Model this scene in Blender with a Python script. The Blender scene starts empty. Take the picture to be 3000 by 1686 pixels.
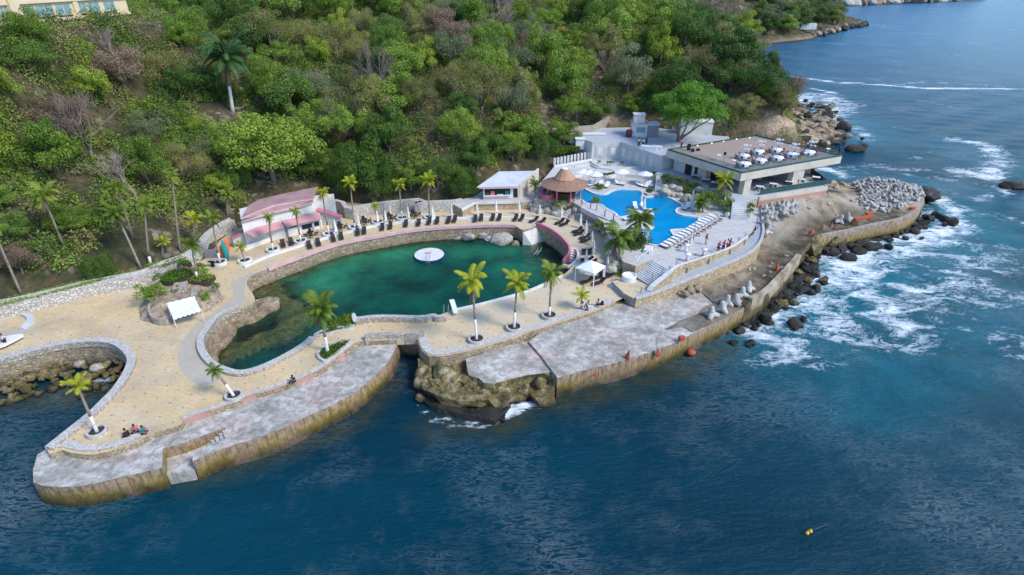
import bpy, bmesh, math, random
import numpy as np
from mathutils import Vector, Matrix, noise
from mathutils.geometry import tessellate_polygon
random.seed(7); NR=np.random.RandomState(11)
R=math.radians; PI=math.pi
sc=bpy.context.scene; COL=sc.collection
# ---------------------------------------------------------------- survey: the place was measured from one viewpoint
F=1654.0; TH=math.atan((843+85)/F); H=40.0
def ray(u,v):
    x=(u-1500)/F; y=(843-v)/F
    return Vector((x, math.cos(TH)+y*math.sin(TH), -math.sin(TH)+y*math.cos(TH)))
def G(p,z):
    d=ray(*p); t=(z-H)/d.z
    return Vector((d.x*t,d.y*t,z))
def onY(p,Y):
    d=ray(*p); t=Y/d.y
    return Vector((d.x*t,Y,H+d.z*t))
DD=1.16460
CR={'D':(0,0,DD),'A':(0,900,.4144),'B':(550,900,.3453),'C':(1150,850,.3108),'E':(500,600,.2911),'F':(1100,480,.2555),
    'G':(1500,380,.2210),'H':(1880,330,.2556),'I':(1600,620,.2625),'J':(2150,480,.2901),'K':(0,500,.3453),'L':(0,0,.3882),
    'M':(900,0,.3882),'N':(1800,0,.4835),'P':(1700,650,.3453),'Q':(1780,320,.13587),'S':(680,540,.13811),'T':(380,740,.1519),
    'U':(1700,780,.09667),'V':(2250,0,.15528),'W':(0,0,.1941)}
def px(k,*pts):
    a,b,s=CR[k]; return [(a+s*p[0],b+s*p[1]) for p in pts]
def L(z,*runs):
    o=[]
    for k,pts in runs: o+=[G(q,z) for q in px(k,*pts)]
    return o
def at(k,x,y,z): return G(px(k,(x,y))[0],z)
# ---------------------------------------------------------------- names and labels
def tag(o,label=None,cat=None,group=None,kind=None):
    if label: o['label']=label
    if cat: o['category']=cat
    if group: o['group']=group
    if kind: o['kind']=kind
    return o
def thing(name,label,cat,loc=(0,0,0),rz=0,group=None):
    o=bpy.data.objects.new(name,None); COL.objects.link(o); o.empty_display_size=.2
    o.location=loc; o.rotation_euler=(0,0,rz); return tag(o,label,cat,group)
KIDS={}
def link(name,me,parent=None,loc=None):
    o=bpy.data.objects.new(name,me); COL.objects.link(o)
    if parent is not None: o.parent=parent; KIDS.setdefault(parent.name,[]).append(o)
    if loc is not None: o.location=loc
    return o
def dup(src,loc=None,rot=None,scale=None,label=None,group=None):
    r=src.copy(); COL.objects.link(r)
    if loc is not None: r.location=loc
    if rot is not None: r.rotation_euler=rot if hasattr(rot,'__len__') else (0,0,rot)
    if scale is not None: r.scale=scale if hasattr(scale,'__len__') else (scale,)*3
    if label: r['label']=label
    if group: r['group']=group
    def rec(a,b):
        for ch in KIDS.get(a.name,[]):
            c=ch.copy(); COL.objects.link(c); c.parent=b
            KIDS.setdefault(b.name,[]).append(c); rec(ch,c)
    rec(src,r); return r
# ---------------------------------------------------------------- mesh building
def chaik(p,n=1,closed=False):
    for _ in range(n):
        q=[]
        m=len(p)
        rng=range(m) if closed else range(m-1)
        if not closed: q.append(p[0])
        for i in rng:
            a,b=p[i],p[(i+1)%m]
            q.append(a*.75+b*.25); q.append(a*.25+b*.75)
        if not closed: q.append(p[-1])
        p=q
    return p
def area(p): return sum(p[i-1].x*p[i].y-p[i].x*p[i-1].y for i in range(len(p)))/2
class MB:
    def __init__(s): s.v=[]; s.f=[]; s.m=[]
    def add(s,vs,fs,m=0):
        b=len(s.v); s.v+= [tuple(x) for x in vs]; s.f+=[tuple(b+i for i in f) for f in fs]; s.m+=[m]*len(fs)
    def box(s,c,size,rz=0,m=0,taper=1.0):
        x,y,z=size[0]/2,size[1]/2,size[2]; ca,sa=math.cos(rz),math.sin(rz); vs=[]
        for k,t in ((0,1),(1,taper)):
            for a,b in ((-1,-1),(1,-1),(1,1),(-1,1)):
                X,Y=a*x*t,b*y*t
                vs.append((c[0]+ca*X-sa*Y,c[1]+sa*X+ca*Y,c[2]+k*z))
        s.add(vs,[(0,3,2,1),(4,5,6,7),(0,1,5,4),(1,2,6,5),(2,3,7,6),(3,0,4,7)],m); return s
    def beam(s,a,b,w,h,m=0):
        a=Vector(a);b=Vector(b); d=(b-a).normalized(); up=Vector((0,0,1))
        if abs(d.z)>.95: up=Vector((1,0,0))
        sd=d.cross(up).normalized()*w/2; u=sd.cross(d).normalized()*h/2
        vs=[a-sd-u,a+sd-u,a+sd+u,a-sd+u,b-sd-u,b+sd-u,b+sd+u,b-sd+u]
        s.add(vs,[(0,1,2,3),(7,6,5,4),(0,4,5,1),(1,5,6,2),(2,6,7,3),(3,7,4,0)],m); return s
    def prism(s,poly,z0,z1,holes=(),m=0,mside=None,bottom=False,z1f=None,batter=0,wob=0):
        poly=[Vector((p[0],p[1],0)) for p in poly]
        if area(poly)<0: poly=poly[::-1]
        loops=[poly]
        for h in holes:
            h=[Vector((p[0],p[1],0)) for p in h]
            if area(h)>0: h=h[::-1]
            loops.append(h)
        zt=lambda p: (z1f(p) if z1f else z1)
        tris=tessellate_polygon(loops); flat=[p for l in loops for p in l]
        top=[(p.x,p.y,zt(p)) for p in flat]
        tr=[]
        for t in tris:
            a,b,c=(flat[i] for i in t)
            cr=(b.x-a.x)*(c.y-a.y)-(b.y-a.y)*(c.x-a.x)
            tr.append(tuple(t) if cr>0 else (t[0],t[2],t[1]))
        s.add(top,tr,m)
        if bottom: s.add([(p.x,p.y,z0) for p in flat],[(a,c,b) for a,b,c in tr],m)
        for l in loops:
            n=len(l); vs=[]
            for i in range(n):
                p=l[i]; vs.append((p.x,p.y,zt(p)))
                if batter or wob:
                    t=(l[(i+1)%n]-l[i-1]); nn=Vector((t.y,-t.x,0)).normalized()*(batter+wob*noise.noise(p*.7))
                    vs.append((p.x+nn.x,p.y+nn.y,z0))
                else: vs.append((p.x,p.y,z0))
            s.add(vs,[(2*i,2*i+1,(2*i+3)%(2*n),(2*i+2)%(2*n)) for i in range(n)],m if mside is None else mside)
        return s
    def ribbon(s,path,w,z0,z1,closed=False,off=0,m=0,mtop=None,zf=None):
        n=len(path); vs=[]
        for i,p in enumerate(path):
            a=path[(i-1)%n] if (closed or i>0) else p
            b=path[(i+1)%n] if (closed or i<n-1) else p
            t=(b-a); nn=Vector((-t.y,t.x,0)); nn=nn.normalized() if nn.length>1e-6 else Vector((1,0,0))
            l=p+nn*(off+w/2); r=p+nn*(off-w/2)
            zz=(zf(p) if zf else 0)
            vs+=[(l.x,l.y,z0),(l.x,l.y,z1+zz),(r.x,r.y,z1+zz),(r.x,r.y,z0)]
        fs=[];ft=[]
        for i in range(n if closed else n-1):
            a=4*i;b=4*((i+1)%n)
            fs+=[(a+1,a,b,b+1),(a+3,a+2,b+2,b+3)]; ft.append((a+2,a+1,b+1,b+2))
        if not closed: fs+=[(0,1,2,3),(4*n-1,4*n-2,4*n-3,4*n-4)]
        base=len(s.v); s.add(vs,fs,m); 
        s.f+=[tuple(base+i for i in f) for f in ft]; s.m+=[m if mtop is None else mtop]*len(ft)
        return s
    def tube(s,pts,rad,n=8,m=0,cap=True):
        pts=[Vector(p) for p in pts]; N=len(pts)
        if not hasattr(rad,'__len__'): rad=[rad]*N
        vs=[]; ref=Vector((.31,.95,.07))
        for i,p in enumerate(pts):
            t=(pts[min(i+1,N-1)]-pts[max(i-1,0)]).normalized()
            if abs(t.dot(ref))>.97: ref=Vector((1,0,0))
            a=t.cross(ref).normalized(); b=t.cross(a)
            for k in range(n):
                w=2*PI*k/n; vs.append(p+(a*math.cos(w)+b*math.sin(w))*rad[i])
        fs=[(i*n+k,i*n+(k+1)%n,(i+1)*n+(k+1)%n,(i+1)*n+k) for i in range(N-1) for k in range(n)]
        if cap: fs+=[tuple(range(n))[::-1],tuple((N-1)*n+k for k in range(n))]
        s.add(vs,fs,m); return s
    def lathe(s,prof,n=16,c=(0,0,0),m=0,sx=1,sy=1,wav=0,wn=8,cap=True):
        vs=[]
        for r,z in prof:
            for k in range(n):
                w=2*PI*k/n; rr=r*(1+wav*math.cos(wn*w))
                vs.append((c[0]+rr*math.cos(w)*sx,c[1]+rr*math.sin(w)*sy,c[2]+z))
        N=len(prof)
        fs=[(i*n+k,i*n+(k+1)%n,(i+1)*n+(k+1)%n,(i+1)*n+k) for i in range(N-1) for k in range(n)]
        if cap: fs+=[tuple(range(n))[::-1],tuple((N-1)*n+k for k in range(n))]
        s.add(vs,fs,m); return s
    def build(s,name,mats,parent=None,smooth=False,world=False,loc=None,bevel=0):
        me=bpy.data.meshes.new(name)
        v=s.v
        if world and parent is not None:
            inv=(Matrix.Translation(parent.location)@parent.rotation_euler.to_matrix().to_4x4()).inverted(); v=[inv@Vector(p) for p in v]
        elif world and loc is not None: v=[Vector(p)-Vector(loc) for p in v]
        me.from_pydata([tuple(p) for p in v],[],s.f)
        if not isinstance(mats,(list,tuple)): mats=[mats]
        for m in mats: me.materials.append(m)
        if len(mats)>1: me.polygons.foreach_set('material_index',s.m)
        if smooth: me.polygons.foreach_set('use_smooth',[True]*len(me.polygons))
        me.update()
        o=link(name,me,parent,loc if parent is None else None)
        if bevel:
            b=o.modifiers.new('b','BEVEL'); b.width=bevel; b.segments=2; b.limit_method='ANGLE'
        return o
def single(mb,name,mats,label,cat,group=None,smooth=False,kind=None,loc=None):
    if loc is None:
        a=np.array([tuple(p) for p in mb.v]); loc=((a[:,0].min()+a[:,0].max())/2,(a[:,1].min()+a[:,1].max())/2,a[:,2].min())
    o=mb.build(name,mats,world=True,loc=loc,smooth=smooth); return tag(o,label,cat,group,kind)
def struct(mb,name,mats,smooth=False):
    return tag(mb.build(name,mats,smooth=smooth),kind='structure')
# ---------------------------------------------------------------- materials
class NT:
    def __init__(s,name):
        s.m=bpy.data.materials.new(name); s.m.use_nodes=True; s.t=s.m.node_tree; s.t.nodes.clear()
        s.out=s.n('ShaderNodeOutputMaterial')
    def n(s,ty,**k):
        x=s.t.nodes.new(ty)
        for a,b in k.items(): setattr(x,a,b)
        return x
    def l(s,a,b): s.t.links.new(a,b)
    def set(s,i,v):
        if isinstance(v,bpy.types.NodeSocket): s.l(v,i)
        elif v is not None: i.default_value=v
    def pos(s,coord='pos'):
        if coord=='pos': return s.n('ShaderNodeNewGeometry').outputs['Position']
        tc=s.n('ShaderNodeTexCoord').outputs['Object']
        oi=s.n('ShaderNodeObjectInfo').outputs['Random']
        a=s.n('ShaderNodeVectorMath',operation='ADD'); s.l(tc,a.inputs[0])
        m=s.n('ShaderNodeMath',operation='MULTIPLY'); s.l(oi,m.inputs[0]); m.inputs[1].default_value=57.
        s.l(m.outputs[0],a.inputs[1]); return a.outputs[0]
    def mapv(s,vec,scale=(1,1,1),rot=(0,0,0),loc=(0,0,0)):
        m=s.n('ShaderNodeMapping'); s.l(vec,m.inputs[0]); m.inputs['Scale'].default_value=scale; m.inputs['Rotation'].default_value=rot; m.inputs['Location'].default_value=loc
        return m.outputs[0]
    def noise(s,vec,scale,detail=5,rough=.55,dist=0,out=0):
        x=s.n('ShaderNodeTexNoise'); s.l(vec,x.inputs['Vector']); x.inputs['Scale'].default_value=scale
        x.inputs['Detail'].default_value=detail; x.inputs['Roughness'].default_value=rough; x.inputs['Distortion'].default_value=dist
        return x.outputs[out]
    def vor(s,vec,scale,feature='F1',out='Distance',rand=1):
        x=s.n('ShaderNodeTexVoronoi',feature=feature); s.l(vec,x.inputs['Vector']); x.inputs['Scale'].default_value=scale
        x.inputs['Randomness'].default_value=rand
        return x.outputs[out]
    def ramp(s,fac,stops,interp='LINEAR'):
        r=s.n('ShaderNodeValToRGB'); s.l(fac,r.inputs[0]); e=r.color_ramp.elements; r.color_ramp.interpolation=interp
        while len(e)<len(stops): e.new(.5)
        for x,(p,c) in zip(e,stops): x.position=p; x.color=(c,c,c,1) if not hasattr(c,'__len__') else (*c[:3],1)
        return r.outputs[0]
    def mix(s,f,a,b,mode='MIX'):
        x=s.n('ShaderNodeMix',data_type='RGBA',blend_type=mode); s.set(x.inputs[0],f)
        for i,v in ((6,a),(7,b)):
            if isinstance(v,bpy.types.NodeSocket): s.l(v,x.inputs[i])
            else: x.inputs[i].default_value=(*v[:3],1)
        return x.outputs[2]
    def math(s,op,a,b=None,c=None,clamp=False):
        x=s.n('ShaderNodeMath',operation=op,use_clamp=clamp)
        for i,v in enumerate((a,b,c)):
            if v is not None: s.set(x.inputs[i],v)
        return x.outputs[0]
    def sep(s,vec):
        x=s.n('ShaderNodeSeparateXYZ'); s.l(vec,x.inputs[0]); return x.outputs
    def attr(s,name,out='Fac'):
        return s.n('ShaderNodeAttribute',attribute_name=name).outputs[out]
    def bump(s,h,strength=.5,dist=.05,normal=None):
        b=s.n('ShaderNodeBump'); s.l(h,b.inputs['Height']); b.inputs['Strength'].default_value=strength; b.inputs['Distance'].default_value=dist
        if normal is not None: s.l(normal,b.inputs['Normal'])
        return b.outputs[0]
    def bsdf(s,col,rough=.8,normal=None,metal=0,spec=.35,**k):
        p=s.n('ShaderNodeBsdfPrincipled'); 
        if isinstance(col,bpy.types.NodeSocket): s.l(col,p.inputs['Base Color'])
        else: p.inputs['Base Color'].default_value=(*col,1)
        s.set(p.inputs['Roughness'],rough); p.inputs['Metallic'].default_value=metal; p.inputs['Specular IOR Level'].default_value=spec
        if normal is not None: s.l(normal,p.inputs['Normal'])
        for a,b in k.items(): s.set(p.inputs[a.replace('_',' ')],b)
        return p.outputs[0]
    def done(s,sh): s.l(sh,s.out.inputs[0]); return s.m
def plain(name,c1,c2=None,scale=2.,rough=.7,bump=.3,bs=8.,coord='obj',hv=.12,metal=0,spec=.35,stain=None):
    """painted / cast surfaces: two tones, fine bump, some dirt"""
    t=NT(name); p=t.pos(coord); c2=c2 or tuple(x*.72 for x in c1)
    n=t.noise(p,scale,6,.6); col=t.ramp(n,[(.32,c2),(.62,c1)])
    n2=t.noise(p,bs*3,3)
    col=t.mix(.25,col,t.ramp(n2,[(.3,tuple(x*.6 for x in c1)),(.7,tuple(min(1,x*1.2) for x in c1))]))
    if stain:
        n3=t.noise(p,scale*.7,5,.65,.4); col=t.mix(t.ramp(n3,[(.52,0),(.66,stain[1])]),col,stain[0])
    if hv:
        r=t.n('ShaderNodeObjectInfo').outputs['Random']; k=t.math('MULTIPLY_ADD',r,2*hv,1-hv)
        x=t.n('ShaderNodeVectorMath',operation='SCALE'); t.l(col,x.inputs[0]); t.l(k,x.inputs['Scale']); col=x.outputs[0]
    nb=t.bump(t.noise(p,bs,5),bump,.03)
    return t.done(t.bsdf(col,rough,nb,metal,spec))
def stone(name,stops,mortar,scale=1.6,coord='pos',bump=.8,mw=.06,moss=None):
    """rubble masonry: cells of stone with mortar lines"""
    t=NT(name); p=t.pos(coord)
    q=t.n('ShaderNodeVectorMath',operation='ADD'); t.l(p,q.inputs[0])
    w=t.noise(p,2.2,3,out=1); ws=t.n('ShaderNodeVectorMath',operation='SCALE'); t.l(w,ws.inputs[0]); ws.inputs['Scale'].default_value=.35; t.l(ws.outputs[0],q.inputs[1])
    v=q.outputs[0]
    cell=t.vor(v,scale,'F1','Color'); e=t.vor(v,scale,'DISTANCE_TO_EDGE','Distance')
    col=t.ramp(t.sep(cell)[0],stops)
    col=t.mix(.45,col,t.ramp(t.noise(p,5,5,.65),[(.3,tuple(x*.55 for x in stops[0][1])),(.7,tuple(min(1,x*1.25) for x in stops[-1][1]))]))
    col=t.mix(t.ramp(e,[(0,1),(mw,0)]),col,mortar)
    if moss:
        z=t.sep(p)[2]; nz=t.math('ADD',z,t.math('MULTIPLY_ADD',t.noise(p,.9,5,.6),2.4,-1.2))
        col=t.mix(t.ramp(t.math('MULTIPLY_ADD',nz,.25,.25),[(.2,1),(.62,0)]),col,moss)
        col=t.mix(t.ramp(t.math('MULTIPLY_ADD',nz,.25,.25),[(.1,1),(.34,0)]),col,(.025,.022,.02))
    h=t.math('ADD',t.ramp(e,[(0,0),(mw*2,1)]),t.math('MULTIPLY',t.noise(p,9,4),.5))
    return t.done(t.bsdf(col,.85,t.bump(h,bump,.08)))
def leafmat(name,a,b,c,trans=.25,dry=None,zs=.5):
    k_=1.0 if 'palm' in name or 'hedge' in name else 1.28; a,b,c=[tuple(x*k_ for x in q) for q in (a,b,c)]
    t=NT(name); p=t.pos('pos'); r=t.n('ShaderNodeObjectInfo').outputs['Random']
    n=t.noise(p,zs,4,.62); n2=t.noise(p,7,2,.6)
    f=t.math('ADD',t.math('MULTIPLY',n,.65),t.math('MULTIPLY_ADD',n2,.35,t.math('MULTIPLY_ADD',r,.22,-.11)))
    col=t.ramp(f,[(.3,a),(.5,b),(.68,c)])
    if dry: col=t.mix(t.ramp(t.noise(p,.35,5,.6),[(.5,0),(.62,.8)]),col,dry)
    at=t.attr('lf'); col=t.mix(t.ramp(at,[(0,.45),(.5,0),(1,0)]),col,(.45*a[0],.45*a[1],.45*a[2])); col=t.mix(t.ramp(at,[(.5,0),(1,.25)]),col,tuple(min(1,x*1.35) for x in c))
    d=t.bsdf(col,.55,None,0,.25); tr=t.n('ShaderNodeBsdfTranslucent'); t.l(col,tr.inputs[0])
    m=t.n('ShaderNodeMixShader'); m.inputs[0].default_value=trans; t.l(d,m.inputs[1]); t.l(tr.outputs[0],m.inputs[2])
    return t.done(m.outputs[0])
M={}
M['white']=plain('white_paint',(.78,.77,.74),(.66,.65,.62),1.5,.6,.15,stain=((.5,.47,.42),.4))
M['white_pos']=plain('white_render',(.74,.72,.68),(.6,.58,.54),.6,.7,.2,coord='pos',hv=0,stain=((.42,.38,.34),.5))
M['cream']=plain('cream_render',(.75,.6,.4),(.66,.52,.34),.5,.7,.2,coord='pos',hv=0)
M['beige']=plain('beige_render',(.62,.55,.45),(.5,.45,.37),.5,.75,.2,coord='pos',hv=0,stain=((.33,.3,.26),.5))
M['greyw']=plain('grey_white_render',(.6,.6,.59),(.46,.46,.46),.4,.75,.2,coord='pos',hv=0,stain=((.3,.3,.29),.5))
M['pinkwall']=plain('pink_render',(.5,.29,.24),(.36,.2,.15),.7,.8,.3,coord='pos',hv=0,stain=((.3,.2,.15),.7))
M['pinkpaint']=plain('pink_paint',(.68,.17,.24),(.5,.13,.18),.8,.6,.2,coord='pos',hv=0,stain=((.55,.35,.34),.5))
M['pinkcap']=plain('pale_pink_cap',(.72,.45,.44),(.55,.33,.31),.8,.7,.2,coord='pos',hv=0,stain=((.45,.38,.33),.7))
M['pinkroof']=plain('pink_roof',(.42,.25,.245),(.3,.18,.175),.5,.7,.3,coord='pos',hv=0,stain=((.2,.13,.13),.6))
M['pinkroof2']=plain('rose_awning',(.58,.29,.3),(.46,.22,.23),.5,.7,.2,coord='pos',hv=0,stain=((.42,.25,.26),.5))
M['wicker']=plain('dark_wicker',(.035,.027,.03),(.018,.014,.016),6,.6,.5,20)
M['cushion']=plain('white_cushion',(.8,.8,.8),(.66,.66,.68),3,.8,.2)
M['cloth']=plain('white_cloth',(.82,.82,.85),(.6,.6,.66),4,.85,.4,6)
M['canvas']=plain('cream_canvas',(.78,.75,.67),(.62,.59,.52),3,.85,.3,6)
M['wood']=plain('dark_wood',(.12,.055,.035),(.06,.03,.02),3,.6,.4)
M['metal']=plain('steel',(.55,.56,.58),None,4,.35,.1,metal=.8)
M['black']=plain('black_plastic',(.012,.012,.014),None,3,.5,.1)
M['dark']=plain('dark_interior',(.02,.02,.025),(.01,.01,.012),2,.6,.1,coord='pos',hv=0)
M['soil']=plain('soil',(.06,.045,.035),(.03,.024,.02),3,.95,.8,coord='pos',hv=0)
M['orange']=plain('orange_mesh',(.48,.1,.045),(.36,.08,.035),4,.6,.5,30)
M['red']=plain('red_cloth',(.6,.01,.05),(.42,.01,.04),6,.8,.3)
M['navy']=plain('navy_cloth',(.02,.03,.12),None,6,.8,.3)
M['whitecl']=plain('white_shirt',(.75,.75,.78),None,6,.8,.3)
M['pinkcl']=plain('pink_shirt',(.7,.15,.22),None,6,.8,.3)
M['tealcl']=plain('teal_shirt',(.03,.2,.22),None,6,.8,.3)
M['jeans']=plain('black_trousers',(.015,.015,.02),None,6,.8,.3)
M['skin']=plain('skin',(.32,.16,.1),(.27,.13,.08),6,.55,.1)
M['hair']=plain('black_hair',(.01,.008,.007),None,9,.5,.5)
M['trunk']=plain('palm_bark',(.34,.28,.22),(.2,.155,.12),3,.9,.7,7,stain=((.12,.09,.07),.6))
M['bark']=plain('tree_bark',(.22,.17,.135),(.12,.09,.07),2,.9,.7,6)
M['twig']=plain('dry_twigs',(.33,.25,.215),(.22,.16,.145),.8,.9,.4,6,hv=.25)
M['lime']=plain('whitewashed_bark',(.74,.72,.68),(.58,.55,.5),3,.9,.5,8,stain=((.35,.3,.25),.5))
M['tetra']=plain('tetrapod_concrete',(.47,.44,.4),(.29,.27,.235),.9,.85,.5,5,hv=.2,stain=((.22,.2,.17),.7))
M['glassy']=plain('window_glass',(.25,.4,.42),(.16,.28,.3),.4,.12,.02,spec=.8)
M['greenglass']=plain('green_parapet_glass',(.03,.09,.085),(.02,.06,.055),.8,.2,.02,coord='pos',hv=0,spec=.6)
M['pole']=plain('grey_post',(.25,.25,.26),None,2,.5,.1)
M['tile']=plain('terracotta_shingles',(.32,.185,.13),(.22,.125,.09),2.5,.85,.5,12,stain=((.18,.11,.08),.6))
M['tile2']=plain('orange_shingles',(.45,.26,.16),(.33,.185,.11),2.5,.85,.5,12)
M['teal']=plain('teal_kayak',(.01,.25,.28),None,1,.35,.05)
M['kayak']=plain('orange_kayak',(.75,.16,.02),None,1,.35,.05)
M['yellow']=plain('yellow_float',(.85,.5,.04),None,3,.4,.05)
M['blue']=plain('blue_rubber',(.02,.05,.2),None,2,.5,.1)
# leaves
M['l_mid']=leafmat('mid_green_leaves',(.05,.1,.014),(.14,.215,.028),(.25,.33,.045))
M['l_bright']=leafmat('bright_green_leaves',(.06,.115,.014),(.14,.225,.028),(.25,.345,.06))
M['l_dark']=leafmat('dark_green_leaves',(.022,.058,.012),(.065,.125,.022),(.13,.2,.035))
M['l_olive']=leafmat('olive_leaves',(.08,.09,.028),(.2,.205,.055),(.32,.31,.1),dry=(.22,.15,.1))
M['l_yell']=leafmat('yellow_green_leaves',(.1,.15,.015),(.2,.27,.03),(.33,.37,.05))
M['l_grey']=leafmat('grey_green_leaves',(.07,.09,.04),(.14,.165,.08),(.22,.24,.12))
M['l_gold']=leafmat('golden_leaves',(.2,.13,.02),(.35,.25,.04),(.5,.38,.07))
M['l_brown']=leafmat('dry_brown_leaves',(.1,.065,.045),(.19,.13,.09),(.28,.2,.14))
M['l_palm']=leafmat('palm_leaves',(.06,.11,.012),(.15,.22,.022),(.28,.34,.045),.3)
M['l_palm2']=leafmat('golden_palm_leaves',(.16,.2,.01),(.34,.38,.015),(.5,.5,.04),.3)
M['l_palmd']=leafmat('dark_palm_leaves',(.02,.06,.015),(.04,.1,.025),(.08,.15,.04),.15)
M['l_hedge']=leafmat('hedge_leaves',(.03,.09,.008),(.09,.19,.012),(.17,.29,.025),zs=2)
# masonry
M['rubble']=stone('rubble_wall',[(.1,(.3,.24,.18)),(.5,(.45,.38,.3)),(.9,(.58,.5,.42))],(.32,.29,.25),2.6)
M['rubble_pale']=stone('pale_rubble_wall',[(.1,(.42,.37,.32)),(.5,(.58,.53,.46)),(.9,(.7,.65,.58))],(.25,.22,.19),2.8)
M['lagwall']=stone('lagoon_wall',[(.1,(.2,.15,.09)),(.5,(.36,.27,.17)),(.9,(.48,.38,.26))],(.3,.24,.17),2.2,moss=(.085,.07,.025))
M['rubble_tan']=stone('tan_rubble_wall',[(.1,(.34,.24,.14)),(.5,(.5,.37,.22)),(.9,(.6,.47,.3))],(.36,.28,.2),2.4)
M['cap']=stone('wall_coping',[(.1,(.36,.33,.29)),(.5,(.5,.47,.42)),(.9,(.6,.57,.52))],(.34,.32,.29),4.5,bump=.3,mw=.03)
def rockmat(name,a,b,c,algae=None,wetz=.9,coord='pos'):
    t=NT(name); p=t.pos(coord); w=t.pos('pos'); n=t.noise(p,.9,8,.65,.3); col=t.ramp(n,[(.32,a),(.5,b),(.66,c)])
    cr=t.noise(p,3.5,6,.7); col=t.mix(t.ramp(cr,[(.35,.75),(.5,0)]),col,tuple(x*.3 for x in a))
    z=t.sep(w)[2]; nz=t.math('ADD',z,t.math('MULTIPLY_ADD',t.noise(w,1.1,5,.6),1.6,-.8))
    if algae: col=t.mix(t.ramp(t.math('MULTIPLY',nz,.4),[(.0,1),(wetz*.4+.35,0)]),col,algae)
    col=t.mix(t.ramp(nz,[(0,1),(wetz,0)]),col,(.018,.016,.016))
    h=t.math('ADD',n,t.math('MULTIPLY',cr,.6))
    return t.done(t.bsdf(col,t.ramp(nz,[(0,.35),(wetz,.85)]),t.bump(h,.9,.35)))
M['rock']=rockmat('tan_rock',(.22,.16,.1),(.4,.3,.2),(.55,.44,.32),(.1,.08,.025))
M['rock_pale']=rockmat('pale_boulder',(.3,.27,.22),(.46,.42,.35),(.58,.54,.46))
M['rock_dark']=rockmat('dark_rock',(.02,.02,.022),(.055,.048,.045),(.14,.115,.095),(.03,.026,.012),.9)
M['rock_olive']=rockmat('mossy_rock',(.05,.04,.018),(.2,.155,.06),(.46,.38,.24),(.09,.07,.012),.5)
from mathutils.geometry import delaunay_2d_cdt
def dots(t,p,rot,sp,size):
    q=t.mapv(p,(1/sp,1/sp,0),(0,0,rot)); s=t.sep(q)
    def fr(x):
        return t.math('ABSOLUTE',t.math('SUBTRACT',t.math('FRACT',x),.5))
    row=t.math('FLOOR',s[1]); off=t.math('MULTIPLY',t.math('MODULO',t.math('ABSOLUTE',row),2),.5)
    a=fr(t.math('ADD',s[0],off)); b=fr(s[1])
    return t.math('MULTIPLY',t.math('LESS_THAN',a,size/sp),t.math('LESS_THAN',b,size/sp*.7))
def m_paving():
    t=NT('tan_paving'); p=t.pos()
    c=t.vor(t.mapv(p,(.16,.3,0),(0,0,.35)),1,'F1','Color',.8)
    col=t.ramp(t.sep(c)[0],[(.1,(.54,.39,.21)),(.35,(.66,.47,.23)),(.55,(.62,.49,.32)),(.75,(.7,.5,.22)),(.95,(.58,.48,.36))])
    col=t.mix(.55,col,t.ramp(t.noise(p,.22,6,.6),[(.3,(.4,.33,.24)),(.5,(.58,.44,.26)),(.7,(.72,.53,.27))]))
    col=t.mix(t.math('MULTIPLY',t.ramp(t.noise(p,2.4,6,.7),[(.42,0),(.7,1)]),.5),col,(.34,.28,.2)); col=t.mix(t.ramp(t.noise(p,.45,7,.7,.8),[(.52,0),(.62,.28)]),col,(.62,.54,.42))
    br=t.n('ShaderNodeTexBrick'); t.l(t.mapv(p,(1,1,0),(0,0,.42)),br.inputs[0]); br.inputs['Scale'].default_value=.5; br.inputs['Mortar Size'].default_value=.012
    col=t.mix(t.math('MULTIPLY',br.outputs['Fac'],.25),col,(.3,.23,.16))
    x=t.sep(p)[0]; col=t.mix(t.ramp(t.math('MULTIPLY_ADD',x,.01,.5),[(.36,0),(.5,.35)]),col,(.6,.53,.42))
    col=t.mix(t.math('MULTIPLY',dots(t,p,.42,1.75,.1),.75),col,(.13,.1,.075))
    return t.done(t.bsdf(col,.85,t.bump(t.noise(p,6,5),.3,.03)))
def m_concrete(name,base,light,dark,pink=.5,warm=None):
    t=NT(name); p=t.pos(); n=t.noise(p,.35,8,.62,.5)
    col=t.ramp(n,[(.3,dark),(.45,base),(.6,light),(.75,(.74,.73,.72))])
    n2=t.noise(t.mapv(p,(.5,1.6,1),(0,0,.45)),.8,7,.65,.3); col=t.mix(t.ramp(n2,[(.4,.0),(.7,.55)]),col,dark)
    if pink: col=t.mix(t.ramp(t.noise(p,.16,5,.6),[(.5,0),(.62,pink)]),col,(.62,.38,.34))
    if warm: col=t.mix(t.ramp(t.noise(p,.3,6,.65),[(.42,0),(.56,1)]),col,warm)
    n4=t.noise(p,1.3,8,.72,.6); col=t.mix(t.ramp(n4,[(.42,.55),(.54,0)]),col,tuple(x*.75 for x in dark)); col=t.mix(t.ramp(n4,[(.56,0),(.7,.6)]),col,light)
    fine=t.noise(p,7,5,.7); col=t.mix(t.math('MULTIPLY',t.ramp(fine,[(.5,0),(.7,1)]),.3),col,tuple(x*.5 for x in dark))
    e=t.vor(t.mapv(p,(.22,.22,0),(0,0,.4)),1,'DISTANCE_TO_EDGE','Distance',.5); col=t.mix(t.ramp(e,[(0,.6),(.008,0)]),col,(.15,.14,.13))
    return t.done(t.bsdf(col,.85,t.bump(t.noise(p,4,6,.65),.5,.06)))
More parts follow.
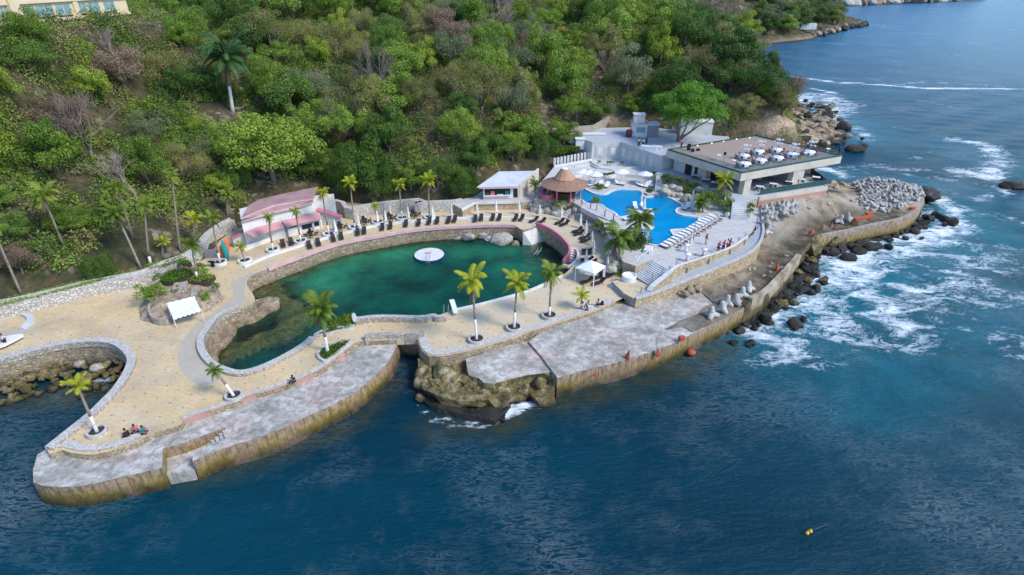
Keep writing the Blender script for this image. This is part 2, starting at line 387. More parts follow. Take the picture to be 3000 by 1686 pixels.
def m_seawall():
    t=NT('sea_wall_concrete'); p=t.pos(); s=t.sep(p); z=s[2]
    n=t.noise(t.mapv(p,(1,1,.5)),.7,7,.65,.2)
    zz=t.math('ADD',z,t.math('MULTIPLY_ADD',n,1.6,-.8))
    col=t.ramp(t.math('MULTIPLY_ADD',zz,.25,.1),[(.1,(.015,.014,.01)),(.2,(.045,.038,.01)),(.32,(.17,.115,.02)),(.42,(.33,.23,.07)),(.55,(.38,.27,.16)),(.7,(.42,.29,.22)),(.88,(.46,.39,.34))])
    col=t.mix(t.ramp(t.noise(p,.25,4,.6),[(.5,0),(.62,.45)]),col,(.35,.22,.2))
    # formwork joints: upright seams round the curved face
    a=t.math('ABSOLUTE',t.math('SUBTRACT',t.math('FRACT',t.math('MULTIPLY_ADD',s[0],1.05,t.math('MULTIPLY',s[1],.5))),.5))
    j=t.math('MULTIPLY',t.math('LESS_THAN',t.math('ADD',a,t.math('MULTIPLY_ADD',t.noise(p,1.5,3),.06,-.03)),.03),t.ramp(t.noise(p,.8,3),[(.35,.1),(.5,.85)]))
    col=t.mix(j,col,(.06,.045,.02))
    st=t.noise(t.mapv(p,(1.6,1.6,.8)),1.6,8,.72,.3); col=t.mix(t.ramp(st,[(.42,0),(.62,.75)]),col,(.1,.075,.025))
    h=t.math('SUBTRACT',t.noise(p,3,5),t.math('MULTIPLY',j,.8))
    return t.done(t.bsdf(col,.8,t.bump(h,.6,.08)))
def m_ledge():
    t=NT('rock_ledge'); p=t.pos(); n=t.noise(t.mapv(p,(1,.5,1),(0,0,.5)),.5,8,.68,.4)
    col=t.ramp(n,[(.3,(.14,.11,.065)),(.44,(.31,.24,.155)),(.58,(.45,.37,.27)),(.72,(.58,.52,.43))])
    col=t.mix(t.ramp(t.noise(p,.13,5,.6),[(.5,0),(.62,.5)]),col,(.48,.44,.38))
    at=t.attr('wet'); col=t.mix(t.math('MULTIPLY',at,t.ramp(t.noise(p,.6,4),[(.3,.6),(.6,1)])),col,(.05,.04,.02))
    z=t.math('ADD',t.sep(p)[2],t.math('MULTIPLY_ADD',t.noise(p,1,5),1.4,-.7))
    col=t.mix(t.ramp(t.math('MULTIPLY',z,.4),[(.25,1),(.75,0)]),col,(.13,.1,.035))
    col=t.mix(t.ramp(z,[(0,1),(.8,0)]),col,(.02,.018,.016))
    return t.done(t.bsdf(col,.9,t.bump(t.noise(p,2.2,7,.7),1,.22)))
def m_hill():
    t=NT('hillside_earth'); p=t.pos(); n=t.noise(p,.25,8,.65,.3)
    col=t.ramp(n,[(.32,(.03,.03,.015)),(.45,(.075,.06,.03)),(.6,(.13,.09,.05)),(.74,(.24,.16,.1))])
    col=t.mix(t.ramp(t.noise(p,.9,6,.7),[(.42,0),(.58,.75)]),col,(.035,.05,.014))
    st=t.sep(t.vor(p,1.3,'F1','Color'))[0]; col=t.mix(t.math('MULTIPLY',t.ramp(t.noise(p,.12,4),[(.5,0),(.6,1)]),t.ramp(st,[(.6,0),(.95,.7)])),col,(.36,.3,.23))
    r=t.attr('rock'); rc=t.ramp(t.noise(p,1.2,8,.7,.4),[(.3,(.22,.16,.11)),(.5,(.48,.35,.23)),(.7,(.62,.5,.37))]); col=t.mix(r,col,rc)
    z=t.sep(p)[2]; col=t.mix(t.ramp(z,[(.3,1),(1.6,0)]),col,(.03,.027,.025))
    return t.done(t.bsdf(col,.95,t.bump(t.math('ADD',t.noise(p,1.1,8,.7),t.math('MULTIPLY',t.vor(p,1.3),.6)),1,.5)))
def m_sea():
    t=NT('sea_water'); p=t.pos(); s=t.sep(p)
    foam=t.attr('foam'); teal=t.attr('teal'); reef=t.attr('reef')
    big=t.noise(t.mapv(p,(.5,1,1),(0,0,.5)),.035,4,.5)
    col=t.ramp(big,[(.35,(.0,.025,.043)),(.65,(.0,.046,.072))])
    col=t.mix(t.math('MULTIPLY',teal,t.ramp(t.noise(p,.13,6,.65,.6),[(.3,.35),(.65,1)]),clamp=True),col,(.004,.15,.2))
    col=t.mix(t.math('MULTIPLY',reef,t.ramp(t.noise(p,.5,5,.6),[(.35,.3),(.6,.95)]),clamp=True),col,(.05,.05,.02))
    col=t.mix(t.ramp(t.math('MULTIPLY',t.math('ADD',s[1],t.math('MULTIPLY',s[0],.6)),.001),[(.15,0),(.6,1)]),col,(.006,.105,.215))  # reflected sky put into the colour: lighter blue with distance offshore
    # waves: swell + chop + ripples
    w1=t.noise(t.mapv(p,(.55,1.5,1),(0,0,-.35)),.16,5,.55,.4)
    w2=t.noise(t.mapv(p,(.6,1.7,1),(0,0,-.5)),.85,5,.6,.6)
    w3=t.noise(t.mapv(p,(.7,1.5,1),(0,0,.3)),3.2,4,.65,.3)
    h=t.math('ADD',t.math('MULTIPLY',w1,1.3),t.math('ADD',t.math('MULTIPLY',w2,.42),t.math('MULTIPLY',w3,.26)))
    nrm=t.bump(h,1.0,.55)
    lace=t.noise(t.mapv(p,(.75,1.35,1),(0,0,-.35)),.42,10,.72,1.5)
    ridge=t.math('SUBTRACT',1,t.math('MULTIPLY',t.math('ABSOLUTE',t.math('SUBTRACT',lace,.5)),7),clamp=True)
    blot=t.ramp(t.noise(t.mapv(p,(.7,1.3,1),(0,0,-.3)),.22,9,.7,.8),[(.42,0),(.62,1)])
    f=t.math('ADD',foam,t.math('MULTIPLY_ADD',ridge,.42,t.math('MULTIPLY_ADD',blot,.42,-.5)))
    fm=t.math('MULTIPLY',t.ramp(f,[(.45,0),(.92,1)]),t.ramp(foam,[(.03,0),(.3,1)]))
    # faint streaks of old foam and whitened crests over the open water
    lines=t.noise(t.mapv(p,(.5,1.7,1),(0,0,-.55)),.9,8,.72,1.6)
    lr=t.math('SUBTRACT',1,t.math('MULTIPLY',t.math('ABSOLUTE',t.math('SUBTRACT',lines,.5)),16),clamp=True)
    lm=t.math('MULTIPLY',lr,t.ramp(t.noise(p,.05,5,.65),[(.46,0),(.68,.16)]))
    fm=t.math('MAXIMUM',fm,lm)
    col=t.mix(fm,col,(.78,.83,.85))
    rough=t.math('MULTIPLY_ADD',fm,.6,.2)
    return t.done(t.bsdf(col,rough,nrm,0,.2,IOR=1.33))
def m_lagoon():
    t=NT('lagoon_water'); p=t.pos(); cl=t.attr('clar'); gl=t.attr('glow')
    n=t.noise(p,.3,6,.6,.5)
    col=t.ramp(n,[(.35,(.0,.03,.022)),(.65,(.0,.08,.045))])
    col=t.mix(t.math('MULTIPLY',gl,t.ramp(n,[(.3,.4),(.6,1)]),clamp=True),col,(.015,.22,.11))
    y=t.sep(p)[1]; col=t.mix(t.ramp(t.math('MULTIPLY_ADD',y,-.03,2.3),[(.3,0),(.9,.6)]),col,(.0,.035,.045))
    h=t.math('ADD',t.noise(t.mapv(p,(.7,1.6,1),(0,0,.2)),1.1,5,.6,.4),t.math('MULTIPLY',t.noise(p,4.5,4,.6),.3))
    nrm=t.bump(h,.8,.16)
    d=t.bsdf(col,.12,nrm,0,.3,IOR=1.33)
    tr=t.n('ShaderNodeBsdfTransparent'); tr.inputs[0].default_value=(.72,.85,.62,1)
    g=t.n('ShaderNodeBsdfGlossy'); g.inputs['Roughness'].default_value=.1; t.l(nrm,g.inputs['Normal'])
    fr=t.n('ShaderNodeFresnel'); fr.inputs[0].default_value=1.33; t.l(nrm,fr.inputs['Normal'])
    m1=t.n('ShaderNodeMixShader'); t.l(fr.outputs[0],m1.inputs[0]); t.l(tr.outputs[0],m1.inputs[1]); t.l(g.outputs[0],m1.inputs[2])
    m2=t.n('ShaderNodeMixShader'); t.l(t.math('ADD',cl,t.math('MULTIPLY',t.math('SUBTRACT',t.noise(p,.5,5,.65),.5),t.math('MULTIPLY',cl,1.4)),clamp=True),m2.inputs[0]); t.l(d,m2.inputs[1]); t.l(m1.outputs[0],m2.inputs[2])
    return t.done(m2.outputs[0])
def m_pool():
    t=NT('pool_water'); p=t.pos()
    col=t.ramp(t.noise(p,.4,4),[(.35,(.0,.32,.64)),(.7,(.0,.4,.76))])
    nrm=t.bump(t.noise(p,2.6,4,.6,.5),.6,.05); d=t.bsdf(col,.06,nrm,0,.5,IOR=1.33)
    tr=t.n('ShaderNodeBsdfTransparent'); tr.inputs[0].default_value=(.2,.7,.95,1)
    m=t.n('ShaderNodeMixShader'); m.inputs[0].default_value=.35; t.l(d,m.inputs[1]); t.l(tr.outputs[0],m.inputs[2])
    return t.done(m.outputs[0])
def m_slabs(name,a,b,c,line,sc=.5,rot=.3,ms=.012,lf=.4):
    t=NT(name); p=t.pos(); br=t.n('ShaderNodeTexBrick'); t.l(t.mapv(p,(1,1,0),(0,0,rot)),br.inputs[0]); br.inputs['Scale'].default_value=sc; br.inputs['Mortar Size'].default_value=ms
    br.inputs['Color1'].default_value=(*a,1); br.inputs['Color2'].default_value=(*b,1); br.inputs['Mortar'].default_value=(*line,1)
    col=t.mix(.5,br.outputs['Color'],t.ramp(t.noise(p,.35,6,.6),[(.3,c),(.65,a)]))
    col=t.mix(t.math('MULTIPLY',t.ramp(t.noise(p,2,6,.7),[(.5,0),(.75,1)]),.35),col,tuple(x*.5 for x in c))
    col=t.mix(t.math('MULTIPLY',br.outputs['Fac'],lf),col,line)
    return t.done(t.bsdf(col,.75,t.bump(t.noise(p,5,5),.25,.03)))
M['paving']=m_paving()
M['quay']=m_concrete('grey_quay_concrete',(.42,.395,.345),(.6,.57,.52),(.22,.2,.165),.35)
M['slab']=m_concrete('pale_slab_concrete',(.43,.4,.35),(.62,.58,.52),(.23,.205,.17),.4)
M['walk']=m_slabs('grey_walkway',(.42,.44,.46),(.38,.4,.42),(.34,.35,.36),(.25,.25,.25),.35,.9)
M['terrace']=m_slabs('pool_terrace_slabs',(.56,.53,.5),(.5,.48,.45),(.42,.4,.38),(.25,.24,.23),.2,-.35,.006,.3)
M['patio']=m_slabs('pale_patio',(.6,.6,.58),(.55,.55,.54),(.46,.46,.45),(.35,.35,.35),.6,.25)
M['deckwood']=m_slabs('brown_roof_deck',(.36,.27,.22),(.31,.235,.2),(.4,.31,.26),(.2,.15,.12),1.6,1.2,.01,.3)
M['plaza']=m_slabs('grey_plaza',(.46,.48,.5),(.42,.44,.46),(.38,.39,.4),(.3,.3,.3),.5,.5)
M['greypath']=m_slabs('grey_stone_path',(.54,.46,.35),(.48,.42,.33),(.42,.37,.3),(.3,.26,.21),2.2,.5,.03,.35)
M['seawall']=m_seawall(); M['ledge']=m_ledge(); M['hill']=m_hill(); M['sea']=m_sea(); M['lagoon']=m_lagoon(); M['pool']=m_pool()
# ---------------------------------------------------------------- outlines (measured)
inlet=[('A',[(-150,420),(0,392),(200,335),(400,285),(600,258),(700,258),(800,272),(865,315),(903,360),(912,400),(890,460),(850,530),(800,600),(730,670),(640,760),(540,840),(440,920),(330,1008)])]
deck_out=L(3.0,*inlet,('A',[(350,1040),(440,1010),(500,1030),(620,1045),(760,1025),(890,985),(1000,940),(1070,895),(1190,860),(1280,830),(1300,795),(1400,755)]),
   ('B',[(200,880),(400,805),(500,755),(700,705),(880,645),(1000,590),(1100,545),(1170,505),(1250,440),(1350,360),(1430,300),(1500,285),(1600,285),(1770,275)]),
   ('B',[(1790,225),(1935,225)]),
   ('C',[(228,430),(243,500),(275,570),(340,620),(450,627),(550,612),(700,577),(850,542),(1000,492),(1150,452),(1300,392),(1500,332),(1700,267),(1900,202),(2100,112),(2190,70)]),
   ('U',[(1390,1060),(1230,900),(1330,830),(1000,600),(960,470),(1290,390)]),('I',[(850,760),(700,560),(740,430),(640,270),(560,180),(430,60)]),
   ('G',[(1100,1370),(930,1230),(700,1160),(430,1080),(330,1060),(240,1000),(300,900)]))
deck_back=[Vector((12,99,0)),Vector((8,106,0)),Vector((-20,103,0)),Vector((-34,104,0)),Vector((-52,98,0)),Vector((-62,80,0)),Vector((-70,62,0)),Vector((-120,45,0)),Vector((-120,38,0)),Vector((-85,42,0))]
deck_out=deck_out+deck_back
lag=L(3.0,('B',[(1430,125),(1600,100),(1800,103),(2000,110),(2050,115),(2080,88),(2150,62)]),
   ('C',[(560,193),(700,165),(850,130),(1000,90),(1150,50),(1300,0)]),
   ('F',[(1800,1445),(2000,1352),(2150,1280),(2230,1212),(2285,1130),(2310,1060),(2300,985),(2225,960),(2190,950),(2120,875),(2020,800),(1920,750),(1845,722),(1680,770),(1620,715),(1500,706),(1300,708),(1150,714),(900,725),(600,745),(300,780),(0,840)]),
   ('E',[(1900,350),(1700,392),(1500,452),(1300,530),(1100,600),(980,650),(870,685),(790,730),(760,790),(790,850),(830,900),(860,980),(760,1030),(700,1050),(600,1090),(500,1140),(430,1210),(380,1290)]),
   ('B',[(135,280),(140,360),(185,440),(260,505),(370,550),(450,565),(550,548),(680,498),(850,412),(1000,318),(1040,270),(1130,215),(1250,180),(1380,150)]))
lagS=chaik(lag,2,True); 
def inpoly(poly,X,Y):
    ins=np.zeros(X.shape,bool); n=len(poly)
    for i in range(n):
        x1,y1=poly[i].x,poly[i].y; x2,y2=poly[i-1].x,poly[i-1].y
        if y1==y2: continue
        c=((y1>Y)!=(y2>Y))&(X<(x2-x1)*(Y-y1)/(y2-y1)+x1); ins^=c
    return ins
def pdist(path,X,Y,closed=False,attr=None):
    best=np.full(X.shape,1e9); av=np.zeros(X.shape); n=len(path)
    for i in range(n if closed else n-1):
        a=path[i]; b=path[(i+1)%n]; dx,dy=b[0]-a[0],b[1]-a[1]; l2=dx*dx+dy*dy+1e-9
        t=np.clip(((X-a[0])*dx+(Y-a[1])*dy)/l2,0,1); d=np.hypot(X-a[0]-t*dx,Y-a[1]-t*dy)
        k=d<best; best=np.where(k,d,best)
        if attr is not None: av=np.where(k,attr[i]*(1-t)+attr[(i+1)%n]*t,av)
    return (best,av) if attr is not None else best
def blobs(X,Y,specs):
    o=np.zeros(X.shape)
    for k,pts,w,s in specs:
        path=[G(q,0) for q in px(k,*pts)]; o=np.maximum(o,s*np.exp(-(pdist(path,X,Y)/w)**2))
    return o
def gridmesh(name,xs,ys,zf,keep,attrs,mat,smooth=True):
    X,Y=np.meshgrid(xs,ys); Z=zf(X,Y); nx,ny=len(xs),len(ys)
    v=np.stack([X.ravel(),Y.ravel(),Z.ravel()],1)
    i=np.arange((ny-1)*nx).reshape(ny-1,nx)[:,:-1].ravel()
    f=np.stack([i,i+1,i+nx+1,i+nx],1)
    k=keep(X,Y,Z).ravel() if keep is not None else np.ones(len(v),bool)
    f=f[k[f].any(1)]
    used=np.unique(f); mp=np.full(len(v),-1); mp[used]=np.arange(len(used)); v=v[used]; f=mp[f]
    me=bpy.data.meshes.new(name); me.vertices.add(len(v)); me.vertices.foreach_set('co',v.ravel().astype(np.float32))
    me.loops.add(f.size); me.loops.foreach_set('vertex_index',f.ravel().astype(np.int32)); me.polygons.add(len(f))
    me.polygons.foreach_set('loop_start',np.arange(0,f.size,4,dtype=np.int32)); 
    if smooth: me.polygons.foreach_set('use_smooth',np.ones(len(f),bool))
    for an,fn in attrs.items():
        a=me.attributes.new(an,'FLOAT','POINT'); a.data.foreach_set('value',fn(X,Y,Z).ravel()[used].astype(np.float32))
    me.materials.append(mat); me.update(calc_edges=True)
    return link(name,me)
# ---------------------------------------------------------------- sea
def axis(a,b,step,lo,hi,g=1.22):
    xs=list(np.arange(a,b+.01,step)); s=step; x=xs[-1]
    while x<hi: s*=g; x+=s; xs.append(x)
    s=step; x=xs[0]
    while x>lo: s*=g; x-=s; xs.insert(0,x)
    return np.array(xs)
FO=[('D',[(1900,810),(1990,740),(2090,700),(2200,650),(2330,600),(2400,565)],6.5,.8),('D',[(1960,870),(2100,810),(2250,760),(2380,700),(2500,640)],7,.6),
    ('D',[(2060,670),(2130,700),(2210,760),(2260,820)],5,.72),('D',[(1920,790),(1990,700),(2060,640)],2.5,.85),('D',[(2200,620),(2300,560),(2340,540)],2.5,.85),('D',[(2330,480),(2390,520),(2370,560)],3,.7),
    ('D',[(2010,430),(2080,435),(2180,415),(2330,430),(2430,450)],3.5,.5),('D',[(2080,425),(2120,440)],3,.85),('D',[(1995,262),(2060,240),(2110,260),(2090,300)],9,.75),('D',[(2090,300),(2150,310),(2180,350)],4,.6),
    ('D',[(1990,192),(2100,207),(2200,212),(2330,222),(2600,224)],2.6,.9),('D',[(2230,215),(2330,205),(2500,215)],3.5,.55),('D',[(2040,222),(2100,234)],2,.8),
    ('D',[(2400,352),(2480,362),(2515,400),(2490,445),(2420,430)],4.5,.72),('D',[(2250,320),(2330,330)],2,.5),('D',[(2300,440),(2420,455),(2576,480)],3,.5),
    ('D',[(2420,820),(2500,850),(2600,880)],5,.5),('D',[(2150,850),(2300,860),(2450,760),(2576,740)],5,.5),('D',[(2250,560),(2400,520),(2576,560)],5,.5),('D',[(2400,620),(2500,650),(2576,640)],6,.42),
    ('D',[(1048,1022),(1085,1045),(1140,1062),(1235,1066),(1290,1042),(1350,1012)],.5,.85),('D',[(1270,1030),(1350,1012)],.8,1.0),('D',[(215,970),(260,958),(320,940)],1.2,.6),
    ('D',[(1958,106),(2040,99),(2085,85),(2190,64)],5,.9),('D',[(2190,60),(2250,50),(2200,70)],6,.5),('D',[(2100,40),(2240,38)],3,.6),
    ('D',[(2300,250),(2400,270)],2,.45),('D',[(2350,380),(2300,400)],2,.4),('D',[(2170,430),(2250,460),(2400,480)],4,.4),('D',[(2470,500),(2576,470)],3,.6)]
TE=[('D',[(1950,800),(2100,720),(2300,620),(2420,560)],12,1),('D',[(2100,960),(2350,880),(2576,760)],9,.6),('D',[(2350,520),(2576,500)],9,.55),('D',[(1980,900),(2150,850),(2400,760)],9,.55),('D',[(2050,430),(2400,470)],7,.6),('D',[(2020,260),(2120,300),(2180,340)],12,.8),
    ('D',[(2400,360),(2520,420)],9,.5),('D',[(2200,800),(2350,700),(2576,600)],9,.4)]
RE=[('D',[(1400,1010),(1550,975),(1700,930),(1830,870)],1.9,.9),('D',[(480,1210),(700,1140),(900,1060),(990,960)],1.3,.7),('D',[(1100,1070),(1250,1075),(1330,1040)],1.8,.8),('D',[(10,1010),(120,1005),(250,980),(330,920)],2,.9),('D',[(1060,1070),(1080,1090)],1.4,.6)]
xs=axis(-75,150,1.0,-1500,3500); ys=axis(24,230,1.0,-300,4500)
zsea=lambda X,Y:.10*np.sin(X*.35+Y*.8)*np.sin(Y*.23-X*.15)-.1
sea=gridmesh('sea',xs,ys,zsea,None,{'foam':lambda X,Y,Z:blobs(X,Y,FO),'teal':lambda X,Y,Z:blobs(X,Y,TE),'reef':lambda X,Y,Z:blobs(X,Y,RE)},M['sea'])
# open the sea sheet where the lagoon lies
bm=bmesh.new(); bm.from_mesh(sea.data); fc=[f for f in bm.faces if -45<f.calc_center_median().x<15 and 45<f.calc_center_median().y<98]
P=np.array([[v.co.x,v.co.y] for f in fc for v in f.verts]); ins=inpoly(lagS,P[:,0],P[:,1]).reshape(-1,4).any(1)
bmesh.ops.delete(bm,geom=[f for f,i in zip(fc,ins) if i],context='FACES'); bm.to_mesh(sea.data); bm.free(); tag(sea,kind='structure')
lx=np.arange(-42,14,.6); ly=np.arange(46,98,.6)
CL=[('D',[(640,720),(700,760),(760,800),(700,850),(600,880),(560,900)],4.5,1),('D',[(690,680),(850,625),(1000,600),(1080,590)],3.2,.95),('D',[(760,700),(850,660)],3,.7),('D',[(1180,590),(1300,600),(1400,640)],2.6,.9),('D',[(1350,650),(1420,670),(1440,690)],2.5,.8),
    ('D',[(1080,590),(1180,590)],2.2,.7),('D',[(1020,735),(1060,740)],1.6,.45)]
GL=[('D',[(880,650),(800,700),(770,760)],5.5,1),('D',[(700,880),(760,830)],4,.7),('D',[(930,640),(1000,650)],4.5,.9),('D',[(1150,650),(1380,640)],2.5,.4),('D',[(1300,690),(1400,680)],4,.45)]
edge=lambda X,Y:pdist(lagS,X,Y,True)
clar=lambda X,Y,Z:np.maximum(blobs(X,Y,CL),np.where(Y>70,.9,.35)*np.exp(-(edge(X,Y)/1.4)**2))
lw=gridmesh('lagoon_water',lx,ly,lambda X,Y:X*0+.82,lambda X,Y,Z:inpoly(lagS,X,Y),{'clar':clar,'glow':lambda X,Y,Z:blobs(X,Y,GL)},M['lagoon']); tag(lw,kind='structure')
def nz(X,Y,s,seed=0):
    o=np.zeros(X.shape); r=np.random.RandomState(seed)
    for k in range(14):
        a=r.rand()*2*PI; f=s*(.6+1.8*r.rand()); o+=np.sin((X*math.cos(a)+Y*math.sin(a))*f+r.rand()*6.28)/ (0.6+f/s)
    return o/7
lb=gridmesh('lagoon_bed',lx,ly,lambda X,Y:np.minimum(.62,-2.4+2.9*clar(X,Y,0)+.7*nz(X,Y,1.3,3)+.35*nz(X,Y,3.1,4)),lambda X,Y,Z:inpoly(lagS,X,Y),{},
   rockmat('lagoon_bed_rock',(.1,.085,.045),(.24,.2,.1),(.42,.35,.2),None,-9)); tag(lb,kind='structure')
# ---------------------------------------------------------------- decks and quays
g=MB().prism(deck_out,-3,3.0,[lagS],0,1); deck=struct(g,'promenade_deck',[M['paving'],M['lagwall']])
def land(poly,step,zf,z0,mats,name,wob=0.,rows=1,batter=0.,wetf=None,seed=1):
    """a levelled block with inner points, so its top and its sides can be uneven"""
    poly=[Vector((p[0],p[1])) for p in poly]
    if area(poly)<0: poly=poly[::-1]
    per=[]
    for i in range(len(poly)):
        a=poly[i-1]; b=poly[i]; n=max(1,int((b-a).length/step)); per+=[a.lerp(b,k/n) for k in range(n)]
    n=len(per); xs_=[p.x for p in per]; ys_=[p.y for p in per]
    X,Y=np.meshgrid(np.arange(min(xs_),max(xs_),step),np.arange(min(ys_),max(ys_),step)); X=X+NR.uniform(-.3,.3,X.shape)*step; Y=Y+NR.uniform(-.3,.3,Y.shape)*step
    k=inpoly(per,X,Y)&(pdist(per,X,Y,True)>step*.45)
    pts=per+[Vector((float(a),float(b))) for a,b in zip(X[k],Y[k])]
    res=delaunay_2d_cdt(pts,[],[list(range(n))],1,1e-4); vs=res[0]; fs=res[2]
    mb=MB(); mb.add([(p.x,p.y,zf(p.x,p.y)) for p in vs],[tuple(f) for f in fs],0)
    rws=[]
    for r in range(rows+1):
        t=r/rows; row=[]
        for i in range(n):
            p=per[i]; q=per[(i+1)%n]-per[i-1]; nn=Vector((q.y,-q.x)); nn=nn.normalized() if nn.length>1e-6 else nn
            z=zf(p.x,p.y)*(1-t)+z0*t
            o=0 if r==0 else batter*t+wob*(noise.noise(Vector((p.x*.55,p.y*.55,z*.8+seed)))+.5*noise.noise(Vector((p.x*1.6,p.y*1.6,z*2+seed))))
            row.append((p.x+nn.x*o,p.y+nn.y*o,z))
        rws+=row
    mb.add(rws,[(r*n+i,(r+1)*n+i,(r+1)*n+(i+1)%n,r*n+(i+1)%n) for r in range(rows) for i in range(n)],1)
    o=mb.build(name,mats)
    if wetf is not None:
        me=o.data; co=np.zeros(len(me.vertices)*3); me.vertices.foreach_get('co',co); co=co.reshape(-1,3)
        a=me.attributes.new('wet','FLOAT','POINT'); a.data.foreach_set('value',wetf(co[:,0],co[:,1]).astype(np.float32))
    return tag(o,kind='structure')
n3=lambda x,y,s,a:a*noise.noise(Vector((x*s,y*s,3.3)))
# left quay round the promenade
qz=2.35
quay_face=[('A',[(235,1240),(300,1263),(430,1273),(560,1265),(700,1240),(900,1192),(1145,1140)])]
quay_L=L(qz,('A',[(340,1000),(265,1045),(232,1150)]),*quay_face,('A',[(1150,1000),(1290,965),(1440,905),(1590,855),(1612,925),(1440,990),(1375,1040)]),('B',[(45,1235),(40,1305),(130,1270),(250,1220),(420,1160),(600,1110),(800,1030),(1000,930),(1200,845),(1400,735),(1500,655),(1600,565),(1690,480),(1740,400),(1768,330),(1785,262),(1620,262),(1430,300)]))
back=L(qz,('B',[(1300,420),(1100,560),(700,690),(400,780),(200,850)]),('A',[(1290,770),(1000,900),(700,980),(450,960)]))
quay=land(quay_L+back,1.2,lambda x,y:qz+n3(x,y,.5,.04),-2.5,[M['quay'],M['seawall']],'quay',.12,3,.12)
# sunken landing in the quay, with its steps
nt=[G(q,1.15) for q in px('A',(1148,1030),(1290,1000),(1470,940),(1520,1000),(1400,1060),(1375,1150),(1150,1190))]
bd=MB().prism(chaik(nt,0,True),-2,1.15); single(bd,'boat_landing',[M['quay']],'low concrete boat landing cut into the grey quay beside the steps','landing')
st=MB()
a0=at('A',1425,965,qz);a1=at('A',1612,893,qz)
for k in range(6):
    c=a0.lerp(a1,(k+.5)/6); st.box((c.x,c.y,.2),((a1-a0).length/6-.01,1.25,1.0+.2*(k+1)),math.atan2((a1-a0).y,(a1-a0).x))
single(st,'quay_steps',[M['quay']],'grey steps leading down to the boat landing in the quay','steps')
# rocks and slabs east of the channel
r0=L(1.9,('C',[(235,500),(235,600),(240,700),(255,800),(290,900),(420,960),(620,1000),(760,1010),(900,990),(960,980),(1120,960),(1290,900),(1380,980),(1500,960),(1530,930),(1540,790),(1300,560),(1100,470),(700,540),(400,600)]))
rockhead=land([p for p in r0],.9,lambda x,y:1.25+n3(x,y,.35,.8)+n3(x,y,1.1,.5),-2,[M['rock_olive'],M['rock_olive']],'rock_shore',1.2,5,.4)
r1=L(.25,('C',[(250,1020),(400,960),(700,930),(900,1000),(1060,1000),(1110,1090),(1030,1180),(960,1240),(840,1215),(640,1175),(430,1120),(330,1070)]))
land(r1,.8,lambda x,y:.3+n3(x,y,.6,.35),-1.5,[M['rock_dark'],M['rock_dark']],'rock_shelf',.5,2,.4)
s1=L(2.25,('C',[(690,650),(850,600),(1100,520),(1280,480),(1420,640),(1540,770),(1420,785),(1250,805),(1050,855),(950,885),(860,875),(810,830),(760,820),(715,800)]))
land(s1,1.2,lambda x,y:2.25+n3(x,y,.8,.07),-.6,[M['slab'],M['rock_olive']],'concrete_slab',.35,3,.25)
s2=L(2.5,('C',[(1300,470),(1280,485),(1400,620),(1555,828),(1595,818),(1700,790)]),('P',[(0,1268),(200,1222),(400,1168),(600,1105),(750,1050),(900,975),(1010,925),(1250,815),(1400,725),(1440,680),(1390,640),(1150,690),(1000,560),(900,540),(700,620),(470,740),(380,690)]),('C',[(2100,115),(1900,200),(1700,260),(1500,328)]))
land(s2,1.4,lambda x,y:2.5+n3(x,y,.4,.05),-2.5,[M['slab'],M['seawall']],'east_quay',.1,3,.15)
lz=2.7; FZ=6.9; RZ=10.8
led=L(lz,('P',[(480,700),(700,620),(900,530),(1000,560),(1150,700),(1400,720),(1480,660),(1580,620),(1700,470),(1800,370),(1850,300),(1920,200),(1990,150)]),
   ('J',[(860,735),(1000,705),(1150,690),(1300,645),(1500,605),(1700,565),(1850,480),(1915,390),(1930,300),(1870,240),(1700,180),(1500,150),(1350,150),(1200,190),(1050,215),(930,225),(600,200),(200,260),(250,640),(100,860)]),('P',[(1300,370),(1000,470),(700,560)]))
BL=[G(q,lz) for q in px('P',(1300,700),(1480,640),(1640,520),(1780,380),(1870,260))]+[G(q,lz) for q in px('J',(950,690),(1300,620),(1700,540))]
RL=[G(q,FZ) for q in px('H',(1345,975),(1700,915),(2125,853))]
ledz=lambda x,y:lz+2.9*math.exp(-(float(pdist(RL,np.array([x]),np.array([y]))[0])/5.5)**2)+n3(x,y,.22,.35)+n3(x,y,.9,.2)
ledge=land(led,1.1,ledz,-2,[M['ledge'],M['ledge']],'rock_ledge',.7,4,.35,wetf=lambda x,y:np.clip(1.25*np.exp(-(pdist(BL,x,y)/4.2)**2),0,1))
# brown parapet beam along the edge of the ledge
pp=chaik(L(lz+.1,('P',[(1440,665),(1560,610),(1700,465),(1850,295)]),),1)
single(MB().ribbon(pp,.7,1.2,lz+.45),'parapet_beam',[M['ledge']],'rusty brown concrete parapet along the edge of the rock ledge above dark boulders','parapet')
pp=chaik(L(lz+.1,('J',[(870,728),(1000,700),(1150,682),(1300,640),(1500,598),(1700,560),(1850,475)])),1)
single(MB().ribbon(pp,.6,.6,lz+.3),'parapet_beam',[M['seawall']],'long ochre stained concrete parapet below the tetrapod heap on the headland','parapet')
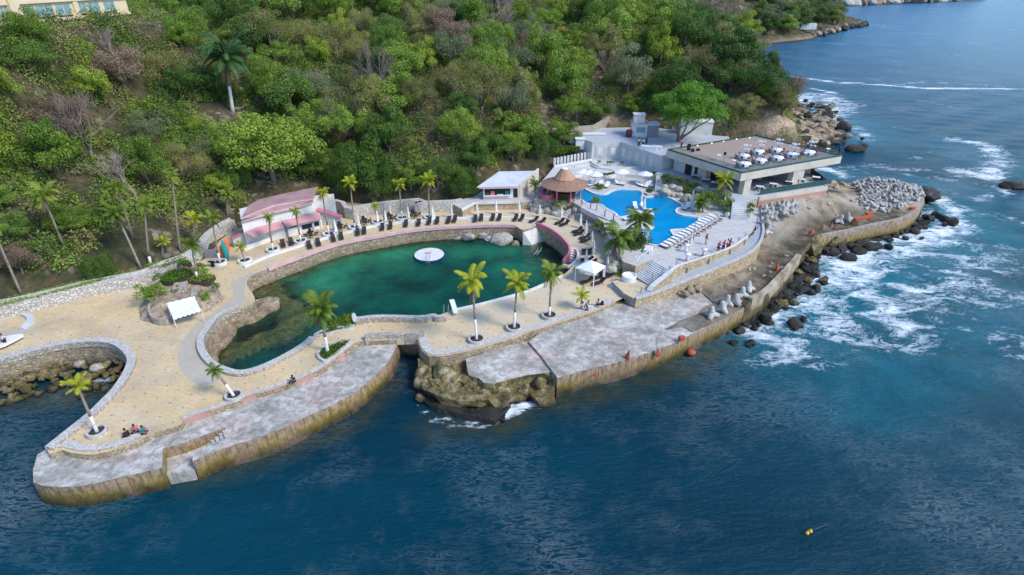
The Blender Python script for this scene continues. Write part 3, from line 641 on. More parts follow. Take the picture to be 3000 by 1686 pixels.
# pool terrace
TZ=5.1
terr=L(TZ,('I',[(760,395),(860,560),(1000,610),(1190,538),(1400,658),(1480,592),(1700,510),(1900,455),(2080,395),(2180,330),(2250,280)]),('H',[(1290,1330),(1345,1180),(1335,1050),(1325,980)]))
terr+= [Vector((42,96,0)),Vector((42,112,0)),Vector((24,122,0)),Vector((16,118,0))]+L(TZ,('G',[(480,600),(330,760),(300,930),(560,935),(800,960),(925,1030),(1100,1110),(1340,1215),(1500,1290)]),('I',[(560,60),(640,120),(680,260)]))
pool=L(TZ,('G',[(560,878),(700,905),(850,908),(925,932),(985,985),(1060,985),(1190,995),(1235,1045),(1370,1105),(1412,1168),(1560,1145),(1620,1165)]),
  ('I',[(1000,60),(1190,150),(1195,180),(1130,200),(990,215),(1110,262),(1120,345),(1160,372),(1270,385),(1340,350),(1430,300),(1440,280),(1388,215),(1410,205),(1570,200),(1650,175),(1700,125),(1712,60)]),
  ('H',[(650,1205),(410,1168),(388,1108),(490,1075),(400,1015),(300,968),(200,938),(150,935)]),('G',[(1980,882),(1895,870),(1850,893),(1762,898),(1738,850),(1715,812),(1600,797),(1400,790),(1320,812),(1250,860),(1130,858),(1050,832),(950,775),(880,757),(800,768),(845,830),(800,862),(700,872)]))
poolS=chaik(pool,1,True)
g=MB().prism(terr,2.2,TZ,[poolS],0,1); struct(g,'pool_terrace',[M['terrace'],M['rubble_tan']])
cb=MB().ribbon(poolS,.35,TZ-.3,TZ+.08,True,off=.0); single(cb,'pool_coping',[M['white_pos']],'white coping running round the free form turquoise pool','coping')
pf=MB().prism(poolS,TZ-1.3,TZ-1.2); struct(pf,'pool_floor',[plain('blue_pool_floor',(.02,.32,.62),None,.5,.5,.1,coord='pos',hv=0)])
pw=MB().prism([p for p in poolS],TZ-.4,TZ-.12); struct(pw,'pool_water',[M['pool']])
isl=L(TZ,('G',[(1528,1052),(1600,1048),(1700,1060),(1868,1050),(1882,1150),(1790,1130),(1640,1135)]))
g=MB().prism(isl,TZ-1.2,TZ+.06); single(g,'pool_island',[M['white_pos']],'small star shaped white island in the middle of the blue pool','island')
isl=L(TZ,('G',[(1600,1400),(1640,1325),(1740,1290),(1880,1275),(1860,1310),(1720,1350)]))
single(MB().prism(isl,TZ-1.2,TZ+.06),'pool_island',[M['beige']],'narrow pointed platform in the pool beside the palm','island')
# walkway climbing round the pool terrace
wo=L(3.3,('P',[(470,657),(600,622),(900,503),(1100,423),(1300,340),(1450,262),(1530,180),(1556,90)]),('J',[(292,640),(285,500),(262,345)]))
wi=L(3.3,('P',[(480,600),(570,588),(830,455),(1000,385),(1200,305),(1350,225),(1430,140),(1500,60)]),('J',[(220,660),(228,500),(215,345)]))
def chz(l,z): return [Vector((p.x,p.y,z)) for p in l]
wz=[3.75,3.8,4.1,4.4,4.65,4.85,5.0,5.1,5.12,5.15,5.2]
def walk():
    mb=MB(); vs=[]
    def rep(k,pt,z): return G(px(k,pt)[0],z)
    O=[('P',(470,657)),('P',(600,622)),('P',(900,503)),('P',(1100,423)),('P',(1300,340)),('P',(1450,262)),('P',(1530,180)),('P',(1556,90)),('J',(292,640)),('J',(285,500)),('J',(262,345))]
    I_=[('P',(480,600)),('P',(570,588)),('P',(830,455)),('P',(1000,385)),('P',(1200,305)),('P',(1350,225)),('P',(1430,140)),('P',(1500,60)),('J',(220,660)),('J',(228,500)),('J',(215,345))]
    o=chaik([rep(*a,z) for a,z in zip(O,wz)],2); i=chaik([rep(*a,z-.06) for a,z in zip(I_,wz)],2)
    n=len(o)
    for a,b in zip(o,i): vs+=[a,b,(a.x,a.y,1.5),(b.x,b.y,2)]
    mb.add(vs,[(4*k,4*k+4,4*k+5,4*k+1) for k in range(n-1)],0); mb.add(vs,[(4*k+2,4*k+6,4*k+4,4*k) for k in range(n-1)],1)
    mb.add(vs,[(0,1,3,2)],1)
    return mb,o,i
wm,wo_,wi_=walk(); struct(wm,'walkway',[M['walk'],M['rubble_tan']])
kb=MB().ribbon(wo_,.3,0,.3,zf=lambda p:0); 
kb=MB(); 
for a,b in zip(wo_,wo_[1:]): kb.beam(a+Vector((0,0,.1)),b+Vector((0,0,.1)),.35,.3)
single(kb,'kerb_wall',[M['cap']],'low grey kerb along the seaward edge of the curved walkway','kerb')
# white parapet between walkway and terrace
wp=[]
WP=[('I',(1150,885),3.9),('I',(1190,820),4.5),('I',(1330,715),5.1),('I',(1400,650),5.7),('I',(1478,598),5.6),('I',(1600,560),5.6),('I',(1800,495),5.6),('I',(1950,445),5.6),('I',(2080,390),5.6),('I',(2180,325),5.6),('I',(2245,280),5.6)]
wp=chaik([G(px(k,p)[0],z) for k,p,z in WP],1); g=MB()
vs=[]
for i_,p in enumerate(wp):
    t=(wp[min(i_+1,len(wp)-1)]-wp[max(i_-1,0)]); nn=Vector((-t.y,t.x,0)).normalized()*(.38 if i_<7 else .2)
    vs+=[p+nn,p-nn,Vector((p.x-nn.x,p.y-nn.y,2.5)),Vector((p.x+nn.x,p.y+nn.y,2.5))]
n=len(wp); g.add(vs,[(4*k,4*k+1,4*k+5,4*k+4) for k in range(n-1)]+[(4*k+3,4*k,4*k+4,4*k+7) for k in range(n-1)],0); g.add(vs,[(0,3,2,1)],0); g.add(vs,[(4*k+1,4*k+2,4*k+6,4*k+5) for k in range(n-1)],1)
single(g,'parapet_wall',[M['white_pos'],M['rubble_tan']],'curving white topped parapet with tan stone face between terrace and walkway','wall')
# block and landing at the foot of the stairs
blk=[G(q,3.75) for q in px('U',(1330,830),(1700,1010),(1660,1040),(1240,900))]
land_=[G(q,3.7) for q in px('U',(960,460),(1290,390),(1700,420),(2150,640),(2100,800),(1850,900),(1660,1000),(1330,830))]
single(MB().prism(land_,1.5,3.7,m=0,mside=1),'stair_landing',[M['paving'],M['rubble']],'tan paved landing at the foot of the wide stairs, dark stone corner','landing')
g=MB()
for k in range(3):
    a=[G(q,3.45) for q in px('U',(960-40*k,460+10*k),(1700-20*k,900+28*k))]
for k in range(3):
    a=at('U',985-60*k,490+30*k,3.58-.17*k); b=at('U',1640-50*k,880+40*k,3.58-.17*k); d=(b-a); mid=(a+b)/2
    g.box((mid.x,mid.y,2.6),(d.length,.55,.93-.19*k),math.atan2(d.y,d.x))
single(g,'low_steps',[M['walk']],'three low grey steps between the tan plaza and the stair landing','steps')
# big stairs from landing to terrace
FZ=6.9; RZ=10.8
def stair(a,b,c,d,n,mat,label,z0=1.5,name='stairs'):
    """a,b = foot left/right; c,d = head left/right"""
    g=MB()
    for k in range(n):
        t0=k/n; t1=(k+1)/n; z=a.z+(c.z-a.z)*(k+1)/n
        p=[a.lerp(c,t0),b.lerp(d,t0),b.lerp(d,t1),a.lerp(c,t1)]
        g.prism(p,z0,z)
    return single(g,name,[mat],label,'stairs')
stair(at('I',955,700,3.7),at('I',1135,815,3.7),at('I',1190,538,TZ),at('I',1400,658,TZ),12,M['greyw'],'wide pale stairs climbing from the tan plaza to the pool terrace')
stair(at('H',1015,1230,TZ),at('H',1215,1235,TZ),at('H',1040,1035,FZ),at('H',1195,1035,FZ),9,M['greyw'],'pale stairs with planters rising from the pool terrace to the restaurant')
stair(at('G',1890,830,TZ),at('G',1975,830,TZ),at('G',1915,600,FZ),at('G',1990,600,FZ),12,M['greyw'],'narrow stairs beside the pool boulders leading up to the restaurant')
stair(at('F',1790,935,.85),at('F',1955,880,.85),at('F',1690,790,3.02),at('F',1835,735,3.02),9,M['white_pos'],'white and yellow stained steps descending into the green lagoon',-1)
stair(at('F',2190,1150,1.6),at('F',2250,1180,1.6),at('F',2232,960,3.03),at('F',2325,965,3.03),7,M['white_pos'],'white bathing steps beside the pink wall at the lagoon edge',-1)

oc=L(1.2,('E',[(740,1010),(860,985),(1030,935),(1085,950),(1110,1000),(1050,1045),(960,1085),(850,1155),(700,1195),(600,1235),(540,1290),(470,1374),(380,1374),(420,1250),(500,1150),(600,1080),(700,1040)]))
land(chaik(oc,1,True),.7,lambda x,y:1.7+n3(x,y,.5,.6)+n3(x,y,1.4,.3),-1.5,[M['rock'],M['rock']],'lagoon_outcrop',.6,3,.4)
oc=L(1.0,('B',[(250,90),(350,150),(420,200),(330,300),(260,380),(230,470),(185,440),(140,360),(135,280),(160,200)]))
land(chaik(oc,1,True),.7,lambda x,y:1.4+n3(x,y,.8,.5),-1.5,[M['rock'],M['rock']],'lagoon_outcrop.001',.5,3,.3)

mo=L(2.55,('P',[(730,912),(850,840),(1000,785),(1060,720),(1150,692),(1390,645),(1435,680),(1395,720),(1250,808),(1010,915),(950,935),(870,890)]))
land(mo,.9,lambda x,y:2.62+n3(x,y,.6,.1),2.3,[M['ledge'],M['ledge']],'worn_quay_patch',.1,1,.1,wetf=lambda x,y:x*0+.75)

sh_=L(.2,('P',[(1330,890),(1480,760),(1600,660),(1760,540),(1850,400),(1930,260),(1990,200)]),('J',[(900,760),(1100,740),(1300,700),(1550,660),(1750,610),(1880,540),(2000,560),(1950,640),(1700,700),(1480,770),(1200,850),(1000,900),(880,900)]),('P',[(2000,400),(1950,540),(1820,640),(1680,740),(1520,850),(1400,905)]))
land(sh_,.9,lambda x,y:.12+n3(x,y,.45,.5)+n3(x,y,1.3,.45),-2,[M['rock_dark'],M['rock_dark']],'surf_shelf',.9,3,.4)
# ---------------------------------------------------------------- hill
WB=L(3.0,('K',[(-400,1330),(-50,1262),(200,1215),(500,1142),(800,1065),(1100,1010),(1280,970),(1430,890),(1560,850),(1680,790),(1760,720),(1800,640),(1900,560),(2010,500)]))
foot=[(-190,-20,4.6)]+[(p.x-.9,p.y+1.3,4.5) for p in WB]+[(-41,96,7),(-32,101,6.5),(-24,98,5),(-16,97.5,4.9),(-8,97.5,5),(-5,104,6.5),(3,111,7),(7,113,7.2),(12,120,7.6),(16,127,8.8),(20,131,9.8),(26,132,10.2),(36,127,10.6),(44,121,10.6),(53,118,9.5),(60,114,6.5),(65,117,2.5)]
coast=[(68,124,0),(71,134,0),(75,145,0),(79,156,0),(82,166,0),(83,178,0),(86,190,0),(92,205,0),(100,225,0),(112,260,0),(135,330,0),(160,380,0),(165,400,0),(160,480,0),(100,700,0),(-300,700,0),(-500,300,0),(-400,-50,4),(-250,-60,4)]
HP=[Vector((a,b)) for a,b,c in foot+coast]; HZ=[c for a,b,c in foot+coast]
NF=len(foot)
STEEP=[.62]*NF+[.95]*len(coast)
HA=onY(px('W',(330,345))[0],105); HB=onY(px('W',(1950,185))[0],131); HD=(HB-HA)*.8; HQ=[HA-HD,HA,HA+HD*1.2]
def hz(X,Y):
    X=np.asarray(X,float);Y=np.asarray(Y,float)
    d,z0=pdist(HP,X,Y,True,HZ); s=.62+.25*np.clip((X-10)/50,0,1)
    ins=inpoly(HP,X,Y); sd=np.where(ins,d,-d)
    cap=25+5*np.clip((60-X)/120,0,1)
    up=cap*(1-np.exp(-np.maximum(sd,0)*s/cap*1.12))
    amp=np.clip(sd/14,0,1)
    r=up+z0*np.exp(-np.maximum(sd,0)/22)+4.5*(1-np.exp(-np.maximum(sd,0)/22))+amp*(1.6*nz(X,Y,.09,5)+.9*nz(X,Y,.22,6))
    # slope shoulder: keep the spur that runs down to the sea low at its end
    r=r+np.maximum(0,HA.z-1.2-r)*np.exp(-(pdist(HQ,X,Y)/11)**4)
    return np.where(ins,r,z0+sd*1.3)
hx=axis(-110,108,1.6,-260,180,1.3); hy=axis(28,232,1.6,-60,330,1.3)
RK=[('D',[(1560,300),(1640,250),(1600,170)],3,.8)]
def rockf(X,Y,Z):
    return np.clip(np.exp(-(pdist([(56,121),(62,124),(67,132),(70,140)],X,Y)/3.5)**2)*1.2+.55*np.exp(-(pdist([(24,134),(30,137)],X,Y)/3)**2),0,1)
hill=gridmesh('hillside',hx,hy,hz,lambda X,Y,Z:Z>-2.2,{'rock':rockf},M['hill']); tag(hill,kind='structure')
# the deck lies on the land: drop the slope where the built levels stand
# far headland and far coast
fp=[G(q,0) for q in px('D',(1935,112),(1990,106),(2040,101),(2065,90),(2110,79),(2180,62),(2150,55),(2100,50),(2060,42))]+[Vector((330,640,0)),Vector((250,760,0)),Vector((0,760,0)),Vector((60,430,0)),Vector((130,395,0))]
FPH=[Vector((p.x,p.y)) for p in fp]
FST=[.25,.25,.35,.3,.12,.1,.15,.5,.8,.8,.8,.8,.8,.5]
def fz(X,Y):
    d,s=pdist(FPH,X,Y,True,FST); ins=inpoly(FPH,X,Y)
    r=np.minimum(d*.9,3.5)+55*(1-np.exp(-np.maximum(d-7,0)*s/30))+np.clip(d/10,0,1)*(2.2*nz(X,Y,.12,9)+2.2*nz(X,Y,.35,10))
    return np.where(ins,r,-d*.8)
fx=np.arange(40,345,4.); fy=np.arange(375,760,4.)
fh=gridmesh('far_headland',fx,fy,fz,lambda X,Y,Z:Z>-3,{'rock':lambda X,Y,Z:np.clip(.5-Z/6,0,1)},M['hill']); tag(fh,kind='structure')
cx_=[Vector((300,830)),Vector((399,802)),Vector((470,840)),Vector((560,900)),Vector((690,985)),Vector((760,1010)),Vector((800,1200)),Vector((300,1300)),Vector((200,900))]
def cz(X,Y):
    d=pdist(cx_,X,Y,True); ins=inpoly(cx_,X,Y)
    return np.where(ins,np.minimum(d*1.1,22)+np.maximum(d-20,0)*.35+np.clip(d/6,0,1)*(3*nz(X,Y,.06,12)+3.5*nz(X,Y,.2,13)),-d)
fc_=gridmesh('far_cliff',np.arange(200,820,7.),np.arange(790,1260,7.),cz,lambda X,Y,Z:Z>-5,{'rock':lambda X,Y,Z:np.clip(.5-Z/30,0,.35)},M['hill']); tag(fc_,kind='structure')
# ---------------------------------------------------------------- foliage
def quads(name,c,n,t,w,h,mat,parent=None,var=None,pointy=.55):
    """many leaf shaped faces: centre, normal, long direction"""
    b=np.cross(n,t); b/= (np.linalg.norm(b,axis=1,keepdims=True)+1e-9)
    w=w[:,None]/2; h=h[:,None]/2
    v=np.stack([c-t*h,c+b*w*pointy*1.6-t*h*.1,c+t*h,c-b*w*pointy*1.6-t*h*.1],1).reshape(-1,3)
    m=len(c); me=bpy.data.meshes.new(name); me.vertices.add(4*m); me.vertices.foreach_set('co',v.ravel().astype(np.float32))
    me.loops.add(4*m); me.loops.foreach_set('vertex_index',np.arange(4*m,dtype=np.int32)); me.polygons.add(m); me.polygons.foreach_set('loop_start',np.arange(0,4*m,4,dtype=np.int32))
    a=me.attributes.new('lf','FLOAT','POINT'); a.data.foreach_set('value',np.repeat(NR.rand(m) if var is None else var,4).astype(np.float32))
    me.materials.append(mat); me.update(calc_edges=True)
    return me
def unit(a): return a/(np.linalg.norm(a,axis=1,keepdims=True)+1e-9)
def crown_me(name,mat,seed,rx,rz,n,leaf,ncl,clr=(.28,.45),droop=0,flat=1.,spread=1.):
    r=np.random.RandomState(seed)
    u=unit(r.normal(size=(ncl,3))); u[:,2]=np.abs(u[:,2])*1.05-.28; u=unit(u)
    rad=r.uniform(.35,1.0,(ncl,1)); cc=u*rad*np.array([rx*spread,rx*spread,rz])
    cr=r.uniform(clr[0],clr[1],ncl)*rx; cc*=np.array([r.uniform(.8,1.15),r.uniform(.8,1.15),1]); cc[:,0]+=.12*rx*np.sin(cc[:,2]*2+seed)
    k=r.choice(ncl,n,p=cr**2/np.sum(cr**2)); d=unit(r.normal(size=(n,3))); d[:,2]=d[:,2]*.8+.25; d=unit(d)
    rr=(1-.55*r.rand(n,1)**2.2); pos=cc[k]+d*cr[k][:,None]*rr*np.array([1,1,.72*flat])
    pos[:,2]-=droop*r.rand(n)**2*rz
    nn=unit(d*1.1+r.normal(size=(n,3))*.75+np.array([0,0,.35])); tt=unit(np.cross(nn,r.normal(size=(n,3))))
    if droop: tt=unit(tt*.5+np.array([0,0,-1.]))
    s=leaf*r.uniform(.6,1.35,n); var=r.uniform(.25,.75,ncl)[k]+r.uniform(-.25,.25,n)
    return quads(name,pos,nn,tt,s*.8,s*1.25,mat,var=np.clip(var,0,1)),cc
def trunk_mb(seed,h,cc,r0,z0,nl=6):
    r=random.Random(seed); g=MB(); lean=Vector((r.uniform(-.12,.12)*h,r.uniform(-.12,.12)*h,0))
    b=Vector((0,0,-.6)); m=Vector((0,0,h*.45))+lean*.5; t=Vector((0,0,h*.95))+lean
    g.tube([b,Vector((0,0,h*.2))+lean*.1,m,t],[r0*1.25,r0,r0*.75,r0*.4],7)
    for i in r.sample(range(len(cc)),min(nl,len(cc))):
        e=Vector(cc[i])+Vector((0,0,z0)); s=b.lerp(m,r.uniform(.7,1)); q=s.lerp(e,.5)+Vector((0,0,.2*h*r.uniform(0,.5)))
        g.tube([s,q,e],[r0*.5,r0*.34,r0*.12],5)
    return g
PROTO={}
def tree_proto(key,mat,seed,h,rx,rz,n,leaf,ncl,name='hillside_tree',r0=.16,**k):
    e=thing(name,'-','tree',(0,0,-500))
    me,cc=crown_me('crown',mat,seed,rx,rz,n,leaf,ncl,**k)
    z0=h-rz*.8
    c=link('crown',me,e,(0,0,z0)); t=trunk_mb(seed,z0,cc,r0,z0).build('trunk',M['bark'],e,True)
    PROTO[key]=e; return e
def branches(g,p,d,L_,r,depth,rn,spread=.6,n=3):
    q=p+d*L_; g.tube([p,(p+q)/2+Vector((rn.uniform(-1,1),rn.uniform(-1,1),rn.uniform(-1,1)))*L_*.07,q],[r,r*.8,r*.55],5 if depth>2 else 3,cap=False)
    if depth==0: return
    for k in range(n if depth>1 else n+1):
        dd=(d+Vector((rn.uniform(-1,1),rn.uniform(-1,1),rn.uniform(-.55,.75)))*spread).normalized()
        branches(g,p.lerp(q,rn.uniform(.55,1)),dd,L_*rn.uniform(.6,.85),r*.58,depth-1,rn,spread,n)
def bare_proto(key,seed,L0,depth=5,n=3,spread=.75,r0=.1,mat='twig',name='leafless_tree'):
    rn=random.Random(seed); e=thing(name,'-','bare tree',(0,0,-500)); g=MB(); 
    g.tube([(0,0,-.4),(0.05,0,L0*.5)],[r0*1.3,r0],6)
    g.build('trunk',M[mat],e); h=MB()
    for k in range(4):
        dd=Vector((rn.uniform(-1,1),rn.uniform(-1,1),.9)).normalized(); branches(h,Vector((0.05,0,L0*.45)),dd,L0*.8,r0*.7,depth-1,rn,spread,n)
    h.build('crown',M[mat],e); PROTO[key]=e
for i,(mt,n_) in enumerate([('l_mid',0),('l_bright',0),('l_dark',0),('l_olive',0),('l_yell',0),('l_grey',0),('l_gold',0),('l_brown',0)]):
    for v in range({'l_gold':1,'l_brown':2,'l_yell':2}.get(mt,3)):
        s=i*10+v
        kw=[dict(rx=2.8,rz=2.2,n=10500,leaf=.135,ncl=30,clr=(.2,.4)),dict(rx=2.5,rz=2.7,n=10500,leaf=.14,ncl=34,clr=(.18,.36)),dict(rx=3.2,rz=1.9,n=11500,leaf=.125,ncl=46,clr=(.14,.3),spread=1.1)][v]
        if mt in('l_olive','l_grey','l_brown'): kw['n']=int(kw['n']*.85); kw['leaf']*=.8
        tree_proto(f'{mt}{v}',M[mt],s,4.0,**kw)
tree_proto('big0',M['l_mid'],71,4.2,3.0,2.5,17000,.13,60,clr=(.16,.3)); tree_proto('big1',M['l_dark'],72,4.2,2.9,2.9,15000,.15,46,clr=(.18,.32),droop=.5)
for v in range(4): bare_proto(f'bare{v}',40+v,[2.2,1.8,2.0,1.6][v],5,3,[.7,.9,.8,.6][v])
def project(p):
    th=TH; x=p[0]; y=p[1]; z=p[2]-H
    dep=y*math.cos(th)-z*math.sin(th); up=y*math.sin(th)+z*math.cos(th)
    return ((1500+F*x/dep)/DD,(843-F*up/dep)/DD)
def hit(u,v):
    """where a sight line meets the hill"""
    d=ray(u*DD,v*DD); t=30.
    T=np.arange(40,420,1.); X=d.x*T;Y=d.y*T;Z=H+d.z*T
    k=np.where((Z<hz(X,Y))&inpoly(HP,X,Y))[0]
    if len(k)==0: return None
    i=k[0]; return Vector((X[i],Y[i],float(hz(X[i],Y[i]))))
KT={'l_mid':('mid green','leafy tree'),'l_bright':('bright green','leafy tree'),'l_dark':('dark green','dense tree'),'l_olive':('olive, partly dry','bushy tree'),'l_yell':('yellow-green','feathery tree'),'l_grey':('grey-green','thin tree'),'l_gold':('golden yellow','flowering tree'),'l_brown':('brown, dried out','bush'),'bare':('leafless mauve grey','twiggy tree')}
def where(u,v):
    col=('above the long stone wall' if u<300 else 'left of the bath house' if u<560 else 'above the bath house' if u<840 else 'above the lounger promenade' if u<1180 else 'above the white kiosk' if u<1400 else 'above the white patio walls' if u<1640 else 'above the big plaza tree' if u<1800 else 'on the seaward spur')
    row='on the hilltop' if v<70 else 'high up' if v<190 else 'halfway up' if v<310 else 'low down'
    return row+' '+col
def palette(u,v,r):
    # what grows where, read off the photograph
    t=r.random()
    if u>1700: return 'l_dark' if t<.55 else 'l_olive' if t<.8 else 'l_mid' if t<.92 else 'l_brown'
    if v<110 and u<700: return 'l_bright' if t<.5 else 'l_dark' if t<.85 else 'l_mid'
    if u<480: return 'l_mid' if t<.3 else 'l_olive' if t<.55 else 'l_yell' if t<.68 else 'bare' if t<.8 else 'l_grey' if t<.92 else 'l_brown'
    if v>330 and 800<u<1250: return 'l_dark' if t<.5 else 'l_mid' if t<.8 else 'l_bright'
    if u<760: return 'l_mid' if t<.35 else 'l_dark' if t<.6 else 'l_olive' if t<.75 else 'l_bright' if t<.9 else 'l_grey'
    return 'l_mid' if t<.24 else 'l_olive' if t<.42 else 'l_yell' if t<.55 else 'l_grey' if t<.7 else 'l_bright' if t<.82 else 'l_brown' if t<.88 else 'l_dark' if t<.95 else 'bare'
SPECIAL=[] # (u,v,radius px) kept clear for trees placed one by one
# ---------------------------------------------------------------- walls
def zat(k,x,y,Y): return onY(px(k,(x,y))[0],Y).z
wallp=chaik(L(3.0,('K',[(-400,1330),(-50,1262),(200,1215),(500,1142),(800,1065),(1100,1010),(1280,970),(1430,890),(1560,850),(1680,790),(1760,720),(1800,640),(1900,560),(2010,500)])),2)
g=MB().ribbon(wallp,1.0,2.0,4.7,off=.5,m=0,mtop=1); g.ribbon(wallp,.25,4.7,4.95,off=.9,m=1)
single(g,'stone_wall',[M['rubble_pale'],M['cap']],'long pale rubble retaining wall along the foot of the wooded slope on the left','wall')
wallq=chaik(L(3.0,('S',[(2000,640),(2300,560)]),('E',[(1780,170),(2000,110),(2300,75),(2576,50)]),('F',[(420,572),(560,570),(750,560),(900,555),(1010,535)])),1)
single(MB().ribbon(wallq,.8,2.0,5.0,off=.4,m=0,mtop=1),'stone_wall',[M['rubble_pale'],M['cap']],'pale stone retaining wall behind the loungers between pink building and white kiosk','wall')
wx=L(4.4,('F',[(1000,520),(1130,452),(1640,440),(1700,500),(1720,560),(1500,525),(1200,528)]))
kt=L(4.4,('F',[(850,440),(1140,375),(1240,300),(1700,240),(1850,330),(1850,430),(1640,442),(1130,452),(1000,528)]))
g=MB().prism(kt,2,4.4,m=0,mside=1); single(g,'kiosk_terrace',[M['terrace'],M['rubble_tan']],'raised tan stone terrace in front of the white kiosk','terrace')
single(MB().ribbon(L(4.4,('F',[(990,532),(1130,455),(1640,443)])),.25,4.2,4.6),'terrace_kerb',[M['white_pos']],'white kerb along the front of the kiosk terrace','kerb')
# lagoon coping
i0=0
cw=L(3.0,('E',[(980,650),(870,685),(790,730),(760,790)]))
west=L(3.0,('E',[(700,1050),(600,1090),(500,1140),(430,1210),(380,1290)]),('B',[(135,280),(140,360),(185,440),(260,505),(370,550),(450,565),(550,548),(680,498),(850,412),(1000,318),(1040,270)]))
g=MB().ribbon(chaik(west,2),.75,2.6,3.4,off=-.3,m=1,mtop=0); single(g,'coping_wall',[M['cap'],M['rubble']],'low grey stone wall curving round the small western lobe of the lagoon','wall')
brw=L(3.0,('B',[(1430,125),(1600,100),(1800,103),(2000,110),(2050,115),(2080,88),(2150,62)]),('C',[(400,300),(480,300)]))
g=MB().ribbon(chaik(L(3.0,('B',[(1430,140),(1600,118),(1800,122),(2000,128),(2090,105)]),('C',[(420,298),(510,290)])),1),.6,2.7,3.75,off=0,m=1,mtop=0); single(g,'bridge_parapet',[M['cap'],M['rubble']],'stone parapet with pale coping on the lagoon side of the footbridge','wall')
g=MB().ribbon(chaik(L(3.0,('F',[(1620,712),(1500,704),(1300,706),(1150,712),(900,723),(600,743),(300,778),(0,838)]),('E',[(1900,348),(1700,390),(1500,450),(1300,528),(1100,598),(980,648)])),1),.45,2.7,3.18)
single(g,'pink_kerb',[M['pinkcap']],'faded pink kerb along the northern edge of the lagoon','kerb')
g=MB().ribbon(chaik(L(3.0,('F',[(1845,722),(1920,748),(2020,797),(2120,872),(2190,948),(2222,1000),(2225,1070),(2150,1160)])),1),.28,2.95,3.75); g.ribbon(chaik(L(3.0,('F',[(1845,722),(1920,748),(2020,797),(2120,872),(2190,948),(2222,1000),(2225,1070),(2150,1160)])),1),.24,-1,2.96,m=1)
single(g,'pink_wall',[M['pinkpaint'],M['lagwall']],'bright pink parapet curving along the east end of the lagoon','wall')
g=MB().ribbon(chaik(L(3.0,('F',[(2150,1160),(2225,1180),(2285,1130),(2330,1060),(2310,985)])),1),.3,2.7,3.12)
single(g,'white_kerb',[M['white_pos']],'white kerb round the bathing steps','kerb')
g=MB().ribbon(chaik(L(3.0,('F',[(2150,1285),(2000,1355),(1800,1448)]),('C',[(1150,52),(1000,92),(850,132),(700,167),(560,195)])),1),.4,2.7,3.12)
single(g,'white_kerb',[M['white_pos']],'white kerb along the straight southern edge of the lagoon','kerb')
g=MB().ribbon(chaik(L(3.0,('E',[(740,635),(900,560),(1060,500),(1400,395),(1620,330),(1850,270),(2100,210),(2400,185)]),('F',[(620,660),(900,640),(1150,625),(1450,625),(1700,640),(1850,660)])),2),.4,2.9,3.3)
single(g,'white_kerb',[M['white_pos']],'long white kerb separating the lounger strip from the upper promenade','kerb')
# quay side parapet of the promenade
g=MB().ribbon(chaik(L(3.0,('A',[(330,1010),(440,990),(500,1010),(620,1028),(760,1008),(890,968),(1000,925),(1065,885)])),1),.8,2.0,3.12,off=.4,m=1,mtop=0); single(g,'edge_wall',[M['cap'],M['rubble']],'broad stone edging round the western tip of the promenade','wall')
g=MB().ribbon(chaik(L(3.0,('A',[(1290,800),(1400,755)]),('B',[(200,880),(500,755),(880,645),(1100,545),(1250,440),(1420,300)])),1),.55,2.0,3.1,off=.25,m=1,mtop=0); single(g,'edge_wall',[M['cap'],M['pinkwall']],'low stone edging with pink stained side above the western quay','wall')
g=MB().ribbon(chaik(L(3.0,('C',[(243,430),(258,500),(290,570),(350,612),(450,617),(550,602),(700,567),(850,532),(1000,482),(1150,442),(1300,382),(1500,322),(1700,257),(1900,192),(2100,105)])),1),.95,1.9,3.12,off=.42,m=1,mtop=0); single(g,'edge_wall',[M['cap'],M['pinkwall']],'broad stone edging with faded pink side between eastern quay and plaza','wall')
g=MB().ribbon(chaik([p for p in L(3.0,*inlet)],1),.85,2.6,3.35,off=.35,m=1,mtop=0); single(g,'coping_wall',[M['cap'],M['rubble']],'pale stone wall sweeping round the small rocky inlet at far left','wall')
# footbridge
br=L(3.02,('B',[(1500,285),(1500,215),(1720,190),(2000,185),(2010,235),(1950,265),(1750,268),(1600,270)]))
g=MB(); g.prism(L(3.0,('B',[(1600,270),(1600,215),(2000,205),(1990,262),(1760,275)])),2.2,3.02)
g.ribbon(L(3.0,('B',[(1505,280),(1600,262),(1760,262),(1960,258),(2010,252)])),.5,2.2,3.6,m=1)
single(g,'footbridge',[M['paving'],M['rubble']],'short stone footbridge over the dark channel between the two quays','bridge')
# grey paths laid on the tan paving
def overlay(name,poly,mat,z=3.006):
    g=MB().prism(poly,z-.004,z); return struct(g,name,[mat])
overlay('path',chaik(L(3,('E',[(900,680),(760,750),(740,850),(760,1010),(600,1080),(420,1190),(330,1330),(250,1374),(130,1374),(200,1270),(400,1100),(600,960),(640,900),(600,830),(640,760),(800,690)]) ),1),M['greypath'])
overlay('path.001',chaik(L(3,('A',[(1560,40),(1480,110),(1440,230),(1450,330),(1500,400),(1580,470),(1540,530),(1470,555),(1370,540),(1290,470),(1250,380),(1265,290),(1320,190),(1420,80)])),1),M['greypath'],3.01)
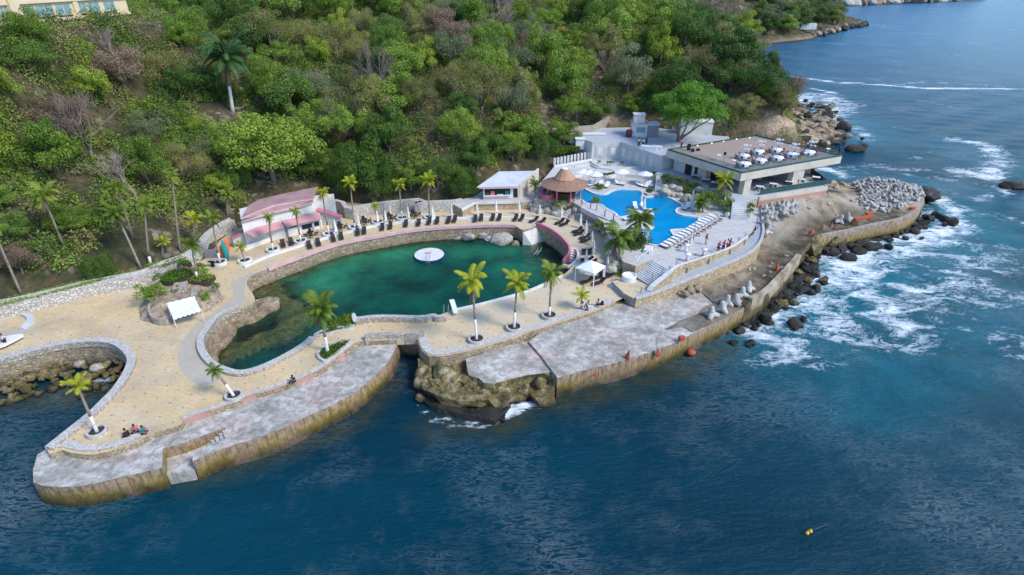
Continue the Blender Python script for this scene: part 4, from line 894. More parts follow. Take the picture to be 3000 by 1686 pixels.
# ---------------------------------------------------------------- helper for house fronts: a picture rectangle on an upright plane
class Wall:
    def __init__(s,a,b): s.a=Vector(a); s.b=Vector(b); s.d=Vector((s.b.x-s.a.x,s.b.y-s.a.y,0)); s.L=s.d.length; s.d/=s.L; s.n=Vector((s.d.y,-s.d.x,0))
    def h(s,k,x,y):
        r=ray(*px(k,(x,y))[0]); o=Vector((0,0,H)); t=(s.a-o).dot(s.n)/r.dot(s.n); p=o+r*t
        return (p-s.a).dot(s.d),p.z
    def rect(s,g,k,x0,y0,x1,y1,dep=.06,out=.02,m=0):
        a,za=s.h(k,x0,y0); b,zb=s.h(k,x1,y0); c,zc=s.h(k,(x0+x1)/2,y0); e,ze=s.h(k,(x0+x1)/2,y1)
        z0,z1=min(zc,ze),max(zc,ze); s.box(g,min(a,b),max(a,b),z0,z1,dep,out,m); return min(a,b),max(a,b),z0,z1
    def box(s,g,s0,s1,z0,z1,dep=.06,out=.02,m=0):
        p=[s.a+s.d*s0+s.n*out,s.a+s.d*s1+s.n*out,s.a+s.d*s1+s.n*(out-dep),s.a+s.d*s0+s.n*(out-dep)]
        g.prism(p,z0,z1,m=m,bottom=True)
# ---------------------------------------------------------------- hotel on the hill
ha=onY(px('W',(330,345))[0],105); hb=onY(px('W',(1950,185))[0],131)
dirn=Vector((hb.x-ha.x,hb.y-ha.y,0)).normalized(); ha0=ha-dirn*26; ha0.z=ha.z
HW=Wall(ha0,Vector((hb.x,hb.y,ha.z))); hz0=ha.z
hotel=thing('hotel_building','cream hotel block with balcony and curtained windows at the top of the hill','building',(ha.x,ha.y,hz0))
g=MB(); HW.box(g,0,HW.L,hz0,hz0+3.05,10,0); HW.box(g,0,HW.L,hz0+3.05,hz0+6.4,7,-3); g.build('wall',[M['cream']],hotel,world=True)
g=MB(); HW.box(g,0,HW.L,hz0-2.2,hz0,9.8,-.1); g.build('stone_base',[M['rubble']],hotel,world=True)
g=MB(); HW.box(g,-.3,HW.L+.4,hz0+2.75,hz0+3.55,3.4,.45); g.build('balcony',[M['cream']],hotel,world=True)
g=MB(); HW.box(g,-.3,HW.L+.4,hz0+6.4,hz0+6.9,10,.6); g.build('roof',[M['cream']],hotel,world=True)
g=MB(); HW.box(g,0,HW.L,hz0-.25,hz0+.12,.3,.28); g.build('ledge',[M['cream']],hotel,world=True)
sA,_=HW.h('W',210,250); 
g=MB(); HW.box(g,sA-.9,sA+.9,hz0-1,hz0+7,1.6,.9); g.build('pillar',[M['cream']],hotel,world=True)
sB,_=HW.h('W',1170,220); g=MB(); HW.box(g,sB-.55,sB+.55,hz0,hz0+2.8,.5,.35); g.build('pillar',[M['cream']],hotel,world=True)
for x0,x1 in ((0,150),(265,345),(365,490),(555,830),(865,1095),(1220,1335),(1365,1540),(1600,1775)):
    a,_=HW.h('W',x0+8,230); b,_=HW.h('W',x1,230); g=MB(); HW.box(g,a,b,hz0+.75,hz0+2.35,.06,.03); f=g.build('window',[M['glassy']],hotel,world=True)
    g=MB(); HW.box(g,a-.1,b+.1,hz0+.66,hz0+.75,.14,.12); HW.box(g,a-.1,a,hz0+.75,hz0+2.4,.12,.08); HW.box(g,(a+b)/2-.04,(a+b)/2+.04,hz0+.75,hz0+2.35,.1,.07); fr=g.build('window_frame',[M['cream']],hotel,world=True)
    g=MB(); HW.box(g,a,b,hz0+.3,hz0+.5,.06,.02); g.build('vent',[M['dark']],hotel,world=True)
for k in range(9):
    s=2+k*(HW.L-3)/9; g=MB(); HW.box(g,s,s+2.2,hz0+3.6,hz0+5.7,.1,-2.95); g.build('balcony_door',[M['dark']],hotel,world=True)
g=MB(); HW.box(g,0,HW.L,hz0+3.55,hz0+4.1,.05,.35); g.build('railing',[M['greenglass']],hotel,world=True)
# ---------------------------------------------------------------- pink roofed bath house
bh=thing('bath_house','long white bath house with pink roofs on two levels beside the palms','building',tuple(at('S',1130,1000,3)))
f0=at('S',270,1425,3.0); f1=at('S',830,1205,3.0); f2=at('S',1130,1142,3.0); f3=at('S',1925,930,3.0)
bk=Vector((-.42,.9,0)).normalized()
E0=3+2.15
g=MB(); g.prism([f1,f2,f3,f3+bk*4.2,f1+bk*4.2],3,E0-.02); g.prism([f0,f1,f1+bk*.25,f0+bk*.25],3,3.65); g.prism([f0+bk*3.4,f1+bk*3.4,f1+bk*3.7,f0+bk*3.7],3,E0); g.build('wall',[M['white_pos']],bh,world=True)
ev=L(E0,('S',[(440,1115),(800,1000),(1100,905),(1440,830),(1925,715)])); tp=L(5.75,('S',[(265,1020),(640,872),(1000,775),(1340,690),(1800,585)]))
def sheet(g,a,b,th=.14,m=0):
    n=len(a); vs=[]
    for p,q in zip(a,b): vs+=[p,q,p-Vector((0,0,th)),q-Vector((0,0,th))]
    fs=[]
    for i in range(n-1):
        k=4*i; fs+=[(k,k+4,k+5,k+1),(k+3,k+7,k+6,k+2),(k+2,k+6,k+4,k)]
    fs+=[(0,1,3,2),(4*n-4,4*n-2,4*n-1,4*n-3)]; g.add(vs,fs,m)
g=MB(); sheet(g,ev[:3],tp[:3]); g.build('awning_roof',[M['pinkroof2']],bh,world=True)
g=MB(); sheet(g,[ev[2]+Vector((.35,.1,0))]+ev[3:],[tp[2]+Vector((.35,.1,0))]+tp[3:]); g.build('awning_roof',[M['pinkroof2']],bh,world=True)
rg=L(8.0,('S',[(190,745),(520,600),(900,460),(1300,390),(1700,330)])); ee=L(7.55,('S',[(185,778),(620,662),(900,590),(1240,510),(1720,372)])); rb=L(8.25,('S',[(330,470),(560,330),(1000,220),(1400,140),(1830,50)]))
g=MB(); sheet(g,ee,rg); sheet(g,rg,rb); g.build('roof',[M['pinkroof']],bh,world=True)
g=MB()
for a,b in zip(rg,rg[1:]): g.beam(a+Vector((0,0,.05)),b+Vector((0,0,.05)),.2,.16)
for a,b in zip(ee,ee[1:]): g.beam(a+Vector((0,0,-.05)),b+Vector((0,0,-.05)),.12,.3)
g.build('roof_edge',[M['pinkcap']],bh,world=True)
up=[p+bk*.45 for p in ee]; 
g=MB(); g.prism([Vector((p.x,p.y,0)) for p in up]+[up[-1]+bk*5,up[0]+bk*5],3,7.5); g.build('upper_wall',[M['white_pos']],bh,world=True)
FW=Wall(f2,f3); FW1=Wall(f1,f2); 
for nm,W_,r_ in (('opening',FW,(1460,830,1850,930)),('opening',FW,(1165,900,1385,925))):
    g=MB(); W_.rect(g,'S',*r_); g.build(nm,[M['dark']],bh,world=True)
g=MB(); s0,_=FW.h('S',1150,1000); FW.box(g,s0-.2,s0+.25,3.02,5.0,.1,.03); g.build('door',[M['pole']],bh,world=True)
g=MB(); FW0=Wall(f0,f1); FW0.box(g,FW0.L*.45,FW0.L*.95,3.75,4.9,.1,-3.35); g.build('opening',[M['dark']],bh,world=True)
for q in (at('S',490,1240,3.0),at('S',1740,985,3.0),at('S',1890,940,3.0)):
    g=MB(); g.box((q.x,q.y,3),(.28,.28,2.1)); g.build('column',[M['white_pos']],bh,world=True)
for k,(a,b) in enumerate(((( 0,1140),(270,985)),((1800,530),(2317,690)))):
    A_=at('S',a[0],a[1],4.6 if k==0 else 5.6); B_=at('S',b[0],b[1],5.4 if k==0 else 4.6); 
    g=MB(); g.beam(A_,B_,.9,.12); g.build('sloping_cap',[M['pinkpaint']],bh,world=True)
    g=MB(); w_=Vector((0,0,1)); vs=[A_-w_*.08,B_-w_*.08,Vector((B_.x,B_.y,3)),Vector((A_.x,A_.y,3))]; nn=(B_-A_).cross(w_).normalized()*.15
    g.add([v+nn for v in vs]+[v-nn for v in vs],[(0,1,2,3),(7,6,5,4),(0,4,5,1),(1,5,6,2),(3,2,6,7),(0,3,7,4)]); g.build('side_wall',[M['greyw']],bh,world=True)
q0=at('S',1700,470,5.9); q1=at('S',2190,420,5.9)
single(MB().ribbon([q0,q1],.4,3,7.6),'white_wall',[M['white_pos']],'plain white wall continuing right of the bath house under the trees','wall')
# ---------------------------------------------------------------- white kiosk
kk=thing('kiosk','white kiosk with flat roof, pink trim and wide serving hatch','building',tuple(at('F',1440,405,4.4)))
a=at('F',1238,412,4.4); b=at('F',1642,402,4.4); d_=(b-a).normalized(); KW=Wall(a,b)
er=at('F',1845,290,4.4); depth=(er-b).length; nb=(er-b).normalized()
g=MB(); g.prism([a,b,b+nb*depth,a+nb*depth],4.2,6.9); g.build('wall',[M['white_pos']],kk,world=True)
g=MB(); g.prism([b,b+d_*.25,b+d_*.25+nb*(depth+.2),b+nb*(depth+.2)],4.2,6.9,z1f=None); 
sw=[b+d_*.01,b+d_*.3,b+d_*.3+nb*(depth+.2),b+d_*.01+nb*(depth+.2)]
g=MB(); vs=[(p.x,p.y,4.2) for p in sw]+[(sw[0].x,sw[0].y,7.1),(sw[1].x,sw[1].y,7.1),(sw[2].x,sw[2].y,8.3),(sw[3].x,sw[3].y,8.3)]
g.add(vs,[(0,1,5,4),(1,2,6,5),(2,3,7,6),(3,0,4,7),(4,5,6,7)]); g.build('side_wall',[M['beige']],kk,world=True)
g=MB(); o=.45; fr_=[a-d_*.7-nb*.6,b-nb*.6]; bk_=[a-d_*.7+nb*depth,b+nb*depth]
sheet(g,[Vector((p.x,p.y,6.95)) for p in fr_],[Vector((p.x,p.y,7.9)) for p in bk_],.2); g.build('roof',[plain('silver_roof',(.62,.63,.66),(.45,.46,.5),.6,.5,.2,coord='pos',hv=0)],kk,world=True)
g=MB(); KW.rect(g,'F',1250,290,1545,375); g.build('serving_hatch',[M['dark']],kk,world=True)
for i,(x0,x1,y0,y1,mt) in enumerate(((1260,1300,330,370,'l_hedge'),(1320,1365,315,365,'pinkcl'),(1490,1530,310,360,'teal'),(1395,1465,350,372,'whitecl'))):
    g=MB(); KW.rect(g,'F',x0,y0,x1,y1,.05,.06); g.build('display',[M[mt]],kk,world=True)
g=MB(); KW.rect(g,'F',1580,285,1632,388); g.build('door',[M['dark']],kk,world=True)
g=MB(); KW.box(g,-.7,KW.L,6.62,6.9,.12,.6); KW.box(g,-.02,KW.L+.02,4.4,4.55,.1,.05); g.build('pink_trim',[M['pinkcap']],kk,world=True)
g=MB(); KW.box(g,.05,KW.L*.77,5.05,5.2,.5,.35); g.build('counter',[M['white_pos']],kk,world=True)
# ---------------------------------------------------------------- grey hut under the big tree
p=onY(px('D',(700,475))[0],103)
ht=thing('grey_hut','small grey concrete hut standing on the slope below the large round tree','hut',tuple(p))
g=MB(); g.box((0,0,-3),(2.6,2.2,5.6),.15); g.build('wall',[M['greyw']],ht); g=MB(); g.box((0,0,2.6),(3.0,2.6,.2),.15); g.build('roof',[M['pole']],ht); g=MB(); g.box((.3,-1.12,1.2),(1.3,.1,.7),.15); g.build('window',[M['dark']],ht)
# ---------------------------------------------------------------- restaurant with roof terrace
cN,cL,cB,cR=[at('H',*q,RZ) for q in ((1145,702),(288,432),(1310,266),(2298,502))]
rs=thing('restaurant_building','two storey seaside restaurant with cantilevered brown roof terrace and square piers','building',(cN.x,cN.y,TZ))
g=MB(); g.prism([cN,cR,cB,cL],RZ-1.3,RZ,bottom=True,mside=1); 
g.build('roof_deck',[M['deckwood'],M['beige']],rs,world=True)
def q4(s,t): return cL.lerp(cN,s).lerp(cB.lerp(cR,s),t)
fl=L(FZ,('H',[(150,705),(400,720),(560,768),(760,855),(930,925),(1025,1012),(1040,1035),(1205,1035),(1345,972),(2125,850),(1925,695)]))
fl=[Vector(p) for p in fl]+[q4(.35,.95),q4(0,.7),q4(-.1,.1)]
g=MB(); g.prism(fl,2.0,FZ,m=0,mside=1); g.build('lower_floor',[M['plaza'],M['rubble']],rs,world=True)
g=MB(); g.ribbon(L(FZ,('H',[(1345,975),(2125,853),(1935,700)])),.2,2.0,FZ-.6,off=-.05); g.build('pink_base',[M['pinkwall']],rs,world=True)
g=MB(); g.ribbon(L(FZ,('H',[(1345,975),(2125,853),(1935,700)])),.3,FZ-.6,FZ+.12); g.build('floor_edge',[M['beige']],rs,world=True)
g=MB(); g.ribbon(L(FZ,('H',[(1348,950),(2110,832),(1930,690)])),.04,FZ+.1,FZ+1.0); g.build('glass_railing',[M['greenglass']],rs,world=True)
g=MB(); g.prism([q4(.02,.08),q4(.42,.08),q4(.42,.75),q4(.02,.75)],FZ-.5,RZ-1.28); g.build('core_wall',[M['greyw']],rs,world=True)
CW=Wall(q4(.02,.08),q4(.42,.08))
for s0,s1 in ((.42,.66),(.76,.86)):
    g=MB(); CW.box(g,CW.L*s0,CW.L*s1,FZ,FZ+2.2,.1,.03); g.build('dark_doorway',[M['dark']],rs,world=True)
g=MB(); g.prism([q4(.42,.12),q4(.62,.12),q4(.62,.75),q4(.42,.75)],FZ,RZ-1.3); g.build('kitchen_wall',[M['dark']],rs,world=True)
for k,q,s in ((0,at('H',1165,925,FZ),(1.5,1.1)),(1,at('H',1715,822,FZ),(1.5,1.1)),(2,at('H',725,775,FZ),(1.3,1.0)),(3,q4(.96,.62),(1.2,1.)),(4,q4(.5,.92),(1.2,1.))):
    g=MB(); g.box((q.x,q.y,FZ),(s[0],s[1],RZ-1.3-FZ),math.atan2((cR-cN).y,(cR-cN).x)); g.build('pier',[M['beige']],rs,world=True)
ring=[cN,cR,cB,cL]; cen=(cN+cB)/2; rin=[p.lerp(cen,.02) for p in ring]
g=MB(); g.ribbon([Vector((p.x,p.y,0)) for p in rin],.35,RZ,RZ+.22,True); g.build('parapet',[M['greenglass']],rs,world=True)
# glass panes of the railing with posts
for a_,b_ in ((0,1),(3,0),(1,2)):
    g=MB(); g.ribbon([rin[a_].lerp(cen,.02),rin[b_].lerp(cen,.02)],.03,RZ+.2,RZ+.95)
    t=NT('clear_glass') if 'clear_glass' not in M else None
    if t:
        tr=t.n('ShaderNodeBsdfTransparent'); tr.inputs[0].default_value=(.8,.88,.86,1); gl_=t.n('ShaderNodeBsdfGlossy'); gl_.inputs['Roughness'].default_value=.05; mx=t.n('ShaderNodeMixShader'); mx.inputs[0].default_value=.1
        t.l(tr.outputs[0],mx.inputs[1]); t.l(gl_.outputs[0],mx.inputs[2]); M['clear_glass']=t.done(mx.outputs[0])
    g.build('glass_railing',[M['clear_glass']],rs,world=True)
# ---------------------------------------------------------------- plaza and patio walls
PZ=5.7
w0=at('G',1050,408,PZ); w1=at('G',1420,398,PZ); w2=at('G',1912,592,PZ)
PT=zat('G',1420,160,w1.y); print('plaza top',PT, 'corner',w1, w2, cL)
PT=min(max(PT,9.2),10.4)
pl=[w0,w1,w2,cL+Vector((-.5,.5,0)),cL.lerp(cB,.75),Vector((46,121,0)),Vector((30,128,0)),Vector((18,127,0)),Vector((12,122,0))]
g=MB(); g.prism(pl,TZ-.5,PT,m=0,mside=1); single(g,'entrance_plaza',[M['plaza'],M['greyw']],'grey entrance plaza raised on tall white walls above the patio','terrace')
for nm,A_,B_,n_ in (('a',w0,w1,2),('b',w1,w2,5)):
    W_=Wall(A_,B_)
    for i in range(n_):
        c=(i+.5)/n_*W_.L*.92+.3; hw=W_.L/n_*.3
        e=thing('wall_panel','%s relief panel on the white patio wall, %s'%('wide' if nm=='a' else 'tall',('left of the inner corner, nearer the hedge' if i==0 else 'left of the inner corner, nearer the corner') if nm=='a' else ['first right of the inner corner','second right of the inner corner','middle of the long wall','fourth right of the inner corner','nearest the restaurant'][i]),'wall panel',tuple(W_.a+W_.d*c))
        g=MB(); W_.box(g,c-hw,c+hw,PZ+.7,PT-.8,.2,.12); g.build('panel',[M['greyw']],e,world=True)
        g=MB(); W_.box(g,c-hw*.55,c+hw*.55,PZ+1.1,PT-1.2,.2,.2); g.build('inner_panel',[M['white_pos']],e,world=True)
def hedge(path,w,h,z,label,name='hedge',mat='l_hedge',dens=170,leaf=.13,group=None,cat='hedge'):
    """clipped hedge: stems box inside, leaves all through its volume"""
    pts=[Vector((p[0],p[1],0)) for p in path]; Ls=[(b-a).length for a,b in zip(pts,pts[1:])]; T=sum(Ls); n=int(T*w*h*dens+T*(w+2*h)*dens*.6)
    s=NR.rand(n)*T; cx=np.zeros((n,3)); acc=0
    for a,b,l in zip(pts,pts[1:],Ls):
        k=(s>=acc)&(s<=acc+l); t=((s-acc)/l)[k]; d=(b-a)/l; nn=np.array([-d.y,d.x,0])
        off=NR.uniform(-1,1,k.sum()); off=np.sign(off)*np.abs(off)**.45*w/2*(1+.12*np.sin(s[k]*2.3)); zz=NR.rand(k.sum())**.5*h*(1+.1*np.sin(s[k]*1.7+1))
        cx[k]=np.array(a)+np.outer(t*l,np.array(d))+np.outer(off,nn); cx[k,2]=z+zz; acc+=l
    nn=unit(NR.normal(size=(n,3))+np.array([0,0,.7])); tt=unit(np.cross(nn,NR.normal(size=(n,3)))); sz=leaf*NR.uniform(.7,1.4,n)
    c0=cx.mean(0); c0[2]=z; me=quads(name,cx-c0,nn,tt,sz,sz*1.3,M[mat]); o=link(name,me,None,tuple(c0)); return tag(o,label,cat,group)
hedge(L(PZ+.5,('G',[(555,400),(800,350),(1045,300)])),1.3,1.2,PZ+1.4,'bright clipped hedge above the white stub fence on the patio')
hedge(L(PZ,('G',[(1060,385),(1240,362),(1415,335)])),.5,.5,PZ+.5,'dark clipped hedge along the foot of the white patio wall')
for i,(x0,x1,y) in enumerate(((1130,1175,465),(1250,1360,475),(1435,1475,480),(1615,1665,450))):
    hedge(L(PZ,('G',[(x0,y),(x1,y)])),.6,.5,PZ+.3,'small clipped box hedge on the patio, %s from the left'%['first','second','third','fourth'][i],leaf=.11)
hedge(L(PZ,('G',[(960,560),(1080,575),(1130,600),(1250,608),(1370,580),(1500,580)])),.4,.35,PZ,'thin curving hedge on the edge of the upper patio')
hedge(L(PZ,('G',[(1680,600),(1800,590),(1905,600)])),.6,.4,PZ,'short hedge at the right end of the upper patio')
g=MB()
for i in range(11):
    x=565+i*44.5; q=at('G',x,470-i*8.5+8,PZ); g.box((q.x,q.y,PZ),(.45,.5,1.5))
q0=at('G',540,492,PZ); q1=at('G',1045,398,PZ); g.ribbon([q0,q1],.3,PZ-.5,PZ+.3,off=-.4)
e=thing('stub_fence','row of short white pillars below the bright hedge','fence',tuple(q0)); g.build('pillars',[M['white_pos']],e,world=True)
pt=L(PZ,('G',[(330,760),(480,590),(560,490),(1045,408),(1420,396),(1912,592),(1905,630),(1700,612),(1500,590),(1380,590),(1250,618),(1110,605),(1080,580),(960,570),(860,600),(600,700)]))
single(MB().prism(pt,TZ-.3,PZ,m=0,mside=1),'upper_patio',[M['patio'],M['white_pos']],'pale stepped patio between the palapa bar and the white walls','terrace')
g=MB(); 
for pa in ([(1040,430),(1100,480),(1180,520)],[(1190,525),(1480,520),(1680,500)],[(1480,520),(1700,500),(1880,560)],[(830,500),(1040,480),(1120,520),(1350,550)]):
    g.ribbon(L(PZ,('G',pa)),.25,PZ,PZ+.35)
single(g,'patio_walls',[M['white_pos']],'low white seat walls zigzagging across the upper patio','wall')
# upper plaza buildings
def boxhouse(k,x,y,z,sx,sy,h,rz,name,label,cat='building',mat='white_pos',win=None,door=None,roof=None):
    q=at(k,x,y,z); e=thing(name,label,cat,tuple(q),rz); g=MB(); g.box((0,sy/2,-.5),(sx,sy,h+.5)); g.build('wall',[M[mat]],e)
    g=MB(); g.box((0,sy/2,h),(sx+.3,sy+.3,.18)); g.build('roof',[M[roof or mat]],e)
    if win: g=MB(); g.box((win[0],-.02,win[1]),(win[2],.08,win[3])); g.build('window',[M['glassy']],e)
    if door: g=MB(); g.box((door[0],-.02,0),(door[1],.08,door[2])); g.build('door',[M['dark']],e)
    return e
boxhouse('Q',680,600,PT,3.4,3,2.6,-.1,'gate_house','small white gate house with pink canopy on the entrance plaza',win=(.2,.9,1.8,1.1),roof='pinkcap')
boxhouse('Q',680,330,PT+2.5,2.2,1.6,1.9,0,'roof_room','small cream roof room standing above the gate house','building')
boxhouse('Q',960,610,PT,2.3,2.6,2.5,-.1,'service_room','olive grey service room between gate house and boulder',mat='pole',roof='white_pos')
boxhouse('Q',1900,560,PT,6.5,3,2.7,-.15,'plaza_building','plain white building half hidden behind the forked plaza tree',mat='white_pos')
boxhouse('G',990,150,PT-.9,7.5,1.0,1.3,.0,'roadside_wall','low cream walled terrace on the slope above the hedge','wall')
boxhouse('G',900,235,PT-1.5,1.8,1.2,1.6,.0,'white_cabin','small white cabin beside the leafless bush above the patio')
q=at('Q',455,600,PT); g=MB().lathe([(.5,0),(.7,.4),(.7,1.2),(.45,1.5)],14); e=tag(g.build('water_tank',[plain('red_tank',(.22,.04,.04),None,1,.5,.1)],loc=tuple(q),smooth=True),'dark red water tank beside the gate house on the plaza','tank')
single(MB().ribbon(L(PT,('Q',[(-1200,560),(-300,480),(130,215),(530,215)])),.6,PT-2,PT+1.3),'stone_wall',[M['rubble']],'grey rubble wall climbing behind the entrance plaza','wall')
single(MB().ribbon([at('Q',2150,470,PT+1.5),at('Q',2560,650,PT-.2)],.5,PT-3,PT-.1),'sloping_wall',[M['white_pos']],'white ramp wall sloping down behind the roof terrace','wall')
# ---------------------------------------------------------------- palapa bar
pc=at('G',695,672,8.05); 
pb=thing('palapa_bar','round poolside bar with two tier shingled conical roof','bar',(pc.x,pc.y,TZ))
def cone(r0,z0,r1,z1,n=16,mat='tile',name='roof_tier',parent=pb):
    g=MB(); N=9; 
    prof=[(r0-.25,z0-.12),(r0,z0-.1)]+[(r0+(r1-r0)*t/N*1.0,z0+(z1-z0)*(t/N)**1.08) for t in range(N+1)]
    # stepped courses of shingles
    p2=[]
    for i,(r,z) in enumerate(prof[2:]):
        p2+=[(r,z),(r+(r1-r0)/N*.92,z+(z1-z0)/N*.80)]
    g.lathe([(r0-.3,z0-.14),(r0,z0-.1)]+p2[:-1],n); return g.build(name,[M[mat]],parent)
r1_=cone(4.15,2.3,1.6,3.35); r2_=cone(1.85,3.4,.72,5.0,12,'tile2')
g=MB().lathe([(.6,4.95),(.6,5.1),(.5,5.13)],12); g.build('roof_cap',[M['white']],pb)
for i in range(8):
    a=i*PI/4+.3; g=MB().tube([(3.1*math.cos(a),3.1*math.sin(a),0),(3.1*math.cos(a),3.1*math.sin(a),2.4)],.14,8); g.build('column',[M['pinkpaint']],pb)
g=MB().lathe([(2.0,0),(2.0,1.05),(2.25,1.07),(2.25,1.15),(1.6,1.15)],20); g.build('counter',[M['wood']],pb)
g=MB().lathe([(.9,0),(.9,2.3)],10); g.build('bar_core',[M['dark']],pb)
for i in range(9):
    a=PI+.2+i*.34; c=(2.65*math.cos(a),2.65*math.sin(a)); g=MB(); g.lathe([(.16,.68),(.18,.74),(.16,.78)],10,(c[0]+pc.x,c[1]+pc.y,TZ)); g.tube([(c[0]+pc.x,c[1]+pc.y,TZ),(c[0]+pc.x,c[1]+pc.y,TZ+.7)],.03,6); g.lathe([(.17,0),(.15,.03)],10,(c[0]+pc.x,c[1]+pc.y,TZ))
    single(g,'bar_stool',[M['wood']],'round bar stool under the palapa roof facing the pool','stool','bar stools round the palapa counter')
g=MB().ribbon(chaik(L(TZ,('G',[(380,800),(370,860),(400,915),(480,935),(560,900),(600,850)])),2),.5,TZ-.2,TZ+.8); single(g,'pink_wall',[M['pinkpaint']],'curved pink seat wall wrapping round the palapa bar','wall')
g=MB().ribbon(chaik(L(TZ,('G',[(800,770),(845,830),(800,865),(700,875),(600,872)])),1),.6,TZ-.2,TZ+.14); single(g,'bar_plinth',[M['rubble_tan']],'tan stone plinth curving between bar and pool','plinth')
# rope fence posts on the boulder wall
fp_=[('G',q) for q in ((363,925),(528,910),(700,925),(816,960),(924,1000),(1040,1050),(1122,1070),(1228,1150),(1343,1195))]
for i,(k,q) in enumerate(fp_):
    p=at(k,*q,TZ); g=MB().box((p.x,p.y,TZ),(.13,.13,1.05)); single(g,'fence_post',[M['wood']],'dark wooden fence post on the edge of the pool terrace','post','dark posts along the pool terrace')
g=MB().ribbon(chaik(L(TZ,('G',[(930,1035),(1100,1125),(1340,1220),(1430,1260)])),1),.5,TZ-.7,TZ+.12); single(g,'terrace_edge',[M['greyw']],'grey concrete edge beam along the western rim of the pool terrace','kerb')
# planters left/right of restaurant stairs
for i,(x,y) in enumerate(((1000,1030),(985,1085),(985,1150),(1225,1040),(1235,1100),(1240,1160))):
    p=at('H',x,y,TZ+.7); g=MB().lathe([(.3,-.7),(.42,0),(.36,-.04)],12,tuple(p)); single(g,'flower_pot',[M['white_pos']],'%s pot on the %s side of the restaurant stairs'%(['upper','middle','lower'][i%3],'left' if i<3 else 'right'),'pot')
# ---------------------------------------------------------------- trees placed one by one (seen singly in the photograph)
def place(key,p,s,rz,label,group=None,name=None,cat='tree'):
    o=dup(PROTO[key],tuple(p),rz,s,label,group); o['category']=cat
    return o
def sized(u,v,rpx,proto_r,zoff=0):
    """crown centre seen at (u,v) with radius rpx: a tree on the slope whose crown lands there"""
    # walk along the ray: choose the point whose ground is crown-height below
    d=ray(u*DD,v*DD); best=None
    for t in range(40,330):
        p=Vector((d.x*t,d.y*t,H+d.z*t)); 
        dep=t; R_=rpx*DD*dep/F; s=R_/proto_r; hc=3.0*s
        gz=float(hz(p.x,p.y)); 
        if p.z-hc<gz and inpoly(HP,np.array([p.x]),np.array([p.y]))[0]:
            return Vector((p.x,p.y,gz)),s
    return None,1
ONE=[('l_grey',1,665,345,125,'l','large round-crowned tree with fine even foliage above the grey hut'),
 ('bare0',0,285,115,52,'b','leafless pinkish brown tree on the upper slope below the hotel'),('bare2',0,320,430,85,'b','wide leafless grey tree tangled above the left palms'),
 ('bare1',0,510,370,45,'b','bare grey tree left of the large round tree'),('bare3',0,1420,130,55,'b','leafless pinkish tree with golden top on the upper slope'),('bare0',0,1530,165,42,'b','smaller leafless pink tree left of the headland'),
 ('l_yell0',0,430,375,42,'l','lime green feathery tree rising over the tall left palm'),('l_yell1',0,545,455,48,'l','lime green tree above the dry garden left of the bath house'),
 ('l_yell0',0,480,310,30,'l','small lime green tree beside the bare grey tree'),('l_gold0',0,1425,95,38,'l','golden topped tree on the upper slope'),
 ('l_dark1',0,915,400,85,'l','dark drooping tree with hanging branches left of centre above the loungers'),('l_dark0',0,880,470,60,'l','low dark drooping tree just behind the promenade wall'),
 ('l_dark1',0,1850,110,85,'l','very large dark tree on the headland spur'),('l_dark0',0,1905,190,60,'l','dark round tree at the seaward end of the spur'),('l_olive0',0,1780,150,60,'l','olive brown tree in the middle of the spur'),
 ('l_bright1',0,1930,225,30,'l','bright green bush hanging on the cliff edge of the spur'),('l_olive1',0,1960,150,50,'l','pale olive tree leaning out over the open sea'),('l_mid1',0,1700,50,70,'l','broad mid green tree at the top of the spur'),
 ('l_yell1',0,1880,50,50,'l','sunlit yellow-green tree on the skyline of the spur'),('l_olive2',0,1880,265,38,'l','low brownish bush on the rocks behind the plaza'),('l_bright0',0,1010,150,75,'l','broad bright green tree halfway up the middle slope'),
 ('l_dark0',0,60,130,60,'l','dark green tree group at the left edge below the hotel'),('l_bright0',0,470,55,60,'l','bright green leafy tree right of the hotel'),('l_bright1',0,640,50,60,'l','bright green tree on the crest right of the hotel'),
 ('l_mid0',0,660,175,55,'l','mid green tree behind and right of the royal palm')]
ONE+=[(('big1' if i%3==0 else 'l_dark%d'%(i%3) if i%2 else 'l_mid%d'%(i%3)),0,u,v,r_,'l',['dense dark','full mid green','tall dark'][i%3]+' tree '+w_) for i,(u,v,r_,w_) in enumerate(((575,440,50,'just left of the bath house roof'),(760,418,52,'behind the middle of the bath house roof'),(825,428,48,'hanging over the right end of the bath house'),(960,440,50,'hanging over the promenade wall, second from the drooping tree'),(1030,430,52,'overhanging the wall behind the middle loungers'),(1100,425,55,'overhanging the wall by the tall spreading palm'),(1165,440,45,'just left of the white kiosk'),(1200,390,55,'on the slope behind the kiosk, left one'),(1290,395,50,'on the slope right behind the kiosk roof'),(1360,400,45,'between kiosk and palapa on the slope'),(1420,350,45,'above the bright patio hedge'),(1500,300,42,'above the low cream walls'),(1640,235,42,'left of the plaza tree on the slope'),(40,560,55,'low at the left edge behind the leaning palm'),(190,560,50,'low on the open slope between left palms'),(240,660,40,'just above the long wall at the left'),(1590,262,36,'above the gate house')))]
PR={'l':2.9,'b':2.6}; taken=[]
for key,_,u,v,r_,ty,lab in ONE:
    if key=='l_grey': key='big0'
    if 'drooping' in lab: key='big1'
    p,s=sized(u,v,r_*.92,PR[ty])
    if p is None: continue
    o=place(key,p,s,random.uniform(0,6),lab,cat='bare tree' if ty=='b' else 'tree'); taken.append((p.x,p.y,2.9*s*.8))
RPB=hit(588,290); taken.append((RPB.x,RPB.y,5.5)); taken.append((RPB.x+.3,RPB.y-6,4.5)); taken.append((ht.location.x,ht.location.y,5)); taken.append((ht.location.x+.3,ht.location.y-5,4.5))
